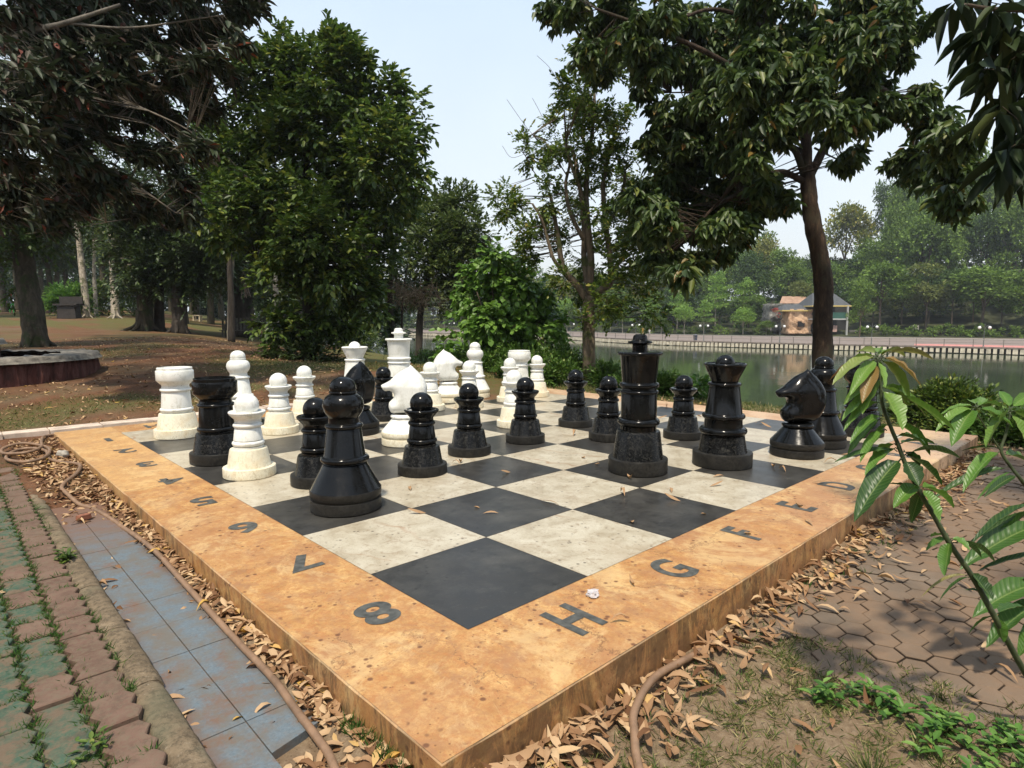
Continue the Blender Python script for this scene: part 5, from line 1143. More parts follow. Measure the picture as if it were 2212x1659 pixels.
# leaves in whorls round tips that point right and down
n = len(P_); k = 9; Tp = norm(RGT * .8 + np.array([0, 0, -.25]) + rdir(n) * .55); s1 = norm(np.cross(Tp, rdir(n))); s2 = np.cross(Tp, s1)
an = np.arange(k) * 2.4 + RS.rand(n)[:, None] * 6; back_ = np.linspace(0, .28, k)
B_ = P_[:, None, :] - Tp[:, None, :] * back_[None, :, None]; D_ = Tp[:, None, :] * .75 + (s1[:, None, :] * np.cos(an)[:, :, None] + s2[:, None, :] * np.sin(an)[:, :, None]) * .75 + np.array([0, 0, -.25])
B_, D_ = B_.reshape(-1, 3), D_.reshape(-1, 3); V, F = leaves(B_, D_, np.tile([0, 0, 1.], (len(B_), 1)) + RS.normal(size=B_.shape) * .3, .205 * (.6 + .6 * RS.rand(len(B_))), .062 * (.8 + .4 * RS.rand(len(B_))), .25, .12)
spine = sum([smoothpath(q[0], 6) for q in sp[1:]], [])
tree_obj('rubber_tree', 'dark tree with leathery purplish leaves whose limbs sweep in from the upper left', b, sp, bark('bark_grey', (.09, .08, .065), (.22, .19, .15), (.32, .28, .22)), [(V, F, GR)],
         twg=cat2(twigs((P_, P_ - Tp * .4), .004, None, '', None), twigs(connect(P_, spine, 0, .30), .008, None, '', None)))

# -- trees of the shaded park on the left
def parktree(name, label, xd, t, pts, r0, r1, cl, k=8, tl=.45, L=.17, w=.075, mat=None, barkm=None, fl=(.25, 5, .5), group=None, dens=1.0, extra=(), droop=.3):
    b = ground_at(xd, t); main = [b + np.array([0, 0, -.1])] + [W(x, y, t) for x, y in pts]
    sp = [(main, r0, r1, 14)] + [([W(x, y, t + d) for x, y, d in e[0]], e[1], e[2]) for e in extra]
    P_, O_ = crownpts([CL(x, y, t, r, n) for x, y, r, n in cl], dens); V, F, sg_ = sprays(P_, O_, k, tl, L, w, droop=droop)
    spine = sum([smoothpath(q[0], 4) for q in sp], []); spine = [p for p in spine if p[2] > b[2] + 1.5]
    return tree_obj(name, label, b, sp, barkm or BARKD, [(V, F, mat or G2)], group, (b, r0 * .9, fl[1], fl[0] * 2.0) if fl else None, twg=cat2(twigs(connect(P_, spine, 0, .12), .02, None, '', None), twigs(sg_, .006, None, '', None, .4)))
parktree('mossy_tree', 'mossy thick trunk with flared roots standing behind the round planter at far left', 78, 18.2, [(72, 690), (60, 620), (48, 540), (36, 470), (20, 380)], .33, .20,
         [(40, 430, 90, 260), (-20, 470, 80, 160), (110, 440, 66, 140), (60, 500, 70, 130), (-30, 560, 50, 60), (140, 380, 70, 120), (10, 590, 40, 40), (60, 330, 90, 150), (150, 270, 90, 150), (30, 220, 90, 150), (230, 200, 80, 120), (120, 130, 90, 130), (300, 280, 70, 100), (10, 90, 90, 110), (240, 90, 80, 100), (340, 150, 60, 70), (380, 230, 50, 60)], mat=leafmat('leaves_mossy_tree', [(0, (.03, .055, .012)), (.5, (.05, .095, .018)), (1, (.10, .16, .03))]), barkm=BARKG, L=.15, extra=[([(48, 540, 0), (110, 480, .5), (170, 420, .8)], .1, .03)])
parktree('flared_tree', 'stout tree with spreading buttress roots in the shade, beside two straight dark trunks', 313, 29, [(313, 670), (311, 620), (308, 560), (306, 480)], .38, .22,
         [(300, 560, 70, 330), (340, 470, 90, 420), (270, 520, 56, 200), (360, 580, 50, 200), (300, 620, 30, 70), (260, 400, 90, 300), (380, 400, 100, 380)], fl=(.42, 7, .9), L=.22, w=.10, tl=.6, barkm=BARKG)
parktree('dark_tree', 'slim dark trunk just right of the buttressed tree', 344, 29.5, [(344, 660), (345, 600), (350, 520)], .24, .16, [(350, 520, 60, 260), (360, 620, 26, 60), (400, 460, 80, 300)], fl=(.25, 4, .3), L=.22, w=.10, tl=.6)
parktree('dark_tree', 'thick dark straight trunk with a clinging vine, right of the slim dark one', 388, 28.5, [(388, 670), (386, 600), (384, 520), (390, 430)], .34, .26, [(400, 570, 56, 280), (440, 560, 60, 300), (380, 500, 80, 380), (450, 480, 80, 380), (420, 620, 30, 90), (490, 560, 60, 260), (410, 640, 16, 30)], fl=(.25, 5, .4), L=.22, w=.10, tl=.6)
parktree('dark_tree', 'broad dark trunk in deep shade beside a pale leaning pole', 520, 33, [(522, 660), (524, 600), (520, 520), (516, 430)], .55, .4, [(520, 500, 90, 420), (560, 560, 60, 260), (470, 600, 50, 190), (540, 420, 90, 380), (450, 400, 80, 320), (590, 620, 40, 130)], fl=(.3, 5, .4), L=.24, w=.11, tl=.65)
parktree('park_tree', 'tree with sunlit yellow green leaves glimpsed between the rubber tree and the dense tree', 500, 24, [(500, 660), (496, 560), (500, 440), (490, 330)], .14, .06, [(500, 320, 44, 160), (460, 290, 36, 110), (520, 400, 46, 150), (480, 440, 40, 120), (430, 350, 50, 130), (540, 480, 50, 140), (400, 260, 36, 70), (350, 240, 40, 60)], mat=G3, fl=None, L=.14, w=.06)
parktree('park_tree', 'slender pale trunk visible through the lower leaves of the dense tree', 596, 27, [(597, 660), (594, 600), (590, 520), (584, 440)], .12, .09, [(600, 430, 50, 160), (640, 460, 60, 180)], fl=None, barkm=BARKW)
parktree('park_tree', 'tall pale barked tree leaning left, the tallest of three pale trunks by the shrub', 188, 44, [(184, 640), (178, 590), (172, 530), (166, 480), (160, 380)], .25, .15, [(160, 330, 60, 160), (200, 420, 60, 150), (130, 420, 50, 130)], fl=(.3, 5, .4), barkm=BARKW, L=.3, w=.14, tl=.8, mat=G1, extra=[([(186, 660, 0), (181, 600, .1), (180, 560, .1)], .16, .10)])
parktree('park_tree', 'shorter pale trunk with dark bands, between the two thicker pale trunks', 208, 48, [(206, 640), (203, 590), (204, 540), (200, 440)], .15, .11, [(215, 450, 60, 150), (230, 520, 40, 90)], fl=None, barkm=BARKW, L=.3, w=.14, tl=.8, mat=G1)
parktree('park_tree', 'pale barked trunk with an orange tinted base, nearest the parked car', 250, 43, [(247, 640), (244, 600), (242, 560), (236, 470)], .27, .16, [(250, 470, 60, 150), (280, 540, 44, 120)], fl=(.3, 5, .4), barkm=BARKW, L=.3, w=.14, tl=.8, mat=G1)
# added unseen tree: high spreading canopy above the view that shades the clearing
b = ground_at(-420, 15.5); st_t = [([b, b + np.array([.1, .1, 4.]), b + np.array([.4, .3, 9.0])], .38, .24, 14)]; cc = []
for ax in np.arange(-9.5, 5, 2.6):
    for ay in np.arange(7.0, 22, 2.8):
        if ax + .8 * ay < 1.5 or ax > 1.6 - .22 * (ay - 7) or RS.rand() < .16: continue
        q = np.array([ax + RS.normal() * .7, ay + RS.normal() * .7, 11.8 + RS.rand() * 1.5 + max(0, (ay - 14) * .35)]); cc.append((q, (2.0, 2.0, .8), 70))
        st_t.append(([b + np.array([.4, .3, 8.6]), (b + q) / 2 + np.array([0, 0, 5.5]), q], .07, .02, 5))
P_, O_ = crownpts(cc); V, F, sg_ = sprays(P_, O_, 7, .6, .34, .17)
tree_obj('added_shade_tree', 'unseen tall tree added beyond the left edge to shade the red clearing', b, st_t, BARKG, [(V, F, G1)])
# trunks standing deeper in the shade: one of a kind copied with its parts
def copytree(o, parent=None):
    c = o.copy(); COL.objects.link(c); c.parent = parent
    for ch in o.children: copytree(ch, c)
    return c
bt = thing('background_tree', 'distant tree trunk in the shaded park behind the left trees', 'tree', (0, 0, 0), 0, 'distant trees in the shaded park')
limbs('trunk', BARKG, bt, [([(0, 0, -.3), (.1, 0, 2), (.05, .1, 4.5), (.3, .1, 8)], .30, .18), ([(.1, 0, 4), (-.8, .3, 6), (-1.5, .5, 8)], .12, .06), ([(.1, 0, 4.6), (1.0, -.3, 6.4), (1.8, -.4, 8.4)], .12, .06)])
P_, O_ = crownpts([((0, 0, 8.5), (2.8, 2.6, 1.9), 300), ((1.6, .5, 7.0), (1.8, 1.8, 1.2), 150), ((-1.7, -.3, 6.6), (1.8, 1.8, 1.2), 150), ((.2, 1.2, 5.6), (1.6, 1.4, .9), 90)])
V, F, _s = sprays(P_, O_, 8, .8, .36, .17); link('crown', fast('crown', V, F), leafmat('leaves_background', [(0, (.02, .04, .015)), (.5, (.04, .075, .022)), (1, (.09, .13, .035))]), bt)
first = True
for xd, tt, s_ in ((10, 58, 1.1), (38, 66, 1.0), (-40, 52, 1.3), (60, 74, 1.2), (112, 60, 1.0), (128, 72, 1.1), (150, 84, 1.2), (225, 70, 1.2), (275, 64, 1.0), (292, 80, 1.2), (335, 56, 1.1), (425, 60, 1.0), (455, 48, .9), (480, 70, 1.2), (545, 50, .9), (575, 62, 1.1), (610, 48, .9), (640, 56, 1.1), (-80, 70, 1.4), (95, 90, 1.3), (185, 95, 1.3), (370, 90, 1.3), (415, 80, 1.2), (510, 88, 1.3), (690, 60, .9), (745, 44, .8), (-110, 44, 1.2), (400, 42, .9), (20, 40, 1.0), (650, 38, .8)):
    if xd == 20: continue
    o = bt if first else copytree(bt); first = False
    g_ = ground_at(xd, tt); o.location = g_; o.scale = (s_, s_, s_ * (.9 + RS.rand() * .3)); o.rotation_euler = (0, 0, RS.rand() * 6.28)
# far-off edge of the wood on the left: reads as one dark mass
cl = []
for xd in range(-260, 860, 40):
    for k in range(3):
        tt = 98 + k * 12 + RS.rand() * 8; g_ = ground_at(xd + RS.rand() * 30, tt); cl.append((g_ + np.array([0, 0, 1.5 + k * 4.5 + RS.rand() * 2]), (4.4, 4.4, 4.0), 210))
for a in np.arange(150, 300, 7.0):  # added foliage ring behind the camera, unseen, darkens reflections in the black pieces
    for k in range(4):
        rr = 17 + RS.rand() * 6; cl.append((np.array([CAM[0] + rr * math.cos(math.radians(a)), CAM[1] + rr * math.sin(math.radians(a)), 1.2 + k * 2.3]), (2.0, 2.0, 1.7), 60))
P_, O_ = crownpts(cl); V, F, _s = sprays(P_, O_, 6, 1.0, .75, .40); link('woodland_and_added_screen', fast('woodland_and_added_screen', V, F), leafmat('leaves_woodland', [(0, (.012, .026, .012)), (.5, (.03, .055, .022)), (1, (.07, .11, .035))]))['kind'] = 'stuff'
shrub('flowering_shrub', 'sunlit yellow green shrub beside the tallest pale trunk', [GC(140, 44, 30, 24, 170), GC(158, 44, 36, 26, 190), GC(148, 44, 52, 22, 120), GC(170, 44.5, 48, 20, 110), GC(168, 44, 14, 18, 70)], 6, .6, .26, .13, G3)
shrub('green_shrub', 'green leafy shrub behind the pale trunks', [GC(198, 50, 34, 24, 150), GC(222, 50, 40, 26, 170), GC(235, 50, 20, 22, 110), GC(275, 47, 20, 16, 70)], 6, .6, .28, .14, G1)
shrub('green_shrub', 'pale fern like bush glimpsed right of the dense tree', [GC(770, 30, 30, 30, 200), GC(800, 30, 26, 26, 150), GC(750, 30, 44, 24, 120)], 7, .5, .2, .06, G1)
# leaning pole
b = ground_at(495, 27.5); o = thing('leaning_pole', 'thin pale wooden pole leaning slightly right, standing alone in the clearing', 'pole'); mb = MB()
mb.tube(smoothpath([b + np.array([0, 0, -.2]), W(496, 680, 27.5), W(498, 620, 27.5), W(502, 560, 27.5)], 5), .095, 10, 0, .06); mb.build('post', bark('pole_wood', (.09, .08, .065), (.22, .19, .15), (.3, .27, .22)), o, smooth=True)
# hanging dry frond
mb = MB()
for i in range(26):
    a0 = W(527 + RS.normal() * 1.5, 572, 31); a1 = W(527 + RS.normal() * 3, 610, 31); a2 = W(531 + RS.normal() * 5, 638 + RS.normal() * 5, 31); mb.tube([a0, a1, a2], [.03, .03, .015], 4)
o = mb.build('dead_frond', plain('dry_frond', (.34, .26, .2), .9, .3)); tag(o, 'bundle of dead hanging fronds in front of the broad dark trunk', 'dead frond')
# slatted bench in the shade
b = ground_at(660 * 0 + 524, 31); o = thing('slatted_bench', 'old slatted bench standing in deep shade under the broad dark tree', 'bench', b, VR + .1); m_wd = plain('grey_wood', (.12, .11, .09), .85, .3, 20)
mb = MB()
for i in range(12): mb.box((-.95 + i * .17, .12, .72), (.09, .03, .62), 0)
mb.build('backrest', m_wd, o)
mb = MB()
for i in range(4): mb.box((0, -.28 + i * .12, .42), (2.0, .09, .03))
mb.build('seat', m_wd, o)
for sx_ in (-1, 1):
    mb = MB(); mb.box((sx_ * .85, -.25, .2), (.07, .07, .42)); mb.box((sx_ * .85, .12, .35), (.07, .05, .7)); mb.build('leg', m_wd, o)
# small cream stools on the lawn
def stool(x, t, label):
    b = ground_at(x, t); o = thing('stool', label, 'stool', b, VR); ms = plain('cream_plastic', (.62, .52, .36), .5, .1)
    mb = MB(); mb.box((0, 0, .50), (.62, .5, .05)); mb.box((0, .0, .46), (.54, .42, .05), 0, 0); mb.build('seat', ms, o)
    for a in (-1, 1):
        for c_ in (-1, 1): mb = MB(); mb.box((a * .25, c_ * .18, .22), (.09, .09, .46), 0, 0, .8); mb.build('leg', ms, o)
stool(571.5, 50, 'small cream stool on the sunlit lawn between the dark trunks and the leaning pole')
stool(427, 52, 'small cream stool seen between the buttressed tree and the thick dark trunk')
# wheelbarrow-like brown cart with white board
b = ground_at(538, 56); o = thing('handcart', 'brown cart with a cream side board parked on the far lawn', 'cart', b, VR); mb = MB(); mb.box((-.5, 0, .75), (1.3, .8, .5), 0, 0, 1.15); mb.build('tray', plain('brown_paint', (.14, .075, .04), .8), o)
mb = MB(); mb.box((.42, 0, .98), (.75, .85, .95)); mb.build('side_board', plain('cream_board', (.7, .58, .42), .7), o)
for sx_ in (-1, 1): mb = MB(); mb.lathe([(0, -.03), (.24, -.03), (.25, 0), (.24, .03), (0, .03)], (0, 0, 0), 18); w_ = mb.build('wheel', plain('rubber', (.02, .02, .02), .8), o); w_.rotation_euler = (PI / 2, 0, 0); w_.location = (-.6, sx_ * .42, .25)
# long low pinkish kerb wall in the far lawn
mb = MB()
a, c_ = ground_at(395, 66), ground_at(560, 66); d_ = c_ - a; mb.box(((a + c_) / 2 + np.array([0, 0, .25])), (np.linalg.norm(d_), .3, .8), math.atan2(d_[1], d_[0])); o = mb.build('low_wall', plain('pink_render', (.42, .26, .2), .8, .2, 3)); tag(o, 'long low pinkish wall at the back of the shaded lawn', 'wall')
# hut-like dark stall by the shrub
b = ground_at(150, 42.5); o = thing('stall_table', 'dark low table or stall half hidden under the yellow green shrub', 'table', b, VR); m_dk = plain('dark_wood', (.03, .024, .02), .8, .3)
mb = MB(); mb.box((0, 0, .95), (1.6, .8, .12)); mb.box((0, .3, 1.25), (1.6, .08, .5)); mb.build('table_top', m_dk, o)
mb = MB(); mb.box((0, 0, .45), (1.3, .6, .9), 0, 0, .9); mb.build('base', m_dk, o)
# parked silver car behind the trees
def car(x, t, label, rz):
    b = ground_at(x, t); o = thing('parked_car', label, 'car', b, rz); mp = MT('silver_paint'); mp.set((.42, .46, .5), .3, .6); mp.b.inputs['Metallic'].default_value = .3; mg = MT('car_glass'); mg.set((.03, .04, .045), .05, .6); mr = plain('tyre_rubber', (.02, .02, .02), .8)
    def loft(secs, name, mat):
        vs = []; n = len(secs[0][1])
        for x_, pr in secs: vs += [(x_, y_, z_) for y_, z_ in pr]
        fs = []
        for i in range(len(secs) - 1):
            for j in range(n): k = (j + 1) % n; fs.append((i * n + j, i * n + k, (i + 1) * n + k, (i + 1) * n + j))
        fs += [tuple(range(n - 1, -1, -1)), tuple((len(secs) - 1) * n + j for j in range(n))]
        mb = MB(); mb.add(vs, fs); return mb.build(name, mat, o, smooth=True, sharp=.7)
    sec = lambda w, z0, z1: [(-w, z0), (-w * 1.02, (z0 + z1) / 2), (-w * .93, z1), (w * .93, z1), (w * 1.02, (z0 + z1) / 2), (w, z0)]
    loft([(-2.15, sec(.70, .35, .72)), (-2.0, sec(.80, .28, .86)), (-1.2, sec(.84, .25, .96)), (0, sec(.85, .25, .98)), (1.2, sec(.84, .25, .96)), (2.05, sec(.80, .28, .88)), (2.2, sec(.70, .35, .75))], 'body', mp.m)
    loft([(-1.6, sec(.74, .95, .97)), (-1.0, sec(.70, .95, 1.45)), (0, sec(.70, .96, 1.50)), (.7, sec(.68, .96, 1.46)), (1.5, sec(.74, .95, .97))], 'windows', mg.m)
    loft([(-1.0, sec(.66, 1.44, 1.48)), (0, sec(.67, 1.48, 1.54)), (.7, sec(.64, 1.44, 1.49))], 'roof', mp.m)
    for a in (-1.35, 1.35):
        for c_ in (-1, 1):
            mb = MB(); mb.lathe([(0, -.1), (.2, -.1), (.31, -.09), (.33, -.05), (.33, .05), (.31, .09), (.2, .1), (0, .1)], (0, 0, 0), 20); w_ = mb.build('wheel', mr, o, smooth=True, sharp=.6); w_.rotation_euler = (PI / 2, 0, 0); w_.location = (a, c_ * .78, .32)
car(284, 58, 'silver car parked behind the pale trunks, half hidden by foliage', VR + .5)
car(588, 66, 'pale car barely visible in the gap right of the cart', VR + .2)
# person in green trousers and red cap
def person(loc, rz, label, joints, mats, hatcol):
    o = thing('person', label, 'person', loc, rz)
    bm = bmesh.new(); vl = bm.verts.layers.skin.verify() if hasattr(bm.verts.layers, 'skin') else None; bm.free()
    V = [j[0] for j in joints]; Ee = [(j[1], i) for i, j in enumerate(joints) if j[1] is not None]
    me = bpy.data.meshes.new('body'); me.from_pydata(V, Ee, []); me.update(); b_ = bpy.data.objects.new('body', me); COL.objects.link(b_)
    sk = b_.modifiers.new('s', 'SKIN'); b_.modifiers.new('d', 'SUBSURF').levels = 1
    for i, j in enumerate(joints): me.skin_vertices[0].data[i].radius = (j[2], j[2] * (j[3] if len(j) > 3 else 1))
    me.skin_vertices[0].data[0].use_root = True
    bpy.context.view_layer.update(); m2 = bpy.data.meshes.new_from_object(b_.evaluated_get(bpy.context.evaluated_depsgraph_get())); bpy.data.objects.remove(b_)
    for m_ in mats: m2.materials.append(m_)
    for p_ in m2.polygons:
        c_ = p_.center; p_.material_index = 0 if c_.z > 1.40 else (1 if c_.z > .88 and (abs(c_.x) < .24 or c_.z > 1.12) else (0 if c_.z > .88 or (abs(c_.x) > .2 and c_.z > .6) else (2 if c_.z > .12 else 0)))
        p_.use_smooth = True
    q = bpy.data.objects.new('body', m2); COL.objects.link(q); q.parent = o
    mb = MB(); mb.lathe([(.107, 0), (.108, .04), (.09, .09), (.05, .12), (0, .13)], (0, 0, 1.555), 16); mb.box((0, -.14, 1.565), (.14, .12, .015)); mb.build('hat', hatcol, o, smooth=True)
    return o
sk_ = plain('skin', (.24, .13, .08), .6)
def pose(st=.12, arm=.3):
    return [((0, 0, .95), None, .13, .8), ((0, 0, 1.12), 0, .12, .8), ((0, 0, 1.36), 1, .15, .65), ((0, 0, 1.46), 2, .055), ((0, -.01, 1.56), 3, .09), ((0, -.01, 1.64), 4, .075),
            ((.19, 0, 1.38), 2, .055), ((.25, -.05, 1.12), 6, .045), ((.22, -.05 - arm * .8, .95), 7, .032), ((-.19, 0, 1.38), 2, .055), ((-.26, -.02, 1.12), 9, .045), ((-.24, -.1, .9), 10, .032),
            ((.10, 0, .86), 0, .095), ((.12, -st, .48), 12, .065), ((.13, -st * .6, .08), 13, .04), ((.13, -st * .6 - .13, .03), 14, .035), ((-.10, 0, .86), 0, .095), ((-.12, st * .6, .48), 16, .065), ((-.13, st * 1.5, .08), 17, .04), ((-.13, st * 1.5 - .13, .03), 18, .035)]
person(ground_at(26, 52), VR + .6, 'person in a red cap, grey shirt and bright green trousers walking on the far lawn', pose(), [sk_, plain('grey_shirt', (.16, .17, .21), .8), plain('green_trousers', (.05, .42, .09), .8)], plain('red_cap', (.45, .05, .05), .7))
# round planter with a bark textured red wall
pc = np.array([-1.0, 13.55]); pl = thing('round_planter', 'round planter with rough dark red wall and grey rim at the left edge', 'planter')
m = MT('planter_red'); P = m.pos(); v_ = m.noise(m.scale(P, (1, 1, .22)), 9, 7, .75, .8); c = m.ramp(v_, [(.3, (.045, .025, .02)), (.5, (.13, .05, .04)), (.68, (.21, .105, .085)), (.8, (.28, .2, .16))])
m.set(c, .85, .2); m.bump(v_, 1.0, .05); m_pr = m.m
m_rim = plain('planter_rim', (.20, .18, .15), .85, .35, 10, bump=.5); zb = .17
def ringwall(R0, R1, z0, z1, mat, name, n=110, jr=.02, jz=.012):
    vs = []; rw = RS.normal(size=(n, 4)) * jr; 
    for i in range(n):
        a = 2 * PI * i / n; ww = .035 * math.sin(i * 1.9) + .02 * math.sin(i * 4.7)
        for q, (r, z) in enumerate(((R1 + .05, z0), (R1, (z0 + z1) / 2), (R1 - .01, z1), (R0, z1))):
            rr = r + (rw[i, q] + ww if q < 3 and name == 'wall' else rw[i, q] * .6); vs.append((pc[0] + rr * math.cos(a), pc[1] + rr * math.sin(a), z + (RS.normal() * jz if q > 1 else 0)))
    fs = []
    for i in range(n):
        for q in range(3): fs.append((i * 4 + q, ((i + 1) % n) * 4 + q, ((i + 1) % n) * 4 + q + 1, i * 4 + q + 1))
    mb = MB(); mb.add(vs, fs); return mb.build(name, mat, pl, smooth=True)
ringwall(1.5, 2.02, -.1, .58, m_pr, 'wall'); ringwall(1.42, 2.06, .56, .66, m_rim, 'rim', jr=.012)
mb = MB(); mb.lathe([(1.5, 0), (1.0, .02), (0, .03)], (pc[0], pc[1], .50), 40); mb.build('soil', plain('planter_soil', (.09, .055, .035), .95, .3, 10), pl)
pc = np.array([-2.2, 15.0]); zz = .2
p2 = thing('raised_ring', 'second darker stone ring stacked behind the red planter at the left edge', 'planter'); pl = p2
ringwall(.9, 1.75, .2, .82, plain('dark_ring', (.09, .055, .045), .9, .35, 8, bump=.5), 'wall'); ringwall(.8, 1.85, .82, .9, m_rim, 'rim', jr=.012)
# ------------------------------------------------------------------ far shore
SH = [(3400, 818), (2700, 786), (2212, 767.5), (1900, 759), (1690, 753.5), (1600, 751), (1395, 744), (1188, 732.5), (1050, 729), (940, 726), (800, 723), (560, 719), (200, 715)]
SP = np.array(smoothpath([G(x, y, WZ) for x, y in SH], 14)); SX = np.array([1106 + FP * ((p - CAM) @ RGT) / ((p - CAM) @ FWD) for p in SP]); ST = np.array([dep(p) for p in SP])
def shore_t(xd): return float(np.interp(-xd, -SX, ST))
DZ = WZ + .85
def hillz(xd, v):
    hh = np.interp(xd, [300, 900, 1200, 1500, 1700, 1850, 1950, 2212, 3400], [2, 3, 4, 6.5, 8, 9, 13, 16, 16])
    return DZ + .35 * sm(np.asarray(v, float), 2, 24) + 1.1 * sm(np.asarray(v, float), 24, 32) + hh * sm(np.asarray(v, float), 30, 80)
def fp(xd, v, z=None):
    """point behind the far shore: column xd, v metres beyond the water's edge"""
    t = shore_t(xd) + v; p = CAM + t * (FWD + RGT * ((xd - 1106) / FP)); zz = float(hillz(xd, v)) if z is None else z
    p = p + UPV * ((zz - p[2]) / UPV[2]); return np.array([p[0], p[1], zz])
cols = np.arange(200, 3400, 25); vs_ = [-.02, 2, 8, 16, 23, 26, 30, 38, 48, 60, 80, 120, 260, 600]
V = []
for xd in cols:
    for v in vs_: V.append(fp(xd, v))
nc, nv = len(cols), len(vs_); I = np.arange(nc * nv).reshape(nc, nv); F = np.stack([I[:-1, :-1], I[:-1, 1:], I[1:, 1:], I[1:, :-1]], -1).reshape(-1, 4)
m = MT('promenade_paving'); P = m.pos(); n = m.noise(P, .9, 6, .7); c = m.ramp(n, [(.3, (.15, .115, .095)), (.7, (.23, .18, .155))]); c = m.mix(m.ramp(m.noise(P, 5, 4), [(.5, 0), (.7, .5)]), c, (.22, .2, .17)); m.set(c, .85); m_prom = m.m
m_under = plain('undergrowth_soil', (.045, .05, .025), .95, .4, .4, .1); m_red = plain('red_paving', (.50, .20, .17), .8, .15, 2)
mi = np.array([0 if (k % (nv - 1)) < 4 else 1 for k in range(len(F))]); hm = fast('hillside', np.array(V), F[mi == 1]); link('hillside', hm, m_under, smooth=True)['kind'] = 'structure'
link('promenade', fast('promenade', np.array(V), F[mi == 0]), m_prom, smooth=True)['kind'] = 'structure'
V = []
cc_ = [x for x in cols if x > 1960]
for xd in cc_:
    for v in (.8, 5.5): q = fp(xd, v); V.append(q + np.array([0, 0, .012]))
k = len(cc_); F = np.array([[2 * i, 2 * i + 1, 2 * i + 3, 2 * i + 2] for i in range(k - 1)]); link('red_path', fast('red_path', np.array(V), F), m_red)['kind'] = 'structure'
# quay wall with its row of pale blocks in the dark recess
qw = thing('quay_wall', 'long low quay wall on the far shore with a row of pale blocks above the water', 'quay wall')
L = np.concatenate([[0], np.cumsum(np.linalg.norm(np.diff(SP, axis=0), axis=1))]); vis = np.where((SX > 500) & (SX < 2900))[0]
def along(s): return np.array([np.interp(s, L, SP[:, i]) for i in range(3)])
s0, s1 = L[vis[0]], L[vis[-1]]
m_dkw = plain('dark_quay_face', (.05, .042, .035), .8, .4, 2); m_blkp = plain('pale_blocks', (.62, .55, .42), .8, .25, 1.5); m_cop = plain('coping', (.19, .155, .13), .85, .25, 2)  # even dark tone for the wall behind the pale blocks
mb, mc, mw = MB(), MB(), MB(); s = s0
while s < s1:
    p = along(s); q = along(s + .65); d = (q - p)[:2]; ang = math.atan2(d[1], d[0]); nn = np.array([-math.sin(ang), math.cos(ang)]); 
    if nn @ FWD[:2] < 0: nn = -nn
    c_ = (p + q) / 2; mb.box((c_[0] - nn[0] * .12, c_[1] - nn[1] * .12, WZ + .36), (.43 + RS.normal() * .03, .34, .56 + RS.normal() * .03), ang, 0, .94); s += .65
s = s0
while s < s1:
    p = along(s); q = along(s + 4); d = (q - p)[:2]; ang = math.atan2(d[1], d[0]); nn = np.array([-math.sin(ang), math.cos(ang)])
    if nn @ FWD[:2] < 0: nn = -nn
    c_ = (p + q) / 2; l_ = np.linalg.norm(d) + .02
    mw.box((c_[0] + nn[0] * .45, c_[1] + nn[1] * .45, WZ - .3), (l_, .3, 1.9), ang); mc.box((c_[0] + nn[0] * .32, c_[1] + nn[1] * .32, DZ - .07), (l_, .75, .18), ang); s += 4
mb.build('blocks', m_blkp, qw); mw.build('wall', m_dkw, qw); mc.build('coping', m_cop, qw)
# railing
rl = thing('lake_railing', 'thin pale metal railing along the far lake edge', 'railing'); m_rail = plain('rail_metal', (.30, .28, .25), .5, .1); m_post = plain('rail_post', (.16, .14, .12), .6, .1)
pts = [along(s) for s in np.arange(s0, s1, 3.0)]; pts = [p + np.array([FWD[0], FWD[1], 0]) * .45 for p in pts]
mb = MB(); mb.tube([p + np.array([0, 0, DZ - p[2] + .95]) for p in pts], .05, 6); mb.build('top_rail', m_rail, rl)
mb = MB(); mb.tube([p + np.array([0, 0, DZ - p[2] + .5]) for p in pts], .02, 4); mb.build('lower_rail', m_post, rl)
mb = MB(); mb.box((0, 0, .47), (.07, .07, .98)); mb.box((0, 0, .02), (.12, .12, .04)); me = None
for i, p in enumerate([q for q in pts if 60 < dep(q) < 135][:98]):
    if me is None: o = mb.build('post', m_post, rl); me = o.data
    else: o = bpy.data.objects.new('post', me); COL.objects.link(o); o.parent = rl
    o.location = (p[0], p[1], DZ - .02)
# twin globe lamps
m_lp = plain('lamp_green', (.10, .11, .10), .5, .1); m_gl = MT('lamp_globe'); m_gl.set((.82, .82, .78), .25, .5)
lamp = thing('street_lamp', '', 'street lamp', group='twin globe lamps on the far promenade')
mb = MB(); mb.lathe([(.12, 0), (.12, .1), (.07, .16), (.05, .9), (.04, 2.75), (.06, 2.8), (.02, 2.95), (0, 3.0)], (0, 0, 0), 12); mb.build('pole', m_lp, lamp, smooth=True, sharp=.7)
for sx_ in (-1, 1):
    mb = MB(); mb.tube(smoothpath([(0, 0, 2.3), (sx_ * .25, 0, 2.62), (sx_ * .5, 0, 2.75), (sx_ * .62, 0, 2.62)], 5), .028, 6); a_ = mb.build('arm', m_lp, lamp, smooth=True)
    mb = MB(); mb.ball((sx_ * .62, 0, 2.44), .19, 16, 10); mb.build('globe', m_gl.m, a_, smooth=True)
LL = [(2124, 'white twin globe lamp standing alone at the far right of the lake promenade'), (1882, 'twin globe lamp in front of the stone wall just right of the bent trunk'), (1684, 'twin globe lamp left of the ochre rock hut'), (1520, 'twin globe lamp between the black king and the black queen, on the far shore'), (1373, 'twin globe lamp directly behind the crown of the black king, on the far shore'), (1233, 'twin globe lamp just left of the pruned tree trunk, on the far shore'), (976, 'twin globe lamp left of the heart leaved bush, on the far shore'), (903, 'leftmost of the twin globe lamps on the far shore, right of the white king')]
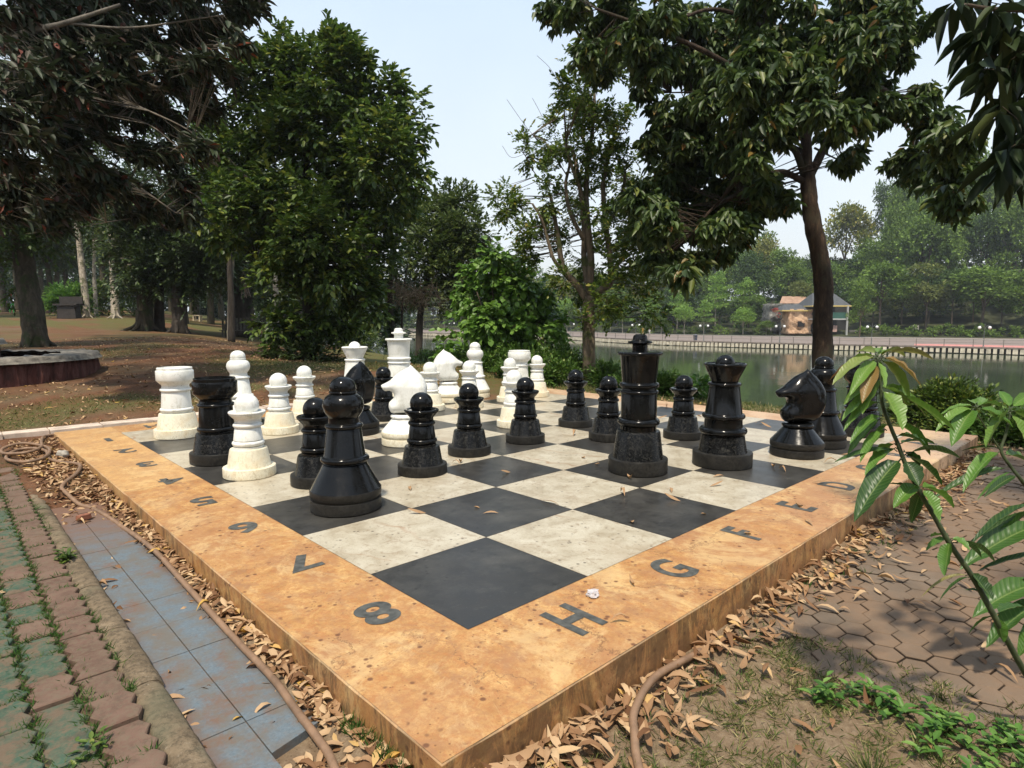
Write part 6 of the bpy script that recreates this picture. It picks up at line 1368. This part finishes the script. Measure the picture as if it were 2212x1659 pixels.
for i, (x, lb) in enumerate(LL):
    o = lamp if i == 0 else copytree(lamp); o['label'] = lb; p = fp(x, 1.4); o.location = p + np.array([0, 0, -.05]); o.rotation_euler = (0, 0, VR + RS.normal() * .15)
# far trees: a few shared crowns
def unitcrown(kind, sd):
    global RS
    keep = RS; RS = np.random.RandomState(sd); global SUBC; ks_ = SUBC; SUBC = 0
    if kind == 'round':
        cl = [((0, 0, .62), (.20, .20, .20), 160)]
        for i_ in range(34):
            u_ = rdir(1)[0]; u_[2] = abs(u_[2]) * 1.1 - .35; rr_ = .065 + .06 * RS.rand(); cl.append(((u_[0] * .29, u_[1] * .29, .60 + u_[2] * .33), (rr_ * 1.25, rr_ * 1.25, rr_ * .75), int(46 * (rr_ / .09) ** 2)))
    elif kind == 'tall': cl = [((.10 * RS.normal(), .10 * RS.normal(), z), (.17, .17, .10), 190) for z in np.linspace(.3, .93, 8)] + [((.2 * math.cos(a), .2 * math.sin(a), .35 + .5 * RS.rand()), (.11, .11, .08), 90) for a in np.arange(0, 6.28, .7)]
    elif kind == 'layer': cl = [((.05 * RS.normal(), .05 * RS.normal(), z), (r, r, .035), int(900 * r)) for z, r in ((.42, .30), (.58, .34), (.74, .28), (.88, .20), (.97, .08))]
    else: cl = [((.24 * math.cos(a) * RS.rand() * 1.4, .24 * math.sin(a), .35 + .6 * RS.rand()), (.13, .13, .09), 120) for a in np.arange(0, 6.28, .45)]
    P_, O_ = crownpts(cl, 1.0, .45); V, F, sg = sprays(P_, O_, 3, .035, .036, .026, droop=.25, fold=.1); me = fast('crown', V, F)
    mb = MB(); trunk(mb, [(0, 0, -.04), (.01, 0, .2), (.0, .01, .45), (.02, 0, .8)], .020, .006, 6, .05, 4)
    for a in np.arange(0, 6.28, 1.3): trunk(mb, [(0, 0, .3 + .03 * a), (.1 * math.cos(a), .1 * math.sin(a), .5 + .02 * a), (.2 * math.cos(a), .2 * math.sin(a), .62)], .009, .003, 4, .05, 3)
    m2 = bpy.data.meshes.new('trunk'); m2.from_pydata(mb.v, [], mb.f); m2.update(); RS = keep; SUBC = ks_
    return me, m2
UC = {k: [unitcrown(k, 11 + i * 7 + j) for j in range(2)] for i, k in enumerate(('round', 'tall', 'layer', 'airy'))}
CM = {}
def fartree(x, v, top, rpx, kind, mi_, label, group=None, trunkm=None, name='tree', squash=None):
    b = fp(x, v); t = dep(b); ztop = CAM[2] + t * FWD[2] + 0
    # height of the point seen at column x, row top
    q = CAM + t * (FWD + RGT * ((x - 1106) / FP)); hgt = q[2] + UPV[2] * ((829.5 - top) / FP * t) - b[2]
    hgt = max(hgt, 2.5); j = RS.randint(2); key = (kind, j, mi_)
    if key not in CM:
        a = UC[kind][j][0].copy(); a.materials.append(GF[mi_]); CM[key] = a
    tk = ('t', kind, j, trunkm)
    if tk not in CM:
        a = UC[kind][j][1].copy(); a.materials.append(trunkm or BARK); a.shade_smooth(); CM[tk] = a
    rad = rpx * t / FP; sxy = rad / (.40 if kind != 'layer' else .36)
    o = thing(name, label, 'tree', b, RS.rand() * 6.28, group); o.scale = (sxy, sxy, hgt)
    for nm, me in (('crown', CM[key]), ('trunk', CM[tk])): c_ = bpy.data.objects.new(nm, me); COL.objects.link(c_); c_.parent = o
    return o
SK = [(300, 600), (850, 600), (1000, 600), (1060, 580), (1130, 565), (1190, 560), (1300, 575), (1450, 560), (1500, 520), (1560, 507), (1640, 497), (1665, 505), (1700, 525), (1760, 532), (1790, 525), (1860, 530), (1880, 500), (1900, 415), (1935, 360), (2000, 315), (2100, 312), (2212, 280), (2600, 262), (3400, 280)]
sky = lambda x: float(np.interp(x, [a[0] for a in SK], [a[1] for a in SK]))
gname = {0: 'green', 1: 'dark green', 2: 'yellowish', 3: 'light green', 4: 'olive'}
# back row along the skyline
for x in list(range(860, 1880, 46)) + list(range(1905, 2420, 48)):
    xx_ = x + RS.normal() * 10; r = 38 + RS.rand() * 16; mi_ = int(RS.choice([0, 1, 4, 0])); 
    fartree(xx_, 62 + RS.rand() * 14, sky(xx_) + 8 + abs(RS.normal()) * 14, r, str(RS.choice(['round', 'tall', 'round'])), mi_, 'tall tree on the skyline of the wooded hill across the lake', 'trees on the skyline across the lake')
for x in range(880, 2420, 50):
    xx_ = x + RS.normal() * 12; r = 36 + RS.rand() * 18; tp = 600 - (600 - sky(xx_)) * .55 + RS.normal() * 12
    fartree(xx_, 46 + RS.rand() * 8, tp, r, str(RS.choice(['round', 'round', 'airy'])), int(RS.choice([0, 1, 0, 4, 2])), 'leafy tree half way up the wooded slope across the lake', 'trees half way up the slope across the lake')
for x in range(880, 2420, 56):
    if 1640 < x < 1860: continue
    xx_ = x + RS.normal() * 12; r = 30 + RS.rand() * 14
    fartree(xx_, 34 + RS.rand() * 5, 632 - (600 - sky(xx_)) * .16 + RS.normal() * 10, r, str(RS.choice(['round', 'airy'])), int(RS.choice([0, 1, 4, 0])), 'low dark tree at the foot of the wood across the lake', 'trees at the foot of the wood across the lake')
# trees that can be told apart
fartree(1822, 66, 425, 56, 'round', 2, 'rounded tree with yellowish blossom on the skyline just right of the bent trunk')
fartree(1905, 74, 405, 36, 'airy', 1, 'dark airy tree at the left shoulder of the hill, sky showing through it'); fartree(1965, 76, 325, 56, 'round', 1, 'tall dark crown rising behind the airy tree on the hill')
fartree(1648, 60, 500, 36, 'round', 2, 'tree with yellowish crown peeping out under the hanging leaves of the drooping tree')
fartree(2000, 44, 440, 66, 'round', 0, 'broad full green tree in the middle of the hillside right of the bent trunk')
fartree(1900, 30, 555, 62, 'round', 0, 'big pale green tree just right of the bent trunk, above the green railing'); fartree(2000, 31, 575, 56, 'airy', 4, 'olive tree with drooping boughs in front of the hillside'); fartree(2120, 29, 565, 74, 'round', 0, 'wide dark green tree low on the right above the lone lamp'); fartree(2215, 28, 590, 60, 'airy', 0, 'green tree at the right edge low above the promenade'); fartree(2190, 50, 430, 60, 'round', 0, 'rounded tree on the upper right slope'); fartree(1700, 46, 560, 44, 'round', 0, 'dense round tree just above the tiled roof')
for x, v, tp, r, kd, mi_, lb in ((1428, 24, 672, 22, 'airy', 0, 'small promenade tree with light trunk right of the black king crown'), (1478, 23, 655, 27, 'round', 3, 'pale trunked small tree between two lamps on the far promenade'), (1462, 30, 618, 26, 'layer', 3, 'light green tiered tree behind the small pale trunked tree'), (1520, 26, 650, 24, 'layer', 3, 'small tiered tree above the lamp left of the black queen'), (1545, 31, 590, 28, 'layer', 3, 'light green umbrella shaped tree beyond the lamp'), (1604, 33, 602, 25, 'layer', 3, 'bright flat topped tree on a bare pale trunk, left of the rock hut'), (1605, 25, 660, 26, 'round', 3, 'bright green rounded small tree below the flat topped tree'), (1410, 28, 640, 26, 'layer', 3, 'tiered light green tree behind the black king crown'), (1318, 24, 665, 24, 'airy', 0, 'small tree with a leaning pale trunk right of the pruned tree'), (1655, 24, 690, 20, 'round', 0, 'small round tree beside the lamp left of the rock hut'),
                             (1005, 22, 655, 22, 'layer', 4, 'small pale tiered tree on the far shore left of the bush'), (960, 22, 658, 22, 'layer', 4, 'second small pale tiered tree on the far shore left of the bush'), (915, 22, 660, 22, 'layer', 4, 'small pale tree on the far shore above the left lamp'), (1225, 25, 640, 26, 'round', 3, 'light green tree behind the left side of the pruned tree trunk'), (1345, 25, 650, 24, 'layer', 3, 'light tree seen below the pruned tree, above the quay')):
    fartree(x, v, tp, r, kd, mi_, lb, trunkm=BARKW, name='promenade_tree')
fartree(1856, 19, 612, 30, 'airy', 0, 'airy green tree leaning over the right end of the lakeside pavilion roof'); fartree(1722, 40, 600, 34, 'round', 4, 'olive tree top rising behind the tiled roof left of the bent trunk')
# mass of wood filling the slope behind
cl = []
for x in range(840, 2500, 30):
    for v in (40, 54, 68, 84):
        b = fp(x + RS.rand() * 20, v + RS.rand() * 6); cap = sky(x) + 26; t = dep(b); q = CAM + t * (FWD + RGT * ((x - 1106) / FP)); zt = q[2] + UPV[2] * ((829.5 - cap) / FP * t)
        zc = b[2] + 2.2
        while zc < min(zt - 1.5, b[2] + 9): cl.append((np.array([b[0], b[1], zc]), (3.4, 3.4, 2.4), 52)); zc += 3.4
P_, O_ = crownpts(cl); V, F, _s = sprays(P_, O_, 4, .7, .62, .38, droop=.2); link('far_woods', fast('far_woods', V, F), GF[1])['kind'] = 'stuff'
# low shrubs at the back of the promenade
cl = [(fp(x, 25 + RS.rand() * 3) + np.array([0, 0, .6]), (2.0, 1.4, 1.0), 60) for x in range(860, 2500, 22) if not 1690 < x < 1850]
P_, O_ = crownpts(cl); V, F, _s = sprays(P_, O_, 4, .4, .40, .2, droop=.2); link('far_undergrowth', fast('far_undergrowth', V, F), GF[0])['kind'] = 'stuff'
# coconut palm on the hill
b = fp(2045, 70); t = dep(b); top_ = W(2078, 492, t); pm = thing('palm_tree', 'yellowish coconut palm leaning right among the trees of the hillside', 'palm')
limbs('trunk', BARK, pm, [([b, W(2048, 560, t), W(2060, 520, t), top_], .28, .2)])
fr = []; VV, FF, oo = [], [], 0
for i in range(17):
    a = i * 2.4; el = .9 - .085 * i; d = np.array([math.cos(a) * math.cos(el), math.sin(a) * math.cos(el), math.sin(el)]); Lf = 3.6
    sp_ = [top_ + d * Lf * u + np.array([0, 0, -1.7 * u * u * (1 - el * .3)]) for u in np.linspace(0, 1, 16)]
    B_ = np.repeat(np.array(sp_[1:]), 2, 0); Tn = np.gradient(np.array(sp_), axis=0)[1:]; sd_ = norm(np.cross(Tn, [0, 0, 1.0])); D_ = np.repeat(norm(Tn), 2, 0) * .7 + np.repeat(sd_, 2, 0) * np.tile([1, -1], 15)[:, None] + np.array([0, 0, -.35]); V, F = leaves4(B_, D_, np.tile([0, 0, 1.], (30, 1)), .85, .10); VV.append(V); FF.append(F + oo); oo += len(V)
link('fronds', fast('fronds', np.concatenate(VV), np.concatenate(FF)), leafmat('palm_fronds', [(0, (.12, .14, .04)), (.7, (.24, .24, .08)), (1, (.45, .33, .14))]), pm)
# rock hut, pavilion and walls
def fbox(mb, x0, x1, y0, y1, t, d, mi=0, taper=1):
    """box whose front face spans sheet columns x0..x1 and rows y0..y1 at depth t, d metres deep"""
    A = W((x0 + x1) / 2, y1, t); B2 = W((x0 + x1) / 2, y0, t); w = (x1 - x0) / FP * t; hh = B2[2] - A[2]; nrm_ = np.array([FWD[0], FWD[1], 0]) * d / 2
    mb.box((A[0] + nrm_[0], A[1] + nrm_[1], (A[2] + B2[2]) / 2), (w, d, hh), VR, mi, taper)
th = shore_t(1720) + 24
m = MT('ochre_rock'); P = m.pos(); n = m.noise(P, .9, 7, .75, .6); c = m.ramp(n, [(.36, (.16, .09, .05)), (.47, (.50, .32, .20)), (.62, (.62, .43, .28)), (.75, (.70, .52, .36))]); m.set(c, .9, .2); m.bump(n, 1, .25); m_or = m.m
m = MT('grey_rock'); P = m.pos(); n = m.noise(P, .8, 7, .75, .8); c = m.ramp(n, [(.38, (.05, .05, .045)), (.52, (.17, .165, .15)), (.68, (.36, .35, .32))]); m.set(c, .95, .1); m.bump(n, 1, .3); m_gr2 = m.m
hut = thing('rock_hut', 'small ochre rock faced hut with dark roof and yellow eaves across the lake', 'hut')
def rocky(mb_args, name, mat, par, amp=.25):
    mb = MB(); fbox(mb, *mb_args); me = bpy.data.meshes.new(name); me.from_pydata(mb.v, [], mb.f); bm = bmesh.new(); bm.from_mesh(me); bmesh.ops.subdivide_edges(bm, edges=bm.edges, cuts=14, use_grid_fill=True)
    for v in bm.verts:
        q = v.co; k_ = amp * (math.sin(q.x * 2.1 + q.z * 1.7) * math.sin(q.y * 2.5 + q.z) + .5 * math.sin(q.x * 5 + q.z * 6)); v.co += Vector((-FWD[0], -FWD[1], 0)) * k_ + Vector((RGT[0], RGT[1], .3)) * k_ * .35
    bmesh.ops.recalc_face_normals(bm, faces=bm.faces); bm.to_mesh(me); bm.free(); return link(name, me, mat, par, smooth=True)
rocky((1703, 1752, 668, 722, th, 3.0), 'wall', m_or, hut)
mb = MB(); fbox(mb, 1724, 1738, 694, 706, th - .35, .5); mb.build('window', plain('dark_opening', (.012, .01, .01), .9), hut)
def hip(x0, x1, yt, yb, t, d, name, mat, par, mats2=None, over=.4):
    w = (x1 - x0) / FP * t; A = W((x0 + x1) / 2, yb, t); T = W((x0 + x1) / 2, yt, t); c_ = A + np.array([FWD[0], FWD[1], 0]) * d / 2; hh = T[2] - A[2]; ca, sa = math.cos(VR), math.sin(VR)
    loc = [(-w / 2, -d / 2 - over, 0), (w / 2, -d / 2 - over, 0), (w / 2, d / 2 + over, 0), (-w / 2, d / 2 + over, 0), (-w * .28, 0, hh), (w * .28, 0, hh)]
    vs = [(c_[0] + x * ca - y * sa, c_[1] + x * sa + y * ca, A[2] + z) for x, y, z in loc]; mb = MB(); mb.add(vs, [(0, 1, 5, 4), (1, 2, 5), (2, 3, 4, 5), (3, 0, 4), (3, 2, 1, 0)]); r_ = mb.build(name, mat, par)
    mb = MB(); mb.box((c_[0], c_[1], A[2] - .09), (w + .1, d + 2 * over + .1, .22), VR); mb.build('fascia', plain('yellow_paint', (.55, .42, .14), .7), r_); return r_
m_rf = plain('dark_roof', (.07, .075, .08), .8, .2, 3)
hip(1688, 1750, 657, 670, th - .3, 3.4, 'roof', m_rf, hut)
tl = thing('tiled_roof_building', 'long low building with an orange tiled roof behind the grey rocks', 'building'); m = MT('orange_tiles'); P = m.pos(); n = m.noise(P, 1.5, 5, .7); c = m.ramp(n, [(.3, (.22, .12, .075)), (.7, (.42, .27, .18))]); m.set(c, .8); 
A_ = [W(1684, 655, th + 9), W(1792, 655, th + 9), W(1792, 640, th + 13), W(1690, 640, th + 13)]; mb = MB(); Bk = [a - np.array([0, 0, .25]) for a in A_]
mb.add(A_ + Bk, [(0, 1, 2, 3), (7, 6, 5, 4), (0, 4, 5, 1), (1, 5, 6, 2), (2, 6, 7, 3), (3, 7, 4, 0)]); mb.build('roof', m.m, tl); mb = MB(); fbox(mb, 1688, 1790, 656, 716, th + 9.6, 3); mb.build('wall', plain('grey_wall', (.2, .19, .17), .9), tl)
rk = rocky((1660, 1776, 656, 716, th + 5, 3.0), 'rock_outcrop', m_gr2, None, .45); tag(rk, 'grey weathered rock face behind the ochre hut', 'rock')
pvn = thing('lakeside_pavilion', 'raised open pavilion with dark roof, white posts and green railing right of the bent trunk', 'pavilion'); m_wp = plain('white_post', (.40, .40, .38), .6, .08)
hip(1752, 1836, 632, 660, th - 2, 6, 'roof', m_rf, pvn)
for x, y0 in ((1829, 661), (1757, 661), (1793, 661)): mb = MB(); fbox(mb, x - 1.6, x + 1.6, y0, 724, th - 2, .22); mb.build('post', m_wp, pvn)
mb = MB(); fbox(mb, 1755, 1830, 688, 691, th - 2, 6.0); mb.build('floor', m_wp, pvn)
mb = MB(); fbox(mb, 1757, 1829, 675, 688, th - 1.9, .08); mb.build('railing', plain('green_panel', (.03, .10, .075), .6), pvn)
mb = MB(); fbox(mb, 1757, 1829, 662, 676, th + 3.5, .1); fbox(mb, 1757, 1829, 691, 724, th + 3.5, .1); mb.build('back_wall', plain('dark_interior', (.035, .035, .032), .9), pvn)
mb = MB(); fbox(mb, 1794, 1808, 703, 717, th - 1.0, .08); mb.build('notice_board', plain('pink_board', (.5, .33, .28), .8, .25, 4), pvn)
mb = MB(); fbox(mb, 1833, 2000, 713, 729, th + .5, .5); o = mb.build('stone_wall', m_gr2); tag(o, 'low dark stone wall along the back of the promenade right of the pavilion', 'wall')
for x in (1850, 1895, 1940, 1985):
    pass
lk = thing('lookout_rail', 'small crossed timber railing on the slope left of the lone lamp', 'railing'); mb = MB(); tq = shore_t(1985) + 26
for a in ([(1973, 703), (1973, 712)], [(1984, 703), (1984, 712)], [(1973, 704), (1984, 704)], [(1973, 711), (1984, 711)], [(1973, 704), (1984, 711)], [(1973, 711), (1984, 704)]): mb.tube([W(*a[0], tq), W(*a[1], tq)], .07, 5)
mb.build('rails', m_rail, lk)
shrub('red_shrub', 'small red flowering shrub left of the ochre hut', [(W(1677, 674, th), (.6, .6, .6), 60)], 5, .3, .25, .15, leafmat('red_leaves', [(0, (.25, .04, .03)), (1, (.5, .10, .07))]))
# people and bin on the far promenade
person(fp(1388, 16), VR + .4, 'person in yellow standing on the far promenade beside the black king crown', pose(.03, .1), [sk_, plain('yellow_cloth', (.60, .40, .07), .8), plain('yellow_cloth_lower', (.55, .36, .07), .8)], plain('dark_hair', (.02, .015, .012), .8))
o = person(fp(1403, 16), VR - .5, 'person in pale clothes standing just right of the person in yellow', pose(.2, .2), [sk_, plain('pale_cloth', (.55, .54, .5), .8), plain('pale_cloth_lower', (.35, .33, .3), .8)], plain('dark_hair_short', (.02, .015, .012), .8)); o.scale = (.8, .8, .8)
bn = thing('litter_bin', 'dark blue litter bin on the far promenade between the black king and queen', 'bin', fp(1502, 3)); mb = MB(); mb.lathe([(0, 0), (.28, 0), (.34, .8), (.36, .82), (.36, .86), (0, .86)], (0, 0, 0), 16); mb.build('body', plain('bin_blue', (.03, .04, .07), .5), bn, smooth=True, sharp=.6)
mb = MB(); mb.lathe([(.37, .86), (.36, .92), (.2, .99), (0, 1.0)], (0, 0, 0), 16); mb.build('lid', plain('bin_lid', (.05, .06, .09), .5), bn, smooth=True, sharp=.6)

mb = MB(); mb.box((200, 300, 24.0), (3600, 3600, 60.0)); hz = MT('haze_air'); hz.t.nodes.remove(hz.b); pvn_ = hz.n('ShaderNodeVolumePrincipled'); pvn_.inputs['Color'].default_value = (.93, .96, 1, 1); pvn_.inputs['Density'].default_value = .00042; pvn_.inputs['Anisotropy'].default_value = .35
hz.l(pvn_.outputs[0], hz.out.inputs['Volume']); hzo = mb.build('haze', hz.m); hzo['kind'] = 'stuff'
# ------------------------------------------------------------------ light, air, render settings
SUN_EL, SUN_AZ = math.radians(64), math.radians(214)        # azimuth measured from +X, counter-clockwise
sd = Vector((math.cos(SUN_EL) * math.cos(SUN_AZ), math.cos(SUN_EL) * math.sin(SUN_AZ), math.sin(SUN_EL)))
sl = bpy.data.lights.new('sun', 'SUN'); sl.energy = 3.6; sl.angle = math.radians(3.0); sl.color = (1.0, .90, .74)
so = bpy.data.objects.new('sun', sl); COL.objects.link(so); so.rotation_euler = (-sd).to_track_quat('-Z', 'Y').to_euler(); so.location = (0, 0, 30)
wd = bpy.data.worlds.new('World'); sc.world = wd; wd.use_nodes = True; nt = wd.node_tree; bg = nt.nodes['Background']
st_ = nt.nodes.new('ShaderNodeTexSky'); st_.sky_type = 'NISHITA'; st_.sun_disc = False; st_.sun_elevation = SUN_EL; st_.sun_rotation = (PI / 2 - SUN_AZ) % (2 * PI); st_.air_density = 1.3; st_.dust_density = 5.0; st_.ozone_density = 1.2; st_.altitude = 100
tc = nt.nodes.new('ShaderNodeTexCoord'); sx_ = nt.nodes.new('ShaderNodeSeparateXYZ'); nt.links.new(tc.outputs['Generated'], sx_.inputs[0])
rp = nt.nodes.new('ShaderNodeValToRGB'); nt.links.new(sx_.outputs[2], rp.inputs[0]); e_ = rp.color_ramp.elements; e_[0].position = .0; e_[0].color = (6.3, 6.5, 6.5, 1); e_[1].position = .62; e_[1].color = (3.4, 4.5, 5.9, 1)
nz = nt.nodes.new('ShaderNodeTexNoise'); nz.inputs['Scale'].default_value = 1.6; nz.inputs['Detail'].default_value = 5; nt.links.new(tc.outputs['Generated'], nz.inputs['Vector'])
mp_ = nt.nodes.new('ShaderNodeMapRange'); nt.links.new(nz.outputs[0], mp_.inputs[0]); mp_.inputs[1].default_value = .3; mp_.inputs[2].default_value = .8; mp_.inputs[3].default_value = .62; mp_.inputs[4].default_value = .95
mxw = nt.nodes.new('ShaderNodeMix'); mxw.data_type = 'RGBA'; nt.links.new(mp_.outputs[0], mxw.inputs[0]); nt.links.new(st_.outputs[0], mxw.inputs[6]); nt.links.new(rp.outputs[0], mxw.inputs[7])
nt.links.new(mxw.outputs[2], bg.inputs[0]); bg.inputs[1].default_value = .14
sc.view_settings.view_transform = 'Standard'; sc.view_settings.look = 'None'; sc.view_settings.exposure = 0.45; sc.view_settings.gamma = 1
sc.render.resolution_x = 1024; sc.render.resolution_y = 768
sc.cycles.max_bounces = 8; sc.cycles.diffuse_bounces = 3; sc.cycles.glossy_bounces = 3; sc.cycles.transmission_bounces = 4; sc.cycles.transparent_max_bounces = 4
